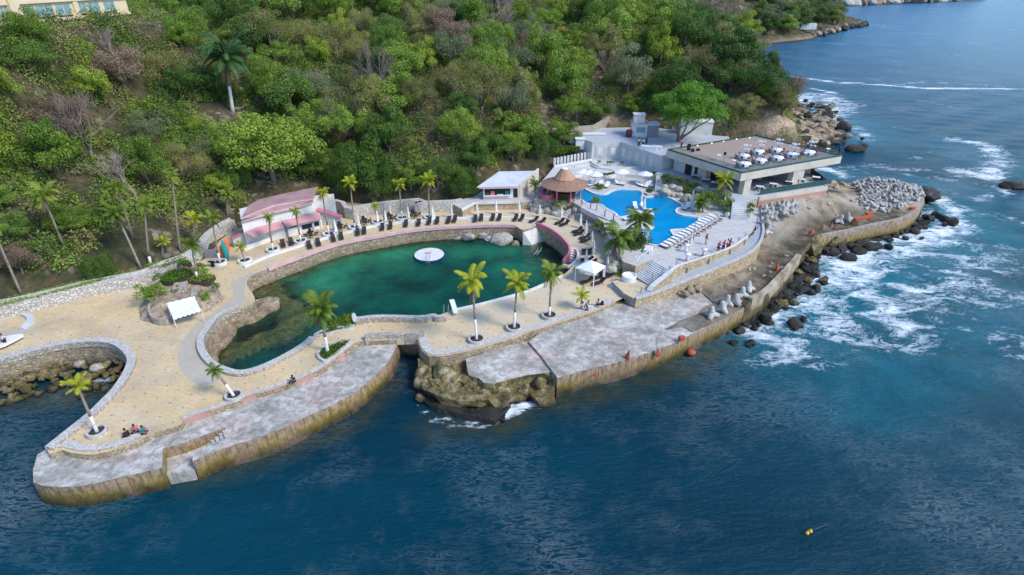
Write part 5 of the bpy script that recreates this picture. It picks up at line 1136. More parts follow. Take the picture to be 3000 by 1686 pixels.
CLR=[(RPB.x,RPB.y,3.6),(RPB.x,RPB.y-4,3.6),(ht.location.x,ht.location.y,3),(ht.location.x,ht.location.y-4,3.5)]
# the wood that covers the slope
cand=[]
for k in range(9000):
    x=random.uniform(-115,106); y=random.uniform(45,215); 
    cand.append((x,y))
CX=np.array([c[0] for c in cand]); CY=np.array([c[1] for c in cand]); CZ=hz(CX,CY); okk=inpoly(HP,CX,CY)&(pdist(HP,CX,CY,True)>2.2)
cnt=0; pts=[]
B0=hotel.location
for x,y,z,k in zip(CX,CY,CZ,okk):
    if not k or cnt>=250: continue
    u,v=project((x,y,z+3))
    if u<-80 or u>2050 or v<-45: continue
    if v>770: continue
    # built levels, road cuts and bare cliff
    if 1440<u<1800 and v>292: continue
    if u>1800 and v>255 : continue
    if u<400 and v<62: continue
    if 590<u<850 and v>440: continue
    if 1180<u<1440 and v>430: continue
    low=(u<560 and v>450)
    d0=math.hypot(x,y); rr=(3.6 if not low else 4.2)*(1+.2*math.sin(x*.3+y*.2)) 
    if low and random.random()<.45: continue
    if any((x-a)**2+(y-b)**2<(rr*1.2)**2 for a,b in pts): continue
    if any((x-a)**2+(y-b)**2<c*c for a,b,c in taken): continue
    kd=palette(u,v,random)
    if low: kd=random.choice(['l_bright','l_mid','l_olive','l_brown','bare','l_mid'])
    if kd=='bare': key='bare%d'%random.randrange(4)
    else:
        nv={'l_gold':1,'l_brown':2,'l_yell':2}.get(kd,3); key=kd+str(random.randrange(nv))
    s=random.uniform(1.05,1.75)*(0.6 if low else 1.0)*(1+.25*max(0,(y-110)/90))
    ds=(s*random.uniform(.9,1.15),s*random.uniform(.9,1.15),s*random.uniform(1.0,1.5))
    c,nm=KT[kd if kd!='bare' else 'bare']
    sz='small' if s<1.1 else 'tall' if ds[2]>1.7 else 'broad' if s>1.5 else 'mid-sized'
    lab=f'{sz} {c} {nm} {where(u,v)}'
    place(key,(x,y,z-.2),ds,random.uniform(0,6.28),lab,'trees of the wooded hillside',cat='bare tree' if kd=='bare' else 'tree'); cnt+=1; pts.append((x,y))
# undergrowth: low leaves and dry brush all over the ground
def scatter(name,mat,nc,hgt,leaf,seed,label,cat,mask,R0=1.2,R1=2.8,per=125):
    r=np.random.RandomState(seed); X=r.uniform(-112,92,nc*6); Y=r.uniform(44,212,nc*6); k=inpoly(HP,X,Y)&(pdist(HP,X,Y,True)>1.2)&mask(X,Y)
    for a_,b_,c_ in CLR: k&=((X-a_)**2+(Y-b_)**2>c_*c_)
    X=X[k][:nc];Y=Y[k][:nc]; nc=len(X)
    R_=r.uniform(R0,R1,nc)*np.clip(.7+pdist(HP,X,Y,True)/8,.6,1); w=R_**2; n=int(per*w.sum()); leaf*=.78; kk=r.choice(nc,n,p=w/w.sum()); d=unit(r.normal(size=(n,3))); d[:,2]=np.abs(d[:,2])
    lump=1+.22*np.sin(d[:,0]*5+kk)+.22*np.sin(d[:,1]*6+kk*1.7); q=(1-.45*r.rand(n)**2)*lump
    X2=X[kk]+d[:,0]*R_[kk]*q; Y2=Y[kk]+d[:,1]*R_[kk]*q; pz=hz(X2,Y2)*.5+hz(X,Y)[kk]*.5+d[:,2]*R_[kk]*q*hgt
    c=np.stack([X2,Y2,pz],1); nn=unit(d+r.normal(size=(n,3))*.8); tt=unit(np.cross(nn,r.normal(size=(n,3)))); s=leaf*r.uniform(.6,1.5,n)
    me=quads(name,c,nn,tt,s,s*1.3,M[mat],var=np.clip(r.uniform(.2,.8,nc)[kk]+r.uniform(-.25,.25,n),0,1)); o=link(name,me); return tag(o,label,cat,kind='stuff')
allm=lambda X,Y:np.ones(X.shape,bool)
def leftside(X,Y): return (X<-34)&(rockf(X,Y,0)<.4)
def notcliff(X,Y): return (rockf(X,Y,0)<.75)&~((X<-44)&(Y<76+0*X)&(NR.rand(len(X))<.45))
scatter('thicket','l_mid',620,.95,.26,1,'thicket of mid green bushes filling the hillside between the trees','thicket',notcliff)
scatter('thicket','l_olive',560,.95,.24,2,'thicket of olive, half dry bushes between the hillside trees','thicket',notcliff)
scatter('thicket','l_bright',230,.9,.26,6,'scattered bright green bushes between the hillside trees','thicket',notcliff)
scatter('thicket','l_dark',330,1.1,.26,7,'dark green bushes in the shade of the hillside trees','thicket',notcliff)
scatter('thicket','l_grey',300,.9,.22,8,'grey green bushes between the hillside trees','thicket',notcliff)
scatter('thicket','l_dark',110,1.1,.26,17,'dark green bushes below the hotel','thicket',lambda X,Y:(X<-52)&(Y>82)&(Y<122),1.8,3.2)
scatter('thicket','l_bright',70,1.1,.26,18,'bright green bushes below the hotel','thicket',lambda X,Y:(X<-52)&(Y>86)&(Y<122),1.6,2.8)
scatter('thicket','l_dark',110,1.2,.24,19,'dark hanging greenery just behind the promenade walls','thicket',lambda X,Y:(X>-40)&(X<6)&(pdist(HP,X,Y,True)<9),1.4,2.4)
for m_,n_,s_ in (('l_mid',170,31),('l_olive',170,32),('l_dark',90,33),('l_bright',60,34)): scatter('thicket',m_,n_,1.0,.25,s_,{'l_mid':'mid green','l_olive':'olive','l_dark':'dark green','l_bright':'bright green'}[m_]+' bushes on the left half of the slope','thicket',leftside,1.5,2.7)
scatter('dry_brush','l_brown',45,.7,.16,41,'reddish dry brush on the bank behind the roof terrace','brush',lambda X,Y:(X>44)&(X<72)&(Y>112)&(Y<140),.8,1.8)
scatter('thicket','l_olive',60,1,.2,42,'olive bushes on the bank behind the roof terrace','thicket',lambda X,Y:(X>40)&(X<72)&(Y>118)&(Y<142),1.2,2.4)
scatter('dry_brush','l_brown',520,.7,.2,3,'dry brown brush on the slope','brush',lambda X,Y:rockf(X,Y,0)<.95,.6,2.0,60)
# clipped ground cover strip along the top of the long wall
hp_=chaik(L(4.7,('K',[(-200,1180),(50,1115),(300,1060),(600,985),(900,905),(1150,850),(1400,790),(1560,740)])),1)
hedge(hp_,1.6,.35,4.6,'strip of mossy green ground cover along the top of the long stone wall',mat='l_mid',dens=60,leaf=.16,cat='ground cover')
# the fork trunked tree on the plaza
M['l_plaza']=leafmat('plaza_tree_leaves',(.025,.085,.01),(.07,.17,.015),(.14,.28,.03))
ft=thing('plaza_tree','bright green umbrella shaped tree with forked trunk standing on the plaza beside the roof terrace','tree',tuple(at('Q',1520,700,PT)))
tb=Vector(ft.location); 
def tp_(x,y): 
    q=onY(px('Q',(x,y))[0],tb.y-.0); return q-tb
me,cc=crown_me('crown',M['l_plaza'],77,7.6,5.6,42000,.23,120,clr=(.14,.26),flat=.8)
ccn=onY(px('D',(1735,262))[0],tb.y)-tb
cr_=link('crown',me,ft,tuple(ccn-Vector((0,0,1.3))))
g=MB(); 
g.tube([Vector((0,0,-.3)),Vector((-.1,0,1.0)),tp_(1520,500),tp_(1510,400),ccn+Vector((-1,0,-.8))],[.42,.34,.26,.2,.08],8)
g.tube([Vector((.1,0,.3)),tp_(1610,560),tp_(1680,430),ccn+Vector((.5,0,-.6))],[.26,.2,.15,.06],7)
g.tube([Vector((.3,0,.6)),tp_(1750,520),tp_(1950,370),tp_(2160,260),tp_(2300,120)],[.28,.22,.17,.12,.05],7)
g.tube([tp_(1520,450),tp_(1600,380),tp_(1720,330),ccn+Vector((2.5,1,-.3))],[.16,.12,.08,.04],6)
g.tube([tp_(1510,470),tp_(1400,350),ccn+Vector((-3.2,.5,-.5))],[.16,.1,.04],6)
g.tube([tp_(1800,480),tp_(1900,340),ccn+Vector((2.8,-.5,-.6))],[.12,.09,.04],6)
g.build('trunk',[M['bark']],ft,smooth=True)
# ---------------------------------------------------------------- palms
def frond(g,base,az,L_,rise,droop,nl,lw,rn,tipd=1.):
    """rachis with leaflets on both sides, as many narrow faces"""
    pts=[]; N=9
    for i in range(N):
        t=i/(N-1); r=L_*(t*.96-.12*t*t*droop); z=rise*L_*math.sin(min(1.,t*1.1)*1.45)-droop*L_*t**2.3*.8
        pts.append(base+Vector((math.cos(az)*r,math.sin(az)*r,z)))
    side=Vector((-math.sin(az),math.cos(az),0)); vs=[];fs=[]
    def P_(t):
        x=t*(N-1); i=min(N-2,int(x)); return pts[i].lerp(pts[i+1],x-i)
    for i in range(N-1):
        w=.035*(1-i/N)+.012
        b=len(vs); vs+=[pts[i]+side*w,pts[i]-side*w,pts[i+1]-side*w*.85,pts[i+1]+side*w*.85]; fs.append((b,b+1,b+2,b+3))
    for k in range(nl):
        t=.14+.86*(k+.5)/nl; p=P_(t); tg=(P_(min(1,t+.04))-P_(max(0,t-.04))).normalized(); ll=L_*.34*math.sin(PI*(.18+.8*t))**.6*rn.uniform(.85,1.1)
        for sg in (1,-1):
            d=(side*sg*.9+tg*.55+Vector((0,0,-.28-.45*t*tipd+rn.uniform(-.12,.12)))).normalized()
            u=tg*lw; e=p+d*ll; md=p+d*ll*.5+Vector((0,0,.03)); b=len(vs)
            vs+=[p-u*.5,md-u*.6,e-u*.1,e+u*.1,md+u*.6,p+u*.5]; fs+=[(b,b+1,b+4,b+5),(b+1,b+2,b+3,b+4)]
    g.add(vs,fs)
def palm_crown(seed,n,L_,mat,droop=(.25,1.05),nl=20,lw=.085,up=1.0,dead=0):
    rn=random.Random(seed); g=MB(); 
    for i in range(n):
        az=i*2.39996+rn.uniform(-.35,.35); q=i/n; rise=(.92-.95*q+rn.uniform(-.2,.2))*up; dr=(droop[0]+(droop[1]-droop[0])*q)*rn.uniform(.75,1.35)
        frond(g,Vector((0,0,-.1*q)),az,L_*rn.uniform(.85,1.08),rise,dr,nl,lw,rn)
    me=bpy.data.meshes.new('crown'); me.from_pydata([tuple(p) for p in g.v],[],g.f); me.materials.append(M[mat]); 
    a=me.attributes.new('lf','FLOAT','POINT'); a.data.foreach_set('value',np.random.RandomState(seed).uniform(.2,.8,len(g.v)).astype(np.float32)); me.update(); return me
PCR={'a':palm_crown(1,17,1.0,'l_palm',nl=24,lw=.03),'b':palm_crown(2,18,1.0,'l_palm',(.1,.8),24,.03,1.1),'g':palm_crown(3,16,1.0,'l_palm2',(.1,.9),22,.034,1.1),'s':palm_crown(4,11,1.0,'l_palm2',(.0,.5),20,.034,1.3),'r':palm_crown(5,30,1.0,'l_palmd',(.1,1.2),34,.022,1.05),'t':palm_crown(6,24,1.0,'l_palm',(.15,1.0),26,.028,1.05)}
DEAD={}
for sd_ in (1,2,3):
    rn_=random.Random(sd_+50); g=MB()
    for i in range(2+sd_): frond(g,Vector((0,0,-.12)),rn_.uniform(0,6.28),.75*rn_.uniform(.7,1.),-.25,1.5,14,.03,rn_)
    me=bpy.data.meshes.new('dead_fronds'); me.from_pydata([tuple(p) for p in g.v],[],g.f); me.materials.append(M['l_brown']); me.update(); DEAD[sd_]=me
def palm(u,v,bu,bv,zb,Rc,label,kind='a',paint=0.,planter=None,r0=.13,base_pt=None,name='coconut_palm',cat='palm tree',dy=0.):
    b=G((bu*DD,bv*DD),zb) if base_pt is None else base_pt
    t=onY((u*DD,v*DD),b.y+dy); t.z-=.12*Rc
    e=thing(name,label,cat,tuple(b)); hv=t-b; n=9; pts=[];rad=[]
    bow=Vector((hv.y*.0-.05*hv.x,0,0))
    for i in range(n):
        q=i/(n-1); p=Vector((hv.x*q**1.15,hv.y*q,hv.z*q)); pts.append(p-Vector((0,0,.3 if i==0 else 0))); rad.append(r0*(1.45 if i==0 else 1.12-.35*q))
    if paint>0:
        k=max(1,round(paint*(n-1))); a=pts[k]
        g=MB().tube([p for p in pts[:k+1]],[r+.012 for r in rad[:k+1]],9); g.build('white_painted_base',[M['lime']],e,True)
        g=MB().tube(pts[k:],rad[k:],9); g.build('trunk',[M['trunk']],e,True)
    else: MB().tube(pts,rad,9).build('trunk',[M['trunk']],e,True)
    # heart of the palm: leaf bases and young nuts
    g=MB(); 
    for i in range(7):
        a=i*.9; g.tube([hv+Vector((0,0,-.35)),hv+Vector((math.cos(a)*.16,math.sin(a)*.16,.02))],[.05,.075],5)
    g.build('leaf_bases',[M['l_palm2']],e,True)
    c=link('crown',PCR[kind],e,tuple(hv)); c.scale=(Rc,Rc,Rc); c.rotation_euler=(0,hv.x*.02,random.uniform(0,6))
    if kind!='s':
        c=link('dead_fronds',DEAD[random.randint(1,3)],e,tuple(hv)); c.scale=(Rc,Rc,Rc); c.rotation_euler=(0,0,random.uniform(0,6))
    if planter:
        col,pr=planter; g=MB().lathe([(pr+.12,-.02),(pr+.12,.42),(pr-.1,.42),(pr-.1,.2)],24,cap=False); g.lathe([(pr-.09,.2),(pr-.09,.25)],24,m=1)
        o=g.build('round_planter',[M[col],M['soil']],loc=(b.x,b.y,b.z)); lb='white ring planter' if col=='white' else 'stone ring planter'
        tag(o,' '.join((lb+' under the '+label).split()[:16]),'planter')
    return e
# promenade and plaza, dark ring planters
palm(193,968,246,1091,3.0,1.15,'short leaning palm at the western tip of the plaza','s',.35,('cap',.75))
palm(540,930,590,1000,3.0,.95,'leaning palm south of the small lagoon lobe','a',.5,('cap',.75))
palm(806,775,824,886,3.02,2.15,'spreading yellow palm in the green bed by the footbridge','t',.4,None,.17)
palm(1187,702,1199,858,3.0,1.9,'first of three tall palms along the southern plaza, nearest the bridge','g',.33,('cap',.85))
palm(1301,708,1293,828,3.0,1.8,'middle of three tall palms along the southern plaza','g',.33,('cap',.85))
palm(1387,683,1382,798,3.0,1.75,'easternmost of three tall palms along the southern plaza','a',.3,('cap',.85))
palm(1463,742,1463,778,3.0,1.25,'very short bushy palm beside the seated group','s')
N1=[(675,545,687,632,1.25,'a',.3,'slim palm before the bath house awning, left one'),(743,530,757,610,1.25,'a',.3,'slim palm before the bath house awning, right one'),(810,485,828,592,1.5,'g',.2,'palm at the right corner of the bath house'),
 (880,458,893,575,1.7,'g',.16,'tall yellow-crowned palm right of the bath house'),(943,518,951,562,1.1,'g',.4,'small palm between two tall ones on the promenade'),(1003,462,1012,552,1.5,'g',.2,'tall palm in the middle of the lounger promenade'),
 (1076,452,1081,549,1.9,'g',.16,'tall spreading palm on the lounger promenade nearest the kiosk'),(604,620,617,660,1.3,'s',0,'small palm left of the bath house'),(532,547,554,664,1.7,'a',.2,'tall palm beside the standing kayaks')]
for u,v,bu,bv,r_,kd,pt_,lb in N1: palm(u,v,bu,bv,3.0,r_*.82,lb,kd,pt_,('white',.85))
# on the slope and the rock garden
def gp(bu,bv):
    h_=hit(bu,bv); return h_ if h_ is not None else G((bu*DD,bv*DD),4.6)
SL=[(105,488,170,640,2.6,'a','tall grey trunked palm on the open slope at the left'),(296,470,335,600,1.9,'a','upper palm of the leaning pair on the left slope'),(290,533,358,686,2.2,'b','leaning palm whose trunk crosses the long stone wall'),
 (362,512,381,672,2.0,'a','straight palm with white painted foot behind the long wall'),(432,440,455,636,1.4,'a','very tall thin palm under the lime green tree'),(410,606,425,690,1.4,'s','short palm on the long wall above the rock garden'),
 (-25,560,62,757,2.4,'a','leaning palm at the very left edge, only its trunk in view'),(487,552,500,650,1.8,'s','yellowish palm behind the planted rock garden'),(569,488,590,606,1.7,'b','slim palm left of the bath house roof'),(1262,300,1272,385,3.0,'t','wild palm with long arching leaves low on the slope')]
for u,v,bu,bv,r_,kd,lb in SL: palm(u,v,bu,bv,0,r_*.8,lb,kd,.15 if 'painted' in lb else 0,None,.14,gp(bu,bv))
palm(481,612,497,705,0,1.6,'palm growing in the rock garden behind the white awning','a',.2,None,.12,at('D',497,705,4.0))
rp=gp(588,290); palm(566,140,588,285,0,4.9,'tall dark royal palm with smooth white trunk towering over the slope','r',.45,None,.3,rp,'royal_palm')
# pool side
for u,v,bu,bv,z,r_,kd,pt_,lb in ((1612,553,1606,618,TZ,2.5,'t',.25,'large palm leaning over the pool beside the white cabana'),(1556,594,1561,682,3.0,2.6,'t',.25,'large palm in front of the boulder bank at the stairs'),
   (1765,505,1768,533,TZ,1.8,'t',.0,'low full palm on the pool bank beside the paired white loungers'),(1822,450,1824,503,FZ,1.9,'g',.1,'slim palm in front of the restaurant'),(1346,462,1347,492,TZ-.3,1.3,'b',0,'small palm between kiosk and palapa bar')):
    palm(u,v,bu,bv,z,r_,lb,kd,pt_)
# ---------------------------------------------------------------- beds, shrubs
def shrub(k,x,y,z,r,h,label,mat='l_hedge',n=700,leaf=.15,name='shrub',group=None,sy=1,loc=None):
    me,cc=crown_me('foliage',M[mat],int(x*7+y),r,h,n,leaf,14,clr=(.3,.45)); p=at(k,x,y,z) if loc is None else loc
    e=thing(name,label,'shrub',tuple(p),group=group); c=link('foliage',me,e,(0,0,h*.45)); c.scale=(1,sy,1)
    g=MB()
    for i in range(4): g.tube([(0,0,-.1),(cc[i][0]*.7,cc[i][1]*.7*sy,h*.45+cc[i][2]*.6)],[.04,.015],4)
    g.build('stems',[M['bark']],e); return e
def bed(poly,z,label,mat='l_hedge',h=.45,dens=110,leaf=.14,name='planting_bed',cat='planting bed',kerb='cap'):
    xs_=[p.x for p in poly]; ys_=[p.y for p in poly]; A_=abs(area(poly)); n=int(A_*dens); X=NR.uniform(min(xs_),max(xs_),n*4); Y=NR.uniform(min(ys_),max(ys_),n*4)
    k=inpoly(poly,X,Y); X=X[k][:n];Y=Y[k][:n]; n=len(X); Z=z+h*(.35+.65*NR.rand(n))*(.75+.35*nz(X,Y,1.6,8))
    c=np.stack([X,Y,Z],1); c0=np.array([X.mean(),Y.mean(),z]); nn=unit(NR.normal(size=(n,3))*.8+np.array([0,0,1])); tt=unit(np.cross(nn,NR.normal(size=(n,3)))); s=leaf*NR.uniform(.7,1.5,n)
    e=thing(name,label,cat,tuple(c0)); link('foliage',quads('foliage',c-c0,nn,tt,s,s*1.3,M[mat]),e)
    g=MB().prism(poly,z-.3,z+.12); g.build('soil',[M['soil']],e,world=True)
    if kerb: g=MB().ribbon(poly,.3,z-.2,z+.3,True,off=-.1); g.build('kerb',[M[kerb]],e,world=True)
    return e
bed(chaik(L(3.0,('B',[(1100,400),(1130,370),(1250,310),(1380,290),(1400,300),(1340,350),(1250,430),(1165,480),(1100,440)])),1,True),3.0,'green planted bed at the foot of the spreading palm by the western quay',h=.5)
bed(chaik(L(3.0,('B',[(1050,262),(1130,215),(1200,195),(1420,160),(1410,190),(1250,225),(1150,255)])),1,True),3.0,'narrow planted bed along the lagoon west of the footbridge',h=.4,mat='l_palm')
for i,(x,y,r_) in enumerate(((1200,185,.9),(1270,160,1.0),(1340,140,1.0),(1390,125,.8))):
    shrub('B',x,y,3.1,r_,.9,'bright green shrub by the lagoon west of the footbridge, %s from the palm'%['first','second','third','fourth'][i],'l_palm',650,.17)
# rock garden with white awning
RG=chaik(L(3.0,('T',[(130,1280),(200,1050),(260,900),(420,640),(640,480),(900,300),(1200,230),(1400,330),(1640,560),(1860,860),(1800,960),(1560,1120),(1380,1180),(900,1330),(700,1420),(500,1400)])),1,True)
rg_=land(RG,.8,lambda x,y:3.0+1.15*min(1,max(0,float(pdist(RG,np.array([x]),np.array([y]),True)[0]))/2.2)+n3(x,y,.7,.35),2.5,[M['rock'],M['rock']],'rock_garden',.25,2,.1)
tag(rg_,'brown rocky garden mound with clipped plants behind the white awning','rock garden'); del rg_['kind']
bed(chaik(L(4.3,('T',[(600,500),(780,400),(1150,340),(1240,400),(1150,480),(900,600),(700,630),(600,580)])),1,True),4.4,'larger clipped green cushion on top of the rock garden',h=.7,kerb=None)
bed(chaik(L(4.3,('T',[(1080,570),(1250,500),(1500,450),(1680,470),(1600,560),(1400,610),(1200,620)])),1,True),4.4,'bright clipped green cushion on the seaward side of the rock garden',h=.6,kerb=None,mat='l_palm')
bed(chaik(L(4.0,('T',[(930,230),(1050,190),(1190,190),(1200,240),(1000,290),(940,290)])),1,True),4.0,'small clipped green cushion at the back of the rock garden beside the wall',h=.6,kerb=None)
shrub('T',380,860,4.2,1.6,1.2,'dark branching shrub on the left end of the rock garden','l_mid',1400,.2)
shrub('T',1490,900,3.8,.7,.9,'rounded shrub right of the white awning','l_mid',500,.14); shrub('T',920,730,4.3,.5,.6,'small dark shrub in the middle of the rock garden','l_dark',300,.13)
shrub('T',1690,710,4.1,.5,.8,'little shrub at the eastern end of the rock garden','l_dark',300,.13); shrub('T',1330,330,4.0,.9,1.0,'yellow-green shrub at the foot of the rock garden palm','l_palm',600,.16); shrub('T',1400,430,4.2,.8,.9,'dark green shrub beside the rock garden palm','l_mid',600,.16)
shrub('T',520,520,4.4,.7,.7,'dark shrub left of the larger clipped cushion','l_dark',400,.13)
# pool surroundings
shrub('I',980,430,TZ-1.0,2.3,2.4,'big dark glossy bush beside the large pool palm','l_dark',3600,.2); shrub('I',900,560,4.0,1.4,.8,'low green planting below the big dark bush at the stairs','l_mid',900,.16)
shrub('H',870,1060,TZ+.5,2.1,2.0,'big rounded bush left of the restaurant stairs','l_mid',2600,.19)
for i,(x,y) in enumerate(((1000,1010),(985,1070),(985,1135),(1230,1010),(1240,1080),(1240,1135))):
    shrub('H',x,y+12,TZ+.8,.6,.6,'%s clipped shrub in its pot on the %s side of the restaurant stairs'%(['upper','middle','lower'][i%3],'left' if i<3 else 'right'),'l_palm' if i!=3 else 'l_hedge',420,.13)
for i,(x,y,r_,lb) in enumerate(((290,800,1.3,'tall blue-green shrub in the rockery beside the narrow stairs'),(455,820,1.0,'yellow-green shrub in the middle of the rockery'),(580,860,.9,'dark shrub in the rockery below the restaurant'),(500,920,1.0,'dark shrub among the pale boulders above the pool'),(765,930,1.2,'tall dark shrub right of the rockery'),(85,915,.6,'little shrub at the foot of the narrow stairs'))):
    shrub('H',x,y,TZ+(1.3 if y<900 else .5),r_,r_*.9,lb,'l_palm' if i==1 else 'l_dark',900,.17)
for i,(x,y,r_,lb) in enumerate(((600,1030,1.2,'climbing shrub on the boulder bank below the palapa bar'),(730,1020,1.0,'yellow-green shrub on the boulder bank below the fence posts'),(1110,960,.9,'small palm-like shrub on the pool rim by the fence'),(1130,1290,.8,'yellow-green shrub between the round boulders'),(1150,790,1.0,'low planting between the white loungers and the pool'),(480,810,.8,'dark plant beside the pink seat wall'))):
    shrub('G',x,y,TZ-(.9 if i in(0,1,3) else -.05),r_,r_*.8,lb,'l_mid' if i!=1 else 'l_palm',700,.16)
q=at('I',780,690,3); shrub('I',790,700,3.0,1.0,.5,'low planting round the foot of the palm at the stairs','l_mid',500,.15)
# far headland wood
for k in range(260):
    x=random.uniform(110,300); y=random.uniform(385,600)
    z=float(fz(np.array([x]),np.array([y]))[0]); 
    if z<3.6: continue
    u,v=project((x,y,z+4))
    if v<-20 or u<1890 or u>2120: continue
    key=random.choice(['l_dark0','l_dark1','l_mid1','l_olive1','l_grey1']); s=random.uniform(2.2,3.2)
    place(key,(x,y,z-.5),s,random.uniform(0,6),'distant %s tree on the far headland across the water'%KT[key[:-1]][0],'trees of the far headland')
scX=np.array([p[0] for p in pts])
# ---------------------------------------------------------------- loungers
def lounger_proto(kind):
    e=thing('sun_lounger','-','sun lounger',(0,0,-500)); m=M['wicker'] if kind=='dark' else M['cushion']
    g=MB().box((0,-.25,.26),(.66,1.3,.1 if kind=='dark' else .12)); g.build('seat',[m],e)
    g=MB(); g.beam((0,.38,.32),(0,.98,.78),.66,.08); g.build('backrest',[m],e)
    for x in (-.28,.28):
        for y in (-.8,.55):
            MB().box((x,y,0),(.06,.06,.27)).build('leg',[M['wicker'] if kind=='dark' else M['wood']],e)
    if kind=='white':
        MB().box((0,-.22,.2),(.7,1.36,.06)).build('frame',[M['wood']],e)
    PROTO['lng_'+kind]=e; return e
lounger_proto('dark'); lounger_proto('white')
def lng(kind,k,x,y,z,deg,label,group):
    p=at(k,x,y,z); return dup(PROTO['lng_'+kind],tuple(p),R(deg),None,label,group)
DK=[('E',1135,418,3,25),('E',1215,398,3,25),('E',1400,432,3,26),('E',1490,405,3,24),('E',1640,362,3,22),('E',1720,342,3,20),('E',1885,300,3,14),('E',1950,287,3,12),
 ('F',80,755,3,8),('F',172,740,3,6),('F',350,715,3,5),('F',495,705,3,2),('F',615,690,3,-2),('F',708,680,3,0),('F',838,675,3,-4),('F',908,664,3,-4),('F',1145,658,3,0),('F',1213,646,3,0),('F',1345,642,3,-4),('F',1420,642,3,-6),('F',1605,647,3,-14),('F',1675,647,3,-16),
 ('F',1815,668,3,-48),('F',1900,682,3,-50),('F',2110,690,3,-50),('F',2165,710,3,-52),('I',345,232,3,-58),('I',365,262,3,-60),('I',430,305,3,-66),('I',440,342,3,-70),('I',462,450,3,-88),('I',465,482,3,-90),('I',450,555,3,-88),('I',490,585,3,-88),('I',385,650,3,-75),('I',450,800,3,-62),('I',575,755,3,-62),('I',580,815,3,-64),('I',665,700,3,-66),('I',685,742,3,-68)]
for i,(k,x,y,z,a) in enumerate(DK):
    w_=('on the upper promenade' if i<2 else 'before the bath house' if i<6 else 'near the white ring planters' if i<14 else 'before the kiosk' if i<22 else 'fanned above the lagoon steps' if i<30 else 'by the bathing steps' if i<35 else 'beside the white tent')
    sd_=['left','right'][i%2]
    lng('dark',k,x,y,z,a,f'dark wicker lounger {w_}, {sd_} one of its pair','dark loungers round the lagoon')
WH=[('G',1172,748,TZ,-18,'white lounger left of the pair beside the planting'),('G',1258,762,TZ,-22,'white lounger right of the pair beside the planting'),('G',1430,735,TZ,62,'white lounger lying sideways under the middle white umbrella'),('G',1690,748,TZ,35,'white lounger leftmost of three under the right umbrella'),('G',1785,762,TZ,-25,'white lounger in the middle of three under the right umbrella'),('G',1842,750,TZ,-5,'white lounger rightmost of three by the narrow stairs'),
 ('G',1540,1198,TZ+.02,-75,'single white lounger by the pool edge behind the large palm'),('G',1635,1040,TZ+.08,0,'white lounger on the pool island, left'),('G',1740,1050,TZ+.08,0,'white lounger on the pool island, right'),('H',508,1105,TZ,-38,'left white lounger on the pool peninsula'),('H',608,1115,TZ,-32,'right white lounger on the pool peninsula'),
 ('G',930,740,TZ,-58,'brown cushioned lounger next to the bar roof'),('G',985,735,TZ,-58,'second cushioned lounger next to the bar roof'),('G',1050,748,TZ,-58,'third cushioned lounger next to the bar roof')]
for k,x,y,z,a,lb in WH: lng('white',k,x,y,z,a,lb,'white loungers by the pool')
A0=at('I',1330,405,TZ); A1=at('I',1860,72,TZ)
for i in range(15):
    p=A0.lerp(A1,i/14); a=math.degrees(math.atan2((A1-A0).y,(A1-A0).x))
    dup(PROTO['lng_white'],tuple(p),R(a+180+ -8),None,'white lounger in the long diagonal row, %s'%('nearest the stairs' if i==0 else 'farthest, by the restaurant steps' if i==14 else 'toward the stairs end' if i<5 else 'in its middle' if i<10 else 'toward the restaurant end'),'diagonal row of white loungers')
for i in range(8):
    p=A0.lerp(A1,(i+.5)/8)+Vector((1.35,-.75,0)); g=MB().box((0,0,.38),(.5,.5,.05)); 
    for x in (-.2,.2):
        for y in (-.2,.2): g.box((x,y,0),(.05,.05,.38))
    o=g.build('side_table',[M['wood']],loc=tuple(p)); tag(o,'small brown side table behind the diagonal row of white loungers','side table','brown side tables behind the row')
# ---------------------------------------------------------------- umbrellas
e=thing('closed_umbrella','-','umbrella',(0,0,-500)); MB().tube([(0,0,0),(0,0,2.5)],.03,6).build('pole',[M['pole']],e)
MB().lathe([(.26,.55),(.22,.75),(.2,1.3),(.1,2.1),(.03,2.55)],12,wav=.16,wn=6).build('canopy',[M['canvas']],e); MB().lathe([(.28,0),(.28,.09),(.1,.1)],12).build('base',[M['white']],e); PROTO['cu']=e
e=thing('open_umbrella','-','umbrella',(0,0,-500)); MB().tube([(0,0,0),(0,0,2.5)],.035,6).build('pole',[M['pole']],e)
MB().lathe([(1.45,2.02),(1.5,2.12),(.75,2.42),(.08,2.7)],8,wav=.03,wn=8).build('canopy',[M['cloth']],e); MB().lathe([(.3,0),(.3,.1)],12).build('base',[M['white']],e); PROTO['ou']=e
CU=[('E',1668,300,3),('E',1898,242,3),('F',30,690,3),('F',122,685,3),('F',170,600,3),('F',382,652,3),('F',492,562,3),('F',660,638,3),('F',875,622,3),('F',1168,592,3),('F',1385,582,3),('F',1648,582,3),('F',1882,614,3),('F',2130,652,3),('I',380,185,3),('I',440,272,3),('I',508,372,3),('I',525,492,3),('I',443,588,3),('I',678,660,3),('G',1708,1000,TZ),('G',1745,1080,TZ),('H',572,1050,TZ),('E',2205,110,3),('E',2488,75,3)]
CL_=['left of the bath house palms','beside the second white planter','beside the small promenade palm','beside the paired loungers under the small palm','against the wall behind the small palm','beside the tall middle palm','against the wall by the tall spreading palm','beside the planter of the tall spreading palm','left of the kiosk on the strip','below the left end of the kiosk terrace','below the middle of the kiosk terrace','below the right end of the kiosk terrace','at the bend of the promenade','between fanned out loungers at the boulders','under the round boulders, first','under the round boulders, second','above the white bathing steps','right of the white bathing steps','between loungers south of the bathing steps','near the palm at the stair foot','on the pool island, rear','on the pool island, front','beside the low full palm at the pool','by the wall among picnic tables','by the wall, far one among picnic tables']
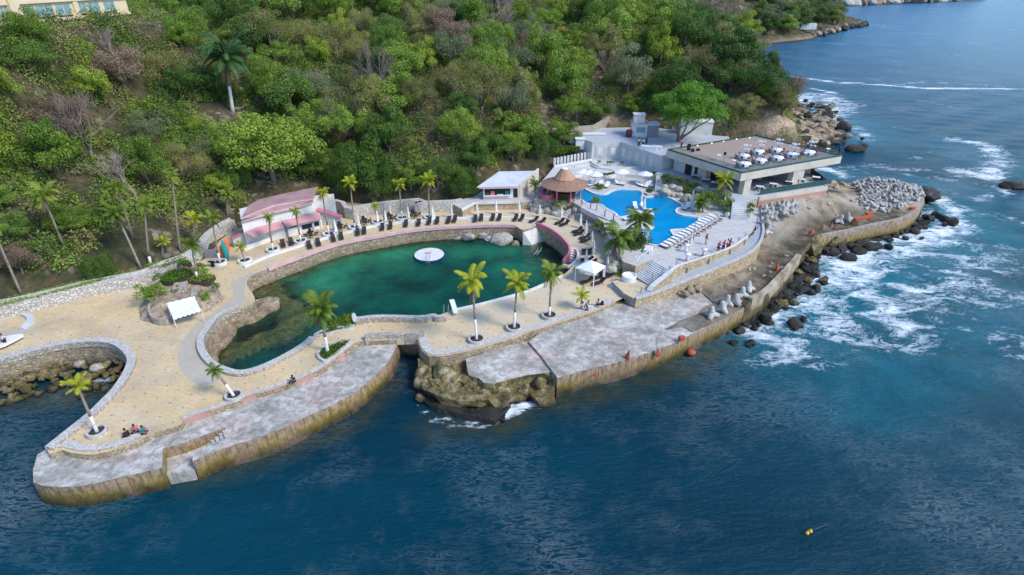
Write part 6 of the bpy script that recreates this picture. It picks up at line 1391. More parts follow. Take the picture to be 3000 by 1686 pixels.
for (k,x,y,z),lb in zip(CU,CL_): dup(PROTO['cu'],tuple(at(k,x,y,z)),random.uniform(0,3),random.uniform(.92,1.06),'closed cream umbrella '+lb,'closed cream umbrellas')
for k,x,y,z,lb in (('G',935,700,TZ,'half hidden behind the palapa roof'),('G',1015,715,TZ,'next to the palapa roof'),('G',1098,735,TZ,'right of the palapa roof, in front'),('G',1442,700,TZ,'in the middle of the poolside row'),('G',1752,728,TZ,'at the right by the narrow stairs')):
    dup(PROTO['ou'],tuple(at(k,x,y,z)),.3,.95,'open white octagonal umbrella '+lb,'open white umbrellas')
# picnic tables on the upper promenade
e=thing('patio_table','-','table',(0,0,-500)); MB().lathe([(.55,.7),(.55,.75)],16).build('tabletop',[M['wicker']],e); MB().tube([(0,0,0),(0,0,.7)],.05,6).build('leg',[M['wicker']],e); PROTO['pt']=e
e=thing('patio_chair','-','chair',(0,0,-500)); MB().box((0,0,.4),(.5,.5,.07)).build('seat',[M['wicker']],e); MB().box((0,.24,.45),(.5,.06,.45)).build('backrest',[M['wicker']],e)
for x in (-.2,.2):
    for y in (-.2,.2): MB().box((x,y,0),(.05,.05,.4)).build('leg',[M['wicker']],e)
PROTO['pc']=e
for i,(k,x,y) in enumerate((('E',1412,318),('E',1708,245),('E',1952,188),('E',2190,148),('F',170,640),('F',445,610))):
    p=at(k,x,y,3); lb=['in front of the bath house hatch','beside the second planter','beside the tall yellow palm','behind the small palm','behind the paired loungers','between the two tallest palms'][i]
    if i==3: continue
    dup(PROTO['pt'],tuple(p),0,None,'round dark patio table '+lb,'dark patio tables')
    for j in range(4):
        a=j*PI/2+.4; dup(PROTO['pc'],(p.x+math.cos(a)*.85,p.y+math.sin(a)*.85,3),a-PI/2,None,'dark patio chair at the table '+lb,'dark patio chairs')
# ---------------------------------------------------------------- banquet tables on the roof
e=thing('banquet_table','-','table',(0,0,-500)); MB().lathe([(1.08,0.02),(1.0,.4),(.95,.72),(.93,.76)],28,wav=.05,wn=9).build('tablecloth',[M['cloth']],e,True)
MB().lathe([(.14,.76),(.2,.86),(.1,.98)],8).build('centrepiece',[M['white']],e); PROTO['bt']=e
M['chair']=plain('dark_chair',(.09,.075,.07),None,2,.5,.1)
MBc=MB().box((0,0,.42),(.38,.38,.04)); MBc.box((0,.18,.45),(.36,.03,.4)); 
for x in (-.18,.18):
    for y in (-.18,.18): MBc.box((x,y,0),(.03,.03,.42))
ch=MBc.build('banquet_chair',[M['chair']],loc=(0,0,-500)); tag(ch,'-','chair'); PROTO['bc']=ch
def pm():
    t=NT('white_petals'); d=t.bsdf((.92,.92,.92),.8); tr=t.n('ShaderNodeBsdfTranslucent'); tr.inputs[0].default_value=(.95,.95,.95,1); m=t.n('ShaderNodeMixShader'); m.inputs[0].default_value=.45; t.l(d,m.inputs[1]); t.l(tr.outputs[0],m.inputs[2]); return t.done(m.outputs[0])
M['petal']=pm()
def fl_me(seed):
    r=np.random.RandomState(seed); n=330; tips=unit(r.normal(size=(9,3))+np.array([0,0,.4]))*r.uniform(.3,.7,(9,1)); u=unit(r.normal(size=(n,3))); c=tips[r.randint(0,9,n)]+u*r.uniform(.03,.2,(n,1)); nn=unit(u+r.normal(size=(n,3))*.6); tt=unit(np.cross(nn,r.normal(size=(n,3)))); s=.11*r.uniform(.7,1.4,n)
    return quads('flowers',c,nn,tt,s,s,M['petal'])
flm=fl_me(3)
TB=[('H',1165,512,1,'front left of the back rows'),('H',1335,462,1,'second in the back row'),('H',1540,442,1,'third in the back row'),('H',1720,497,1,'fourth in the back row'),('H',1915,470,1,'rightmost table'),('H',1177,605,0,'leftmost in the front row'),('H',1358,565,0,'middle of the front row'),('H',1555,535,0,'right in the front row')]
for k,x,y,fw,lb in TB:
    p=at(k,x,y+22,RZ+.0); o=dup(PROTO['bt'],tuple(p),random.random(),None,'round white clothed banquet table, '+lb,'banquet tables on the roof terrace')
    for j in range(8):
        a=j*PI/4+.2; dup(PROTO['bc'],(p.x+math.cos(a)*1.3,p.y+math.sin(a)*1.3,RZ),a-PI/2,None,'dark chair drawn up to the banquet table, '+lb,'chairs at the banquet tables')
    if fw:
        e=thing('flower_stand','tall stand of white blossom on the banquet table, '+lb,'flowers',(p.x,p.y,RZ+.77),group='tall white flower stands'); MB().tube([(0,0,.2),(0,0,1.35)],.03,6).build('stem',[M['metal']],e); link('flowers',flm,e,(0,0,1.4)).scale=(1.25,1.25,1.1)
for i,(x,y) in enumerate(((875,552),(1045,612),(1150,648),(1772,540),(1868,527),(2122,478))):
    p=at('H',x,y,RZ); g=MB().lathe([(.04,0),(.04,.95),(.38,.98),(.38,1.02)],14); o=g.build('cocktail_table',[M['white']],loc=tuple(p)); tag(o,'small white round side table on the roof terrace, '+['standing alone at the left','left of the front table','in front of the front table','between the right hand tables','near the rightmost table','at the far right corner'][i],'table')
# lamps along the rear edge, speakers, stands
for i,(x,y) in enumerate(((378,405),(640,375),(803,348),(937,325),(1087,303),(1237,285))):
    p=at('H',x,y+8,RZ); o=MB().lathe([(.1,0),(.1,.12)],8,(0,0,0)).build('ground_lamp',[M['lampglow'] if 'lampglow' in M else M.setdefault('lampglow',(lambda t:(t.done(t.bsdf((1,.8,.5),.5,None,0,.3,Emission_Color=t.n('ShaderNodeRGB').outputs[0],Emission_Strength=2.0))))(NT('lamp_glow')))],loc=tuple(p)); tag(o,'small warm lamp on the rear edge of the roof terrace','lamp','warm lamps along the rear edge')
for n_ in M['lampglow'].node_tree.nodes:
    if n_.type=='RGB': n_.outputs[0].default_value=(1,.72,.4,1)
for x,y,h_,lb in ((535,435,1.2,'tall black loudspeaker beside the musicians'),(580,455,.6,'small black monitor speaker at the left of the roof terrace'),(645,440,.4,'black cable box on the roof terrace near the speaker')):
    p=at('H',x,y,RZ); g=MB().box((0,0,0),(.5,.45,h_),.3); o=g.build('loudspeaker',[M['black']],loc=tuple(p)); tag(o,lb,'speaker')
p=at('H',930,606,RZ); e=thing('speaker_stand','thin black speaker stand at the front of the roof terrace','stand',tuple(p)); MB().tube([(0,0,0),(0,0,1.9)],.025,6).build('pole',[M['black']],e); MB().box((0,0,1.8),(.35,.3,.5)).build('speaker',[M['black']],e)
# white tables on the plaza
p=at('Q',880,880,PT); o=MB().box((0,0,0),(3.0,.9,.78),-.35,taper=.97).build('buffet_table',[M['cloth']],loc=tuple(p)); tag(o,'long white clothed buffet table on the plaza, left one','table')
p=at('Q',1050,880,PT); o=MB().box((0,0,0),(2.0,.9,.78),-.35,taper=.97).build('buffet_table',[M['cloth']],loc=tuple(p)); tag(o,'white clothed buffet table on the plaza, right one','table')
# restaurant lower floor tables
for i,(x,y) in enumerate(((620,765),(735,808),(835,845),(925,880),(1345,893),(1500,862),(1680,834),(1812,808),(1480,772),(1320,800),(1990,785))):
    p=at('H',x,y,FZ); e=thing('dining_table','white topped dining table on the lower restaurant floor, %s'%['leftmost by the wall','second from the wall','third from the wall','behind the slim palm','first right of the corner pier','second right of the corner pier','left of the far pier','right of the far pier','in the shade at the middle','in the shade by the corner pier','at the far right end'][i],'table',tuple(p),-.45,'white dining tables under the roof')
    MB().box((0,0,.7),(1.3,.8,.06)).build('tabletop',[M['cloth']],e); MB().box((0,0,0),(.12,.12,.7)).build('leg',[M['wood']],e)
    for j,(a,b) in enumerate(((-.4,-.75),(.4,-.75),(-.4,.75),(.4,.75))):
        ca,sa=math.cos(-.45),math.sin(-.45); dup(PROTO['bc'],(p.x+ca*a-sa*b,p.y+sa*a+ca*b,FZ),-.45+(PI if b<0 else 0),None,'dark chair at a white dining table under the roof','dining chairs under the roof')
# ---------------------------------------------------------------- tetrapods
def tetra_me():
    g=MB(); dirs=[Vector((0,0,1))]+[Vector((math.cos(a)*.943,math.sin(a)*.943,-.333)) for a in (0,2.094,4.189)]
    for d in dirs: g.tube([d*-.05,d*.35,d*.86,d*.98,d*1.03],[.46,.4,.27,.23,.12],9)
    s_=bmesh.new(); bmesh.ops.create_icosphere(s_,subdivisions=2,radius=.44); g.add([v.co[:] for v in s_.verts],[tuple(v.index for v in f.verts) for f in s_.faces]); s_.free()
    o=g.build('tetrapod',[M['tetra']],loc=(0,0,-500),smooth=True); tag(o,'-','tetrapod'); return o
PROTO['te']=tetra_me()
def tet(p,s,rot,label,group): dup(PROTO['te'],tuple(p),rot,s,label,group)
rt=lambda:(random.uniform(-.5,.5),random.uniform(-.5,.5),random.uniform(0,6.3))
for i,(x,y) in enumerate(((1110,800),(1200,750),(1235,700),(1320,690),(1370,630),(1425,580))):
    tet(at('P',x,y,2.75)+Vector((0,0,.32)),1.0,(random.uniform(-.2,.2),random.uniform(-.2,.2),i*.9),'pale concrete tetrapod in the curved row on the east quay, %s'%['nearest','second','third','fourth','fifth','farthest'][i],'row of tetrapods on the east quay')
for i,(x,y) in enumerate(((330,480),(345,530),(320,590),(350,630),(380,500),(335,690),(470,470),(500,500),(570,490),(540,440),(600,420),(490,420),(455,440),(525,470),(600,470),(360,450),(400,540),(340,650),(1060,580),(1150,560))):
    tq=at('J',x,y,4.2 if y<560 and x<700 else 3.1); tq=at('J',x,y,ledz(tq.x,tq.y)+.3); tet(tq+Vector((0,0,.2)),.95,rt(),'grey tetrapod among the loose cluster %s'%('beside the walkway wall' if i<6 else 'below the restaurant wall' if i<18 else 'at the edge of the netting'),'loose tetrapods on the ledge')
hp=[Vector(p) for p in L(3.0,('J',[(1180,210),(1300,165),(1500,160),(1700,195),(1860,245),(1915,320),(1880,370),(1720,430),(1560,470),(1400,500),(1320,480),(1210,430),(1200,380),(1300,330),(1270,270)]))]
n_=0; ys_=[p.y for p in hp]; xs_=[p.x for p in hp]; pile=[]
for k in range(5000):
    x=random.uniform(min(xs_),max(xs_)); y=random.uniform(min(ys_),max(ys_))
    if not inpoly(hp,np.array([x]),np.array([y]))[0] or any((x-a)**2+(y-b)**2<1.02**2 for a,b in pile): continue
    pile.append((x,y)); 
    if len(pile)>=190: break
for x,y in pile:
    d=float(pdist(hp,np.array([x]),np.array([y]),True)[0]); z=2.9+.15+min(d,2.5)*.16+random.uniform(-.15,.15)
    tet((x,y,z),random.uniform(.7,.82),(random.uniform(-1.6,1.6),random.uniform(-1.6,1.6),random.uniform(0,6.3)),'weathered pale tetrapod in the big heap on the headland','heap of tetrapods on the headland')
# ---------------------------------------------------------------- rocks
def rock_me(seed,mat,elong=1,cut=.55,sub=3):
    b=bmesh.new(); bmesh.ops.create_icosphere(b,subdivisions=sub,radius=1); r=random.Random(seed); off=Vector((seed*3.1,seed*1.7,seed*.9))
    pl=[(Vector((r.uniform(-1,1),r.uniform(-1,1),r.uniform(-.6,1))).normalized(),r.uniform(cut+.12,.9)) for _ in range(9 if cut>.6 else 14)]
    for v in b.verts:
        d=v.co.normalized(); q=1+.28*noise.noise(d*1.3+off)+.1*noise.noise(d*3.7+off)+.04*noise.noise(d*9+off)
        for n_,c in pl:
            k=d.dot(n_)
            if k>0: q=min(q,c/k*1.0+.02)
        v.co=d*q; v.co.x*=elong; v.co.z*=.8
    g=MB(); g.add([v.co[:] for v in b.verts],[tuple(v.index for v in f.verts) for f in b.faces]); b.free()
    o=g.build('rock',[M[mat]],loc=(0,0,-500),smooth=True)
    try: o.data.set_sharp_from_angle(angle=R(34))
    except Exception: pass
    return tag(o,'-','rock')
RKP={}
for mt in ('rock','rock_pale','rock_dark','rock_olive'):
    RKP[mt]=[rock_me(i*3+len(mt),mt,[1,1.3,1.15,.9][i],.42 if mt!='rock_pale' else .85,3) for i in range(4)]
    for i,o in enumerate(RKP[mt]): PROTO['rk%s%d'%(mt,i)]=o
def rk(mt,p,s,label,group,name='boulder',flat=1.):
    o=dup(random.choice(RKP[mt]),tuple(p),(random.uniform(-.4,.4),random.uniform(-.4,.4),random.uniform(0,6.3)),(s*random.uniform(.85,1.2),s*random.uniform(.85,1.2),s*flat*random.uniform(.75,1.05)),label,group); o.name=name; return o
# boulder bank under the pool terrace
BB=[('G',q) for q in ((270,985),(340,1000),(300,1060),(380,1080),(450,960),(530,990),(480,1060),(560,1090),(620,1010),(650,1080),(700,980),(620,1140),(700,1140),(760,1080),(800,1150),(870,1040),(860,1180),(950,1120),(930,1190),(1000,1180),(1020,1260),(1090,1090),(1150,1200),(1170,1280),(1250,1240),(1300,1310),(1340,1250),(1400,1330),(1100,1340),(1240,1350),(400,960),(770,1190),(880,1110),(330,950))]
for i,(k,q) in enumerate(BB):
    top=max(0.,min(1.,(1100+.17*(q[0]-300)-q[1])/260)); z=3.0+2.2*top
    rk('rock_pale',at(k,q[0],q[1],z)-Vector((0,0,.25)),random.uniform(.65,1.15),'rounded pale grey boulder stacked in the bank below the palapa bar and fence','boulders banked under the pool terrace')
for x,y,s in ((610,170,1.0),(680,230,.9),(730,330,1.0),(700,180,.9),(780,400,1.1),(740,480,.9),(790,520,.8),(640,120,.8),(760,560,.9),(720,640,.8),(800,600,.9),(830,480,1.0)):
    rk('rock_pale',at('I',x,y,3.9),s,'pale boulder at the foot of the terrace wall behind the palms','boulders behind the stair palms')
for x,y,s in ((250,890,.6),(300,930,.9),(380,940,.8),(350,850,.6),(430,950,.7),(520,960,.5),(600,900,.5),(660,880,.7),(720,880,.8),(640,950,.5),(560,990,.5),(420,880,.6),(480,1000,.5),(270,850,.5),(530,900,.5),(620,980,.5),(760,1000,.6)):
    rk('rock_pale',at('H',x,y,TZ+(1.2 if y<900 else .3)),s*1.15,'pale boulder in the rockery between pool and restaurant','pale boulders of the rockery')
# coast right of the restaurant
pl_=L(.5,('N',[(860,860),(900,760),(960,650),(1050,585),(1120,620),(1180,680),(1290,720),(1390,780),(1400,850),(1300,880),(1150,890),(1000,900)]))
land(pl_,1.3,lambda x,y:.6+max(0,float(hz(x,y)))*.25+max(0,(88-x))*.16+n3(x,y,.25,1.6)+n3(x,y,.7,.8),-2,[M['rock'],M['rock_dark']],'cliff_rocks',1.2,4,.8)
NB=[((1000,640),2.2,'rock'),((960,700),2.2,'rock'),((1040,700),2.0,'rock'),((1100,690),1.6,'rock'),((1070,640),1.8,'rock'),((920,740),2.0,'rock'),((1130,650),2.2,'rock_dark'),((1170,740),2.6,'rock_dark'),((1270,720),3.4,'rock_dark'),((1220,700),2.4,'rock_dark'),((1310,760),2.6,'rock_dark'),((1390,780),3.3,'rock_dark'),((1370,730),1.6,'rock_dark'),((1230,800),2.2,'rock'),((1150,800),2.2,'rock'),((1290,810),1.8,'rock'),((1120,840),3.0,'rock_dark'),((1210,850),2.0,'rock'),((1300,850),2.0,'rock_dark'),((1370,840),2.0,'rock_dark'),((1280,870),1.7,'rock'),((1070,790),2.0,'rock'),((1010,790),2.0,'rock'),((1450,900),2.8,'rock_dark'),((1510,890),1.8,'rock_dark'),((1090,600),1.4,'rock_dark'),((1160,610),1.3,'rock_dark'),((1070,550),1.4,'rock_dark'),((1180,640),1.0,'rock_dark'),((1340,680),1.0,'rock_dark'),((1500,840),.7,'rock_dark'),((1410,820),1.6,'rock'),((1260,770),1.8,'rock'),((980,760),1.8,'rock'),((1060,740),1.7,'rock'),((1190,830),1.6,'rock')]
for (q,s,mt) in NB:
    z=.4 if mt=='rock_dark' else 2.0
    p_=at('N',*q,z); p_.z=max(z,float(hz(p_.x,p_.y))+.3) if q[0]<1100 else z; s*=.8; rk(mt,p_,s,'%s %s boulder piled at the sea edge beyond the roof terrace'%('huge' if s>2.5 else 'large' if s>1.8 else 'smaller','dark wet' if mt=='rock_dark' else 'tan'),'boulders beyond the roof terrace')
for k in range(90):
    q=(random.uniform(930,1330),random.uniform(620,860)); z=.8; p_=at('N',*q,z); p_.z=max(z,float(hz(p_.x,p_.y))+.2,.9+max(0,(88-p_.x))*.16 if p_.x<84 else 0); rk(random.choice(['rock','rock','rock_dark']),p_,random.uniform(.7,1.5),'angular rock wedged between the big boulders beyond the roof terrace','boulders beyond the roof terrace')
for i,(x,y,s,lb) in enumerate(((2380,1130,2.0,'dark reef rock breaking the surface near the right edge of the water'),(2440,1140,1.7,'lower part of the reef rock near the right edge'),(1890,1170,2.2,'dark round rock at the seaward tip of the tetrapod heap'),(1910,1190,1.6,'small dark rock beside the headland tip'))):
    rk('rock_dark',at('N',x,y,.1 if i<2 else 1.2),s,lb,None,'sea_rock')
# surf rocks along the ledge
SR=[(1920,240,1.3),(1960,330,1.7),(1900,380,1.6),(1850,440,1.5),(1990,440,1.5),(2060,500,1.2),(1930,500,1.4),(1880,570,1.6),(2000,550,1.3),(1960,600,1.2),(2070,520,1.0),(1740,610,1.2),(1700,700,2.2),(1640,690,1.5),(1560,820,1.7),(1600,850,1.2),(1820,690,1.1),(1830,870,1.8),(1790,850,1.2),(1650,740,1.5),(1900,300,1.6),(1860,500,1.3),(1980,380,1.3),(1400,860,1.1),(1350,920,1.2),(1460,1020,1.0),(1300,1020,.9),(1430,1040,.8),(1920,420,1.6),(1800,560,1.0),(1240,930,1.0),(1760,650,.9),(1480,900,.9)]
for x,y,s in SR+[(a+random.uniform(-90,90),b+random.uniform(-60,60),c*.6) for a,b,c in SR if a>1500]: s*=.6; rk('rock_dark' if random.random()<.8 else 'rock_olive',at('P',x,y,.15),s,'%s dark rock in the surf below the rock ledge'%('large' if s>.8 else 'small'),'dark rocks in the surf','sea_rock')
SR2=[(880,780,2.0),(980,800,2.2),(1080,850,2.4),(930,880,2.2),(1020,900,2.0),(1150,940,1.6),(1180,830,2.0),(1280,800,1.8),(1380,840,1.6),(1340,790,1.6),(1570,840,1.6),(1450,830,1.5),(1250,880,1.6),(1100,780,2.0),(1500,740,1.4),(1620,720,1.2),(1730,640,1.5),(1780,600,1.4),(1850,640,1.5),(1920,640,1.2),(1960,540,1.5),(2030,500,1.3),(2090,540,1.5),(2160,570,1.6),(2200,600,1.4),(2240,570,1.1),(2130,610,1.3),(1990,560,1.2),(1900,750,.9),(1740,750,.9),(800,720,1.8),(850,700,1.6),(1200,760,1.5),(1680,690,1.4),(1570,770,1.3),(1870,560,1.5),(1830,680,1.2)]
for x,y,s in SR2: rk('rock_dark',at('J',x,y,.25),s*random.uniform(.45,.8),'%s dark boulder at the foot of the headland wall'%('large' if s>1.6 else 'small'),'dark boulders below the headland','sea_rock')
rk('rock_olive',at('J',790,830,1.4),1.9,'tall leaning slab of dark stone at the bend of the parapet',None,'leaning_slab',1.8); rk('rock_olive',at('J',990,790,1.2),1.5,'mossy angular slab jutting over the surf',None,'leaning_slab',1.2)
# quay cliff rocks
for x,y,s,z in ((300,850,1.2,.9),(380,900,1.1,.8),(480,880,1.5,1.0),(560,940,1.2,.8),(660,960,1.2,.7),(280,780,1.0,1.2),(500,800,1.4,1.6),(340,800,.9,1.3),(740,900,1.1,1.0),(800,960,1.2,.6),(880,990,1.1,.5),(1020,930,1.3,.8),(1210,920,1.5,.9),(1390,960,.8,.5),(1390,870,1.2,1.2),(1060,870,.8,1.3),(700,860,.9,1.4),(440,960,.9,.5),(600,860,1.0,1.5)):
    rk('rock_olive',at('C',x,y,z),s*1.05,'mossy ochre boulder below the broken slab east of the channel','mossy boulders below the broken slab')
for x,y,s in ((260,1020,.9),(1010,1060,1.3),(1050,1070,.8),(1410,1000,.8)): rk('rock',at('C',x,y,.3),s*.8,'orange brown flat rock at the waterline below the broken slab','orange brown waterline rocks',flat=.6)
for k in range(30):
    q=(random.uniform(280,1060),0); y=1040+ (q[0]-280)*.2+random.uniform(-20,45); rk('rock_dark',at('C',q[0],y,.1),random.uniform(.2,.4),'small wet stone on the dark shelf in front of the channel rocks','small stones on the dark shelf','stone')
# inlet stones
for k in range(120):
    t=random.random(); u_=random.random()**.8
    x=-20+t*900; y0=415-.33*x if x<400 else 285+ (x-400)*.05; y0=max(y0,285) if x>300 else y0; y=y0+30+u_*270
    if x>780 and y>520: y=random.uniform(400,520)
    z=max(-.05,1.2*(1-u_)); big=random.random()<.25 and x>480 and u_<.4
    rk('rock_olive' if not big else 'rock_pale',at('A',x,y,z),random.uniform(.28,.55)*(1.7 if big else 1),('large pale boulder' if big else 'mossy brown stone')+' on the rocky bank of the left inlet','stones of the left inlet','stone')
for k in range(26):
    x=random.uniform(0,1576); rk('rock_olive',G(px('A',(x if x<850 else random.uniform(600,850),random.uniform(560,640)))[0],-.12),random.uniform(.3,.5),'submerged looking dark stone at the edge of the left inlet water','stones in the left inlet water','stone')
# lagoon boulders
for x,y,s,lb in ((1440,880,1.7,'large pale split boulder standing in the lagoon'),(1060,845,1.1,'pale flat boulder under the lagoon wall, left'),(1210,825,1.0,'rounded boulder under the stone arch'),(1600,915,1.0,'brown rock between the split boulder and the steps'),(940,835,.8,'low rock against the lagoon wall'),(1310,860,.7,'small rock by the ladder')):
    rk('rock' if 'brown' in lb else 'rock_pale',at('F',x,y,.95),s,lb,None)
for k in range(26):
    a=PI*k/25; p=at('F',1150+170*math.cos(a),855-120*math.sin(a)*1.0,0); p=onY(px('F',(1150+165*math.cos(a),850-115*math.sin(a)))[0],at('F',1150,745,1.5).y-.5)
    rk('rock_pale',p,.28,'pale stone in the arch set into the lagoon wall','stones of the arch in the lagoon wall','arch_stone')
for x,y,s in ((940,545,.7),(1000,530,.6),(960,500,.5),(900,580,.6)):
    rk('rock',at('P',x,y+30,3.0),s,'brown rubble block beside the broken wall on the east quay','rubble on the east quay')
for x,y,s in ((700,340,1.4),(780,370,1.8),(850,400,1.6),(760,420,1.3),(900,340,1.0),(1020,215,1.4),(1120,205,1.3),(960,225,1.1)):
    rk('rock',at('J',x,y,4.6 if y<300 else 3.4),s,'weathered outcrop of pale brown rock on the ledge below the restaurant','outcrops on the ledge',flat=.45)
for i in range(70):
    kk_=random.choice([('P',random.uniform(1150,1750),random.uniform(200,560)),('J',random.uniform(330,1150),random.uniform(330,650))]); q=at(kk_[0],kk_[1],kk_[2],lz)
    if inpoly([Vector((p.x,p.y)) for p in led],np.array([q.x]),np.array([q.y]))[0]: rk(random.choice(['rock','rock','rock_pale']),(q.x,q.y,ledz(q.x,q.y)),random.uniform(.12,.38),'small loose stone lying on the rock ledge','loose stones on the ledge','stone')
g=MB(); a=at('P',950,525,2.7); b=at('P',1140,455,2.7); g.beam(a+Vector((0,0,.6)),b+Vector((0,0,.6)),1.0,1.2); single(g,'broken_wall',[M['rubble_tan']],'isolated low block of tan masonry on the east quay','wall')
# ---------------------------------------------------------------- orange markers
for i,(k,x,y,z) in enumerate((('J',435,1070,2.7),('J',750,735,2.9),('J',785,710,2.9),('J',880,680,2.9),('J',975,655,2.9),('J',1175,705,1.2),('J',1575,640,1.3),('J',1195,620,2.9),('P',115,1300,1.4),('P',400,1160,2.5),('P',655,1140,2.0),('C',1890,800,1.3))):
    p=at(k,x,y,z); g=MB().lathe([(.28,0),(.26,.25),(.12,.7),(.07,1.0),(.02,1.1)],9,wav=.3,wn=3); g.tube([(0,0,0),(0,0,1.2)],.025,5)
    o=g.build('warning_marker',[M['orange']],loc=tuple(p)); o.rotation_euler=(random.uniform(-.1,.1),random.uniform(-.1,.1),i); tag(o,'orange mesh draped marker '+['alone on the dark ledge','at the parapet bend, left','at the parapet bend, right','second along the parapet','third along the parapet','hanging down the headland wall','hanging on the wall near the headland tip','beside the long orange net','hanging at the quay corner','standing on the edge of the east quay','drooping over the east quay edge','on the quay wall beside the break'][i],'marker')
for k,pa,lb in (('J',[(1210,585),(1300,570),(1390,550)],'long orange net fence on the headland edge'),('J',[(1330,530),(1390,515)],'short orange net piece behind the long net'),('J',[(1780,455),(1825,450)],'orange net piece near the headland tip'),('P',[(840,995),(880,985)],'low orange net on the quay edge')):
    P_=L(2.95,(k,pa)); single(MB().ribbon(P_,.5,2.7,3.55 if 'long' in lb else 3.2),'orange_net',[M['orange']],lb,'net')
p=at('P',940,1110,.35); o=MB().lathe([(.1,-.3),(.5,-.1),(.55,.1),(.3,.3),(.1,.34)],14).build('life_buoy',[M['orange']],loc=tuple(p),smooth=True); tag(o,'round orange float hanging low on the quay wall','float')
# ---------------------------------------------------------------- floating platform
p=at('F',615,1040,1.1); e=thing('floating_platform','round white swim platform floating in the green lagoon','platform',(p.x,p.y,.8)); rr=(at('F',785,1040,1.1)-p).length
MB().lathe([(rr*1.0,-.1),(rr*1.06,.1),(rr*1.03,.28),(rr*.98,.3)],40).build('rim',[M['blue']],e,True); MB().lathe([(rr*1.0,.29),(rr*.98,.35),(.3,.36)],40).build('top',[M['white']],e)
g=MB()
for dx,dy,w_,h_,a in ((-.35,.35,.7,.12,.3),(.3,.4,.6,.12,-.3),(0,.15,.5,.12,.1),(-.3,0,.12,.5,0),(.25,.0,.12,.5,.2),(0,-.15,.7,.1,0)): g.box((dx-.2,dy+.1,.362),(w_,h_,.012),a)
g.build('red_emblem',[M['red']],e)
g=MB()
for x in (-.15,.35): g.tube([(x,-rr*.35,.36),(x,-rr*.75,1.0),(x,-rr*1.02,.9),(x,-rr*1.14,-.6)],.045,6)
for z in (.1,.4): g.tube([(-.15,-rr*1.1,z),(.35,-rr*1.1,z)],.03,5)
g.build('ladder',[M['metal']],e)
# slide board, ladders, surfboard sign
a=at('C',560,165,3.0); b=at('C',600,250,3.0); e=thing('diving_board','white springboard sloping on the southern lagoon edge','diving board',tuple(b)); g=MB(); g.beam(b+Vector((0,0,.5)),a+Vector((0,.2,1.0)),.6,.1); g.build('board',[M['white']],e,world=True)
g=MB(); g.box(((a.x+b.x)/2,(a.y+b.y)/2,3),(.5,.8,.6)); g.build('stand',[M['metal']],e,world=True)
g=MB()
for x in (485,528): q=at('C',x,215,3.0); g.tube([q+Vector((0,-.3,0)),q+Vector((0,-.2,.9)),q+Vector((0,.4,.9)),q+Vector((0,.5,-2.4))],.04,6)
single(g,'pool_ladder',[M['metal']],'steel bathing ladder beside the white springboard','ladder')
for pts_,lb in ((((1240,870,.9),(1290,810,1.9)),'left ladder by the split boulder'),(((1335,870,.9),(1380,790,2.1)),'right ladder by the split boulder'),(((1815,1045,.85),(1860,990,1.3)),'handrail in the water by the steps')):
    g=MB(); A_=at('F',*pts_[0]); B_=at('F',*pts_[1]); 
    for o_ in (0,.5): g.tube([A_+Vector((o_,0,-.5)),A_+Vector((o_,0,0)),B_+Vector((o_,0,0)),B_+Vector((o_+.1,.5,.3))],.04,6)
    for t_ in (.2,.4,.6,.8): g.tube([A_.lerp(B_,t_),A_.lerp(B_,t_)+Vector((.5,0,0))],.025,5)
    single(g,'pool_ladder',[M['metal']],'steel '+lb,'ladder')
p=at('B',1425,165,3.0); e=thing('surfboard_sign','white surfboard shaped sign standing beside the lagoon shrubs','sign',tuple(p)); g=MB(); n=16; vs=[]
for i in range(n):
    a=2*PI*i/n; vs.append((.26*math.sin(a),-.04,1.25+.62*math.cos(a)))
vs+=[(x,.04,z) for x,_,z in vs]; g.add(vs,[tuple(range(n)),tuple(range(n,2*n))[::-1]]+[(i,i+n,(i+1)%n+n,(i+1)%n) for i in range(n)]); g.build('board',[M['white']],e); MB().tube([(0,0,0),(0,0,.7)],.05,6).build('post',[M['pole']],e)
# kayaks
for i,(x0,y0,x1,y1,mt,lb) in enumerate(((575,555,515,335,'kayak','orange kayak standing upright at the back of the group'),(545,535,500,400,'kayak','orange kayak leaning at the left of the group'),(605,545,515,350,'teal','teal kayak leaning in front of the group'),(590,470,545,340,'kayak','orange red kayak at the right of the group'))):
    b=at('E',x0,y0,3.0); b.y-=[0,.1,.75,.3][i]; b=Vector((b.x,b.y,3.0)); t=onY(px('E',(x1,y1))[0],b.y+.5); d=(t-b); L_=d.length; e=thing('kayak',lb,'kayak',tuple(b)); e.rotation_mode='QUATERNION'; e.rotation_quaternion=d.to_track_quat('Z','Y')
    g=MB(); prof=[(.03,0),(.2,.12*L_),(.33,.35*L_),(.36,.5*L_),(.33,.65*L_),(.2,.88*L_),(.03,L_)]; g.lathe(prof,14,sy=.45); g.build('hull',[M[mt]],e,True)
    MB().lathe([(.2,0),(.2,.03)],12,(0,0,0)).build('cockpit',[M['white'] if i==2 else M['black']],e); c=KIDS[e.name][-1]; c.location=(0,-.17,L_*.5); c.rotation_euler=(PI/2,0,0)
g=MB(); q=at('E',420,520,3.0); g.box((q.x,q.y,3),(1.7,1.2,.9),.2); single(g,'grey_cabinet',[M['pole']],'grey cabinet under the stone wall beside the kayaks','cabinet')
e=thing('lifeguard_chair','small black table and chair at the foot of the kayak palm','chair',tuple(at('E',420,620,3.0))); MB().box((0,0,.7),(.9,.5,.05)).build('tabletop',[M['black']],e); MB().box((.2,-.1,0),(.4,.4,.7)).build('seat',[M['black']],e)
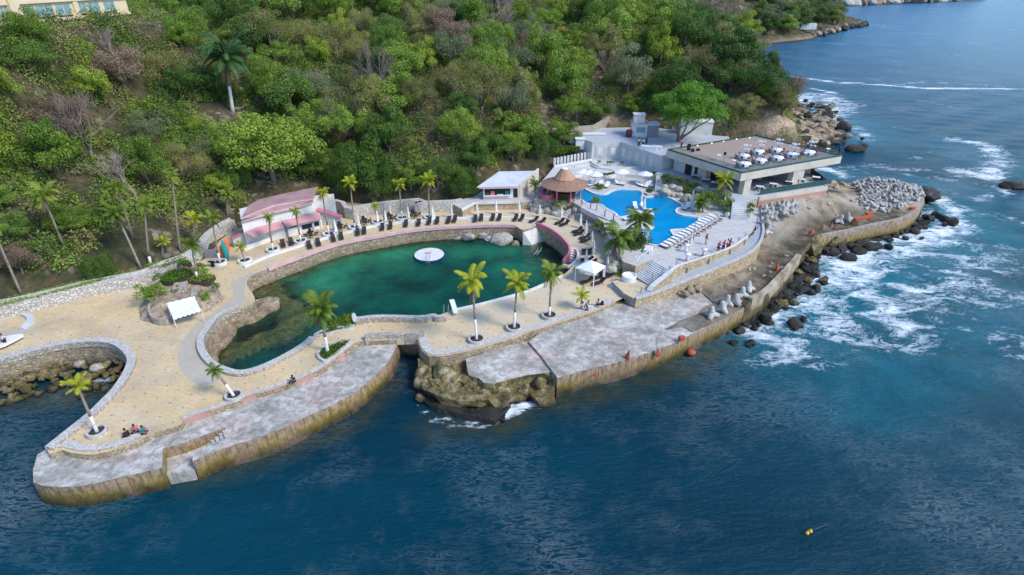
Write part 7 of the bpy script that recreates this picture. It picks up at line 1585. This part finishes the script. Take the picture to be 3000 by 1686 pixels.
# white awning in front of the rock garden
a=at('T',835,1290,5.6-0.0); 
pfl=at('T',905,1448,3.0); pfr=at('T',1445,1345,3.0); fl_=onY(px('T',(838,1270))[0],pfl.y); fr2=onY(px('T',(1370,1100))[0],pfr.y); 
bl_=onY(px('T',(712,980))[0],pfl.y+1.9); br_=onY(px('T',(1240,845))[0],pfr.y+1.9)
e=thing('white_awning','white tarpaulin awning with scalloped front edge on two slim poles','awning',(pfl.x,pfl.y,3.0)); g=MB(); N=12; vs=[]
for j in range(9):
    for i in range(N*2+1):
        q=fl_.lerp(fr2,i/(2*N)).lerp(bl_.lerp(br_,i/(2*N)),j/8); q.z-=.12*math.sin(PI*j/8)+.05*math.sin(i*1.1+j); vs.append(q)
w_=2*N+1; vs+= [fl_.lerp(fr2,i/(2*N))-Vector((0,.02,.12+.16*abs(math.sin(PI*i/2/1.0*.5+PI*i/2)))) for i in range(w_)]
g.add(vs,[(j*w_+i,j*w_+i+1,(j+1)*w_+i+1,(j+1)*w_+i) for j in range(8) for i in range(w_-1)]+[(9*w_+i,9*w_+i+1,i+1,i) for i in range(w_-1)]); g.build('canopy',[M['cloth']],e,True,True)
for a_,b_ in ((pfl,fl_),(pfr,fr2)): g=MB().tube([a_,b_],.05,7); g.build('pole',[M['canvas']],e,world=True)
for q_ in (bl_,br_): g=MB(); g.tube([q_-Vector((0,0,3)),q_],.05,6); g.build('pole',[M['canvas']],e,world=True)
g=MB(); q=at('T',1000,900,3); g.box((q.x,q.y+.6,2.6),(1.6,1.5,2.2),.3); q=at('T',1340,900,3); g.box((q.x,q.y-.4,2.6),(.8,2.0,1.9),.3); g.ribbon(chaik(L(3,('T',[(500,990),(400,1180),(450,1330),(560,1400),(740,1400)])),2),.35,2.8,3.9)
single(g,'stone_grotto',[M['rubble']],'grey stone shrine walls behind the white awning','stonework')
# white shade tent
c=[at('U',390,640,3),at('U',640,460,3),at('U',400,300,3),at('U',10,330,3)]; cc_=(c[0]+c[2])/2; d1=(c[1]-c[0]).normalized(); n1=Vector((-d1.y,d1.x,0)); hw=1.45; cc_=c[0]+d1*hw+n1*hw
e=thing('shade_tent','white peaked shade tent over dark loungers near the stairs','tent',tuple(cc_)); cs=[cc_+d1*a*hw+n1*b*hw for a,b in ((-1,-1),(1,-1),(1,1),(-1,1))]
g=MB(); vs=[Vector((p.x,p.y,5.05)) for p in cs]+[Vector((cc_.x,cc_.y,6.0))]+[Vector((p.x,p.y,4.8)) for p in cs]; g.add(vs,[(0,1,4),(1,2,4),(2,3,4),(3,0,4)]+[(i,i+5,(i+1)%4+5,(i+1)%4) for i in range(4)]); g.build('canopy',[M['cloth']],e,world=True)
for p in cs: g=MB().tube([(p.x,p.y,3),(p.x,p.y,5.05)],.07,6); g.build('pole',[M['white']],e,world=True)
for i in (1,): g=MB(); p=cs[1]; g.box((p.x-.1,p.y+.1,3),(.35,.35,2.0),taper=.6); g.build('curtain',[M['cloth']],e,world=True)
# round white planter seat, white cabana, cocktail tables, flag
p=at('U',1470,420,3.7); o=MB().lathe([(.95,0),(.98,.75),(.85,.8),(.8,.6)],28).build('round_planter',[M['white']],loc=tuple(p),smooth=False); tag(o,'large round white drum planter at the foot of the wide stairs','planter')
p=at('I',1060,330,TZ); e=thing('cabana','white curtained cabana at the pool edge behind the dark bush','cabana',tuple(p),-.3); MB().box((0,0,2.0),(1.9,1.9,.25)).build('canopy',[M['cloth']],e)
for x in (-.85,.85):
    for y in (-.85,.85): MB().box((x,y,0),(.18,.18,2.0)).build('curtain',[M['cloth']],e)
MB().box((0,0,0),(1.5,1.5,.45)).build('daybed',[M['cushion']],e)
p=at('I',1135,440,TZ); e=thing('daybed','white cushioned daybed right of the cabana','daybed',tuple(p),-.5); MB().box((0,0,.25),(.9,1.8,.2)).build('mattress',[M['cushion']],e); MB().box((0,0,0),(.9,1.8,.25)).build('base',[M['white']],e)
for i,(x,y) in enumerate(((1558,450),(1568,555),(1752,500))):
    p=at('I',x,y,TZ); e=thing('cocktail_table','white draped cocktail table, %s'%['rear one of the stacked looking pair','front one of the stacked looking pair','standing alone near the parapet'][i],'table',tuple(p)); MB().lathe([(.36,0),(.13,.55),(.15,.75),(.42,1.08),(.42,1.12)],16).build('cloth',[M['cloth']],e,True)
p=at('I',1605,395,TZ); t=onY(px('I',(1690,60))[0],p.y+.5); g=MB().tube([p,t],.045,6); single(g,'light_mast',[M['pole']],'slim leaning mast with white wrapped foot beside the lounger row','mast'); 
e=thing('wrapped_umbrella','tall white wrapped parasol at the foot of the slim mast','umbrella',tuple(p)); MB().lathe([(.12,0),(.2,.6),(.16,1.4),(.05,2.2)],10).build('canopy',[M['canvas']],e)
p0=at('U',1490,200,3.7)+Vector((0,0,.9)); p1=at('I',1165,480,TZ)+Vector((0,0,.9)); g=MB().tube([p0,p0.lerp(p1,.5)+Vector((-.2,0,.1)),p1],.06,7); g.tube([p1,p1-Vector((0,0,.9))],.08,6); single(g,'handrail',[M['white']],'white handrail climbing beside the wide stairs','handrail')
p=at('I',1010,600,3.9); e=thing('small_flag','small white triangular pennant beside the handrail','flag',tuple(p)); g=MB(); g.add([(0,0,1.9),(.1,0,.9),(-.7,.05,.7),(0,.03,1.9),(.1,.03,.9),(-.7,.08,.7)],[(0,1,2),(5,4,3),(0,3,4,1),(1,4,5,2),(2,5,3,0)]); g.build('cloth',[M['cloth']],e); MB().tube([(0,0,0),(0,0,1.95)],.03,5).build('pole',[M['white']],e)
# seaward bollards on the walkway
for i in range(3,len(wi_)-2,4):
    p=wi_[i].lerp(wo_[i],.12); z=p.z; g=MB().box((p.x,p.y,z),(.12,.12,.8)); single(g,'fence_post',[M['pole']],'thin grey post along the curved walkway','post','grey posts of the walkway')
for i in range(2,len(wp)-1,2):
    p=wp[i]; g=MB().box((p.x+.25*0,p.y+.3,TZ),(.1,.1,1.1)); single(g,'fence_post',[M['pole']],'thin grey post behind the white parapet of the terrace','post','grey posts behind the parapet')
# buoys at sea
for u_,v_,s in ((942/2317*160+2300,900/1448*100+1500,.36),(1075/2317*160+2300,820/1448*100+1500,.38)):
    p=G((u_,v_),.1); b=bmesh.new(); bmesh.ops.create_uvsphere(b,u_segments=16,v_segments=10,radius=s*.42); g=MB(); g.add([v.co[:] for v in b.verts],[tuple(v.index for v in f.verts) for f in b.faces]); b.free(); g.tube([(0,0,s*.5),(0,0,s*.75)],.04,6)
    o=g.build('mooring_float',[M['yellow']],loc=tuple(p),smooth=True); tag(o,'yellow float on the open water, '+('left of the touching pair' if s<.37 else 'right of the touching pair'),'float')
q0=G((2240,1610),-.02); q1=G((2364,1561),.02); q2=G((2425,1536),.03); single(MB().tube([q1,q2],.008,5),'float_rope',[M['pole']],'pale rope trailing from the yellow floats','rope')
# boat shaped white table at far left with the standing waiter
pl_=L(3.55,('A',[(-200,250),(0,220),(100,195),(180,190),(120,225),(0,285),(-200,330)])); e=thing('white_table','long white boat shaped table at the left edge of the plaza','table',(pl_[2].x,pl_[2].y,3)); g=MB().prism(chaik(pl_,1,True),3.35,3.6,bottom=True); g.build('tabletop',[M['white']],e,world=True); g=MB().box((pl_[1].x,pl_[1].y,3),(1.2,.6,.4)); g.build('leg',[M['white']],e,world=True)
g=MB()
for k in range(3): g.ribbon(chaik(L(3,('A',[(160+25*k,60-4*k),(215+14*k,85),(205+14*k,120),(150+10*k,160)])),2),.35,2.9,3.1+.13*(2-k))
single(g,'curved_steps',[M['greyw']],'small pale curved steps under the long wall at the left','steps')
overlay('path.002',L(3.0,('A',[(-150,190),(60,160),(280,150),(300,170),(180,190),(0,215),(-150,240)])),M['greypath'])
# white pavilion on the far headland
p=at('V',480,600,3.6); p.z=max(3.2,float(fz(np.array([p.x]),np.array([p.y]))[0])+.3); e=thing('far_pavilion','tiny white pavilion with terrace on the rocks of the far headland','building',(p.x,p.y-2,p.z)); MB().box((0,0,-3),(26,5,3.6)).build('terrace',[M['white_pos']],e)
for x in (-1,2.4,5.0): MB().box((x,0,.5),(.8,.8,3.4)).build('column',[M['white_pos']],e)
MB().box((2,0,3.9),(7.5,3,.7)).build('roof',[M['white_pos']],e); MB().box((-6,-1,.4),(8,.5,1.2)).build('railing',[M['white_pos']],e)
def frk(k,pts_,n,s0,s1,z,mt,lab,grp):
    P_=L(0,(k,pts_))
    for i in range(n):
        t=random.random()*(len(P_)-1); j=int(t); q=P_[j].lerp(P_[j+1],t-j)+Vector((random.uniform(-3,3),random.uniform(-2,6),z)); rk(random.choice(mt),q,random.uniform(s0,s1),lab,grp,'coast_rock')
frk('D',[(1950,106),(1990,101),(2040,98)],40,1.5,3.2,.5,['rock_dark','rock_dark','rock'],'dark rock at the foot of the far pavilion','rocks of the far headland')
frk('D',[(2040,96),(2075,86),(2120,76),(2180,62)],60,1.8,3.8,1.2,['rock_dark','rock_dark','rock'],'tan and dark rock on the far headland shore','rocks of the far headland')
frk('D',[(2045,90),(2070,93)],4,2,3,.0,['rock_dark'],'low black reef in front of the far headland','black reef')
frk('D',[(2080,18),(2180,13),(2300,8),(2420,3)],26,5,10,3,['rock_dark','rock','rock_pale'],'pale and dark rocks along the farthest cliff','rocks of the farthest cliff')
# ---------------------------------------------------------------- people: one skinned body each, clothes as shells
def skin_mesh(name,verts,edges,rad,mat,parent,root=0,sub=1):
    me=bpy.data.meshes.new(name); me.from_pydata([tuple(v) for v in verts],edges,[]); o=bpy.data.objects.new(name,me); COL.objects.link(o)
    m=o.modifiers.new('s','SKIN'); 
    for i,d in enumerate(me.skin_vertices[0].data): d.radius=(rad[i],rad[i]); d.use_root=(i==root)
    s=o.modifiers.new('u','SUBSURF'); s.levels=sub; s.render_levels=sub
    dg=bpy.context.evaluated_depsgraph_get(); me2=bpy.data.meshes.new_from_object(o.evaluated_get(dg)); bpy.data.objects.remove(o); me2.materials.clear(); me2.materials.append(mat)
    me2.polygons.foreach_set('use_smooth',[True]*len(me2.polygons)); return link(name,me2,parent)
POSES={
 'stand':dict(pel=(0,0,.95),knee=((-.1,-.02,.5),(.1,-.02,.5)),ank=((-.11,.02,.08),(.11,.02,.08)),toe=((-.12,-.15,.03),(.12,-.15,.03)),chest=(0,0,1.35),neck=(0,-.01,1.5),head=(0,-.03,1.63),elb=((-.27,.03,1.12),(.27,.03,1.12)),wri=((-.27,-.1,.88),(.27,-.1,.88))),
 'lean':dict(pel=(0,.05,.92),knee=((-.1,-.05,.49),(.1,.02,.5)),ank=((-.12,.0,.08),(.12,.15,.08)),toe=((-.12,-.17,.03),(.13,-.02,.03)),chest=(0,-.1,1.3),neck=(0,-.16,1.44),head=(0,-.22,1.56),elb=((-.28,-.2,1.12),(.28,-.2,1.12)),wri=((-.22,-.42,1.12),(.22,-.42,1.12))),
 'sit':dict(pel=(0,0,.14),knee=((-.16,-.36,.42),(.16,-.36,.42)),ank=((-.14,-.62,.07),(.14,-.62,.07)),toe=((-.14,-.78,.04),(.14,-.78,.04)),chest=(0,-.06,.55),neck=(0,-.1,.7),head=(0,-.14,.83),elb=((-.27,-.14,.4),(.27,-.14,.4)),wri=((-.16,-.36,.46),(.16,-.36,.46))),
 'cross':dict(pel=(0,0,.13),knee=((-.34,-.26,.14),(.34,-.26,.14)),ank=((.05,-.42,.08),(-.05,-.36,.08)),toe=((.16,-.42,.06),(-.16,-.36,.06)),chest=(0,-.05,.54),neck=(0,-.08,.69),head=(0,-.12,.82),elb=((-.28,-.1,.36),(.28,-.1,.36)),wri=((-.14,-.3,.28),(.14,-.3,.28))),
}
def person(pose,p,rz,shirt,trous,label,group=None,hair='hair',s=1.,short=False):
    q=POSES[pose]; e=thing('person',label,'person',tuple(p),rz,group); V=[];E=[];Rr=[]
    def add(v,r,par=None):
        V.append(Vector(v)*s); Rr.append(r*s)
        if par is not None: E.append((par,len(V)-1))
        return len(V)-1
    pe=add(q['pel'],.125); mid=Vector(q['pel']).lerp(Vector(q['chest']),.5); w=add(mid,.11,pe); ch_=add(q['chest'],.13,w); nk=add(q['neck'],.055,ch_); hd=add(q['head'],.092,nk); top=add(Vector(q['head'])+Vector((0,.0,.09)),.085,hd)
    add(Vector(q['head'])+Vector((0,-.095,-.015)),.018,hd)
    for i,sg in enumerate((-1,1)):
        hp_=add(Vector(q['pel'])+Vector((sg*.1,0,-.03)),.1,pe); k_=add(q['knee'][i],.062,hp_); a_=add(q['ank'][i],.042,k_); add(q['toe'][i],.035,a_)
        sh=add(Vector(q['chest'])+Vector((sg*.17,0,.06)),.062,ch_); el=add(q['elb'][i],.042,sh); wr=add(q['wri'][i],.028,el)
        d=(Vector(q['wri'][i])-Vector(q['elb'][i])).normalized(); sd_=d.cross(Vector((0,.3,1))).normalized(); pm=add(Vector(q['wri'][i])+d*.07,.032,wr)
        for f in range(4): 
            o_=sd_*(f-1.5)*.021; f1=add(Vector(q['wri'][i])+d*.115+o_,.0095,pm); add(Vector(q['wri'][i])+d*(.115+[.055,.07,.075,.058][f])+o_+Vector((0,0,-.015)),.008,f1)
        add(Vector(q['wri'][i])+d*.08+sd_*sg*.05,.0105,pm)
    skin_mesh('body',V,E,Rr,M['skin'],e)
    V2=[];E2=[];R2=[]
    def a2(v,r,par=None):
        V2.append(Vector(v)*s); R2.append(r*s); 
        if par is not None: E2.append((par,len(V2)-1))
        return len(V2)-1
    b0=a2(mid,.135); b1=a2(q['chest'],.155,b0); a2(Vector(q['pel'])+Vector((0,0,.04)),.145,b0)
    for i,sg in enumerate((-1,1)):
        s1=a2(Vector(q['chest'])+Vector((sg*.17,0,.06)),.08,b1); a2(Vector(q['chest']).lerp(Vector(q['elb'][i]),.75)+Vector((sg*.06,0,.01)),.062,s1)
    skin_mesh('shirt',V2,E2,R2,M[shirt],e)
    V2.clear();E2.clear();R2.clear(); b0=a2(q['pel'],.142)
    for i,sg in enumerate((-1,1)):
        h1=a2(Vector(q['pel'])+Vector((sg*.1,0,-.03)),.118,b0); k1=a2(q['knee'][i],.082,h1)
        if not short: a2(Vector(q['ank'][i])+Vector((0,0,.02)),.06,k1)
    skin_mesh('trousers',V2,E2,R2,M[trous],e)
    g=MB().lathe([(.108,-.02),(.112,.05),(.09,.11),(.04,.145)],12,tuple(Vector(q['head'])*s+Vector((0,.018,.02)))); g.build('hair',[M[hair]],e,True)
    return e
PP=[('cross',at('A',905,918,3),-2.0,'jeans','jeans','person in black sitting on the ground, left of three at the plaza tip'),
 ('cross',at('A',965,880,3),.2,'pinkcl','jeans','person in pink sitting on the ground, in the middle of three at the plaza tip'),
 ('cross',at('A',1015,893,3),1.2,'tealcl','jeans','person in teal sitting on the ground, right of three at the plaza tip'),
 ('stand',at('A',50,280,3),.3,'whitecl','jeans','waiter in white shirt and black trousers standing at the white table'),
 ('sit',at('B',905,635,3.1),-.3,'jeans','jeans','person in dark clothes sitting alone on the western quay edging'),
 ('sit',at('C',1785,170,3.12),.6,'whitecl','whitecl','person in white sitting on the edging, leftmost of the group by the short palm'),
 ('sit',at('C',1820,190,2.9),.1,'navy','navy','person in dark blue sitting lowest in the group by the short palm'),
 ('sit',at('C',1850,155,3.12),-.6,'whitecl','whitecl','person in white sitting in the middle of the group by the short palm'),
 ('sit',at('C',1940,140,3.12),-.3,'whitecl','jeans','person in pale shirt sitting right of the group by the short palm'),
 ('lean',at('I',1912,462,TZ),2.4,'red','jeans','person in crimson shirt leaning together with others, leftmost'),('lean',at('I',1970,448,TZ),2.6,'red','jeans','person in crimson shirt, second of the group at the parapet'),
 ('stand',at('I',2012,430,TZ),.9,'whitecl','jeans','person in pale shirt between the crimson shirts'),('lean',at('I',2035,425,TZ),2.2,'red','jeans','person in crimson shirt, taller one at the right of the group'),
 ('stand',at('I',1778,372,TZ),2.,'skin','canvas','person with bare shoulders walking on the terrace'),
 ('stand',at('Q',665,810,PT),.4,'whitecl','jeans','person in pale shirt on the plaza, left of three'),('stand',at('Q',760,820,PT),-.3,'whitecl','navy','person in pale shirt on the plaza, middle of three'),('stand',at('Q',830,790,PT),-.6,'jeans','jeans','person in black on the plaza, right of three'),
 ('stand',at('H',450,405,RZ),.5,'pinkcl','jeans','person in pink top performing beside the tall loudspeaker'),('stand',at('H',2255,490,RZ),-1.2,'jeans','jeans','person in dark clothes at the seaward corner of the roof'),
 ('stand',at('H',1835,425,RZ),.4,'red','skin','person in rose coloured dress behind the rightmost table'),('stand',at('H',1893,412,RZ),-.2,'tealcl','jeans','person in teal top arranging flowers at the rightmost table')]
for a_ in PP: person(a_[0],a_[1],a_[2],a_[3],a_[4],a_[5],short=a_[4]=='canvas')
p=at('C',1975,140,3.12); o=MB().box((0,0,0),(.4,.3,.5),.4,taper=.8).build('black_bag',[M['black']],loc=tuple(p)); tag(o,'black bag standing beside the seated group','bag')
# ---------------------------------------------------------------- light, sky, camera
w=bpy.data.worlds.new('World'); sc.world=w; w.use_nodes=True; nt_=w.node_tree; bg=nt_.nodes['Background']
sky=nt_.nodes.new('ShaderNodeTexSky'); sky.sky_type='NISHITA'; sky.sun_disc=False; SE,SA=R(46),R(118)
sky.sun_elevation=SE; sky.sun_rotation=SA; sky.dust_density=.6; sky.ozone_density=2.5; sky.air_density=1.2
mx_=nt_.nodes.new('ShaderNodeMix'); mx_.data_type='RGBA'; mx_.blend_type='MULTIPLY'; mx_.inputs[0].default_value=1; mx_.inputs[7].default_value=(.76,.95,1.15,1); nt_.links.new(sky.outputs[0],mx_.inputs[6]); nt_.links.new(mx_.outputs[2],bg.inputs[0]); bg.inputs[1].default_value=.15
sd=bpy.data.lights.new('sun','SUN'); sd.energy=2.4; sd.angle=R(16); sd.color=(1,.93,.84); so=bpy.data.objects.new('sun',sd); COL.objects.link(so)
# direction the light comes from: azimuth measured clockwise from +Y
dv=Vector((math.sin(SA)*math.cos(SE),math.cos(SA)*math.cos(SE),math.sin(SE))); so.rotation_euler=dv.to_track_quat('Z','Y').to_euler(); so.location=(60,-40,90)
cd=bpy.data.cameras.new('camera'); cam=bpy.data.objects.new('camera',cd); COL.objects.link(cam); cd.sensor_width=36; cd.lens=F/3000*36; cd.clip_end=9000; cd.clip_start=.5
cam.location=(0,0,H); cam.rotation_euler=(PI/2-TH,0,0); sc.camera=cam
sc.view_settings.view_transform='Standard'; sc.view_settings.look='None'; sc.view_settings.exposure=.6; sc.view_settings.gamma=1
for k_ in list(PROTO.values()):
    def kill(o):
        for c_ in KIDS.get(o.name,[]): kill(c_)
        bpy.data.objects.remove(o)
    kill(k_)
try: sc.cycles.use_denoising=True; sc.cycles.transparent_max_bounces=6; sc.cycles.max_bounces=6
except Exception: pass
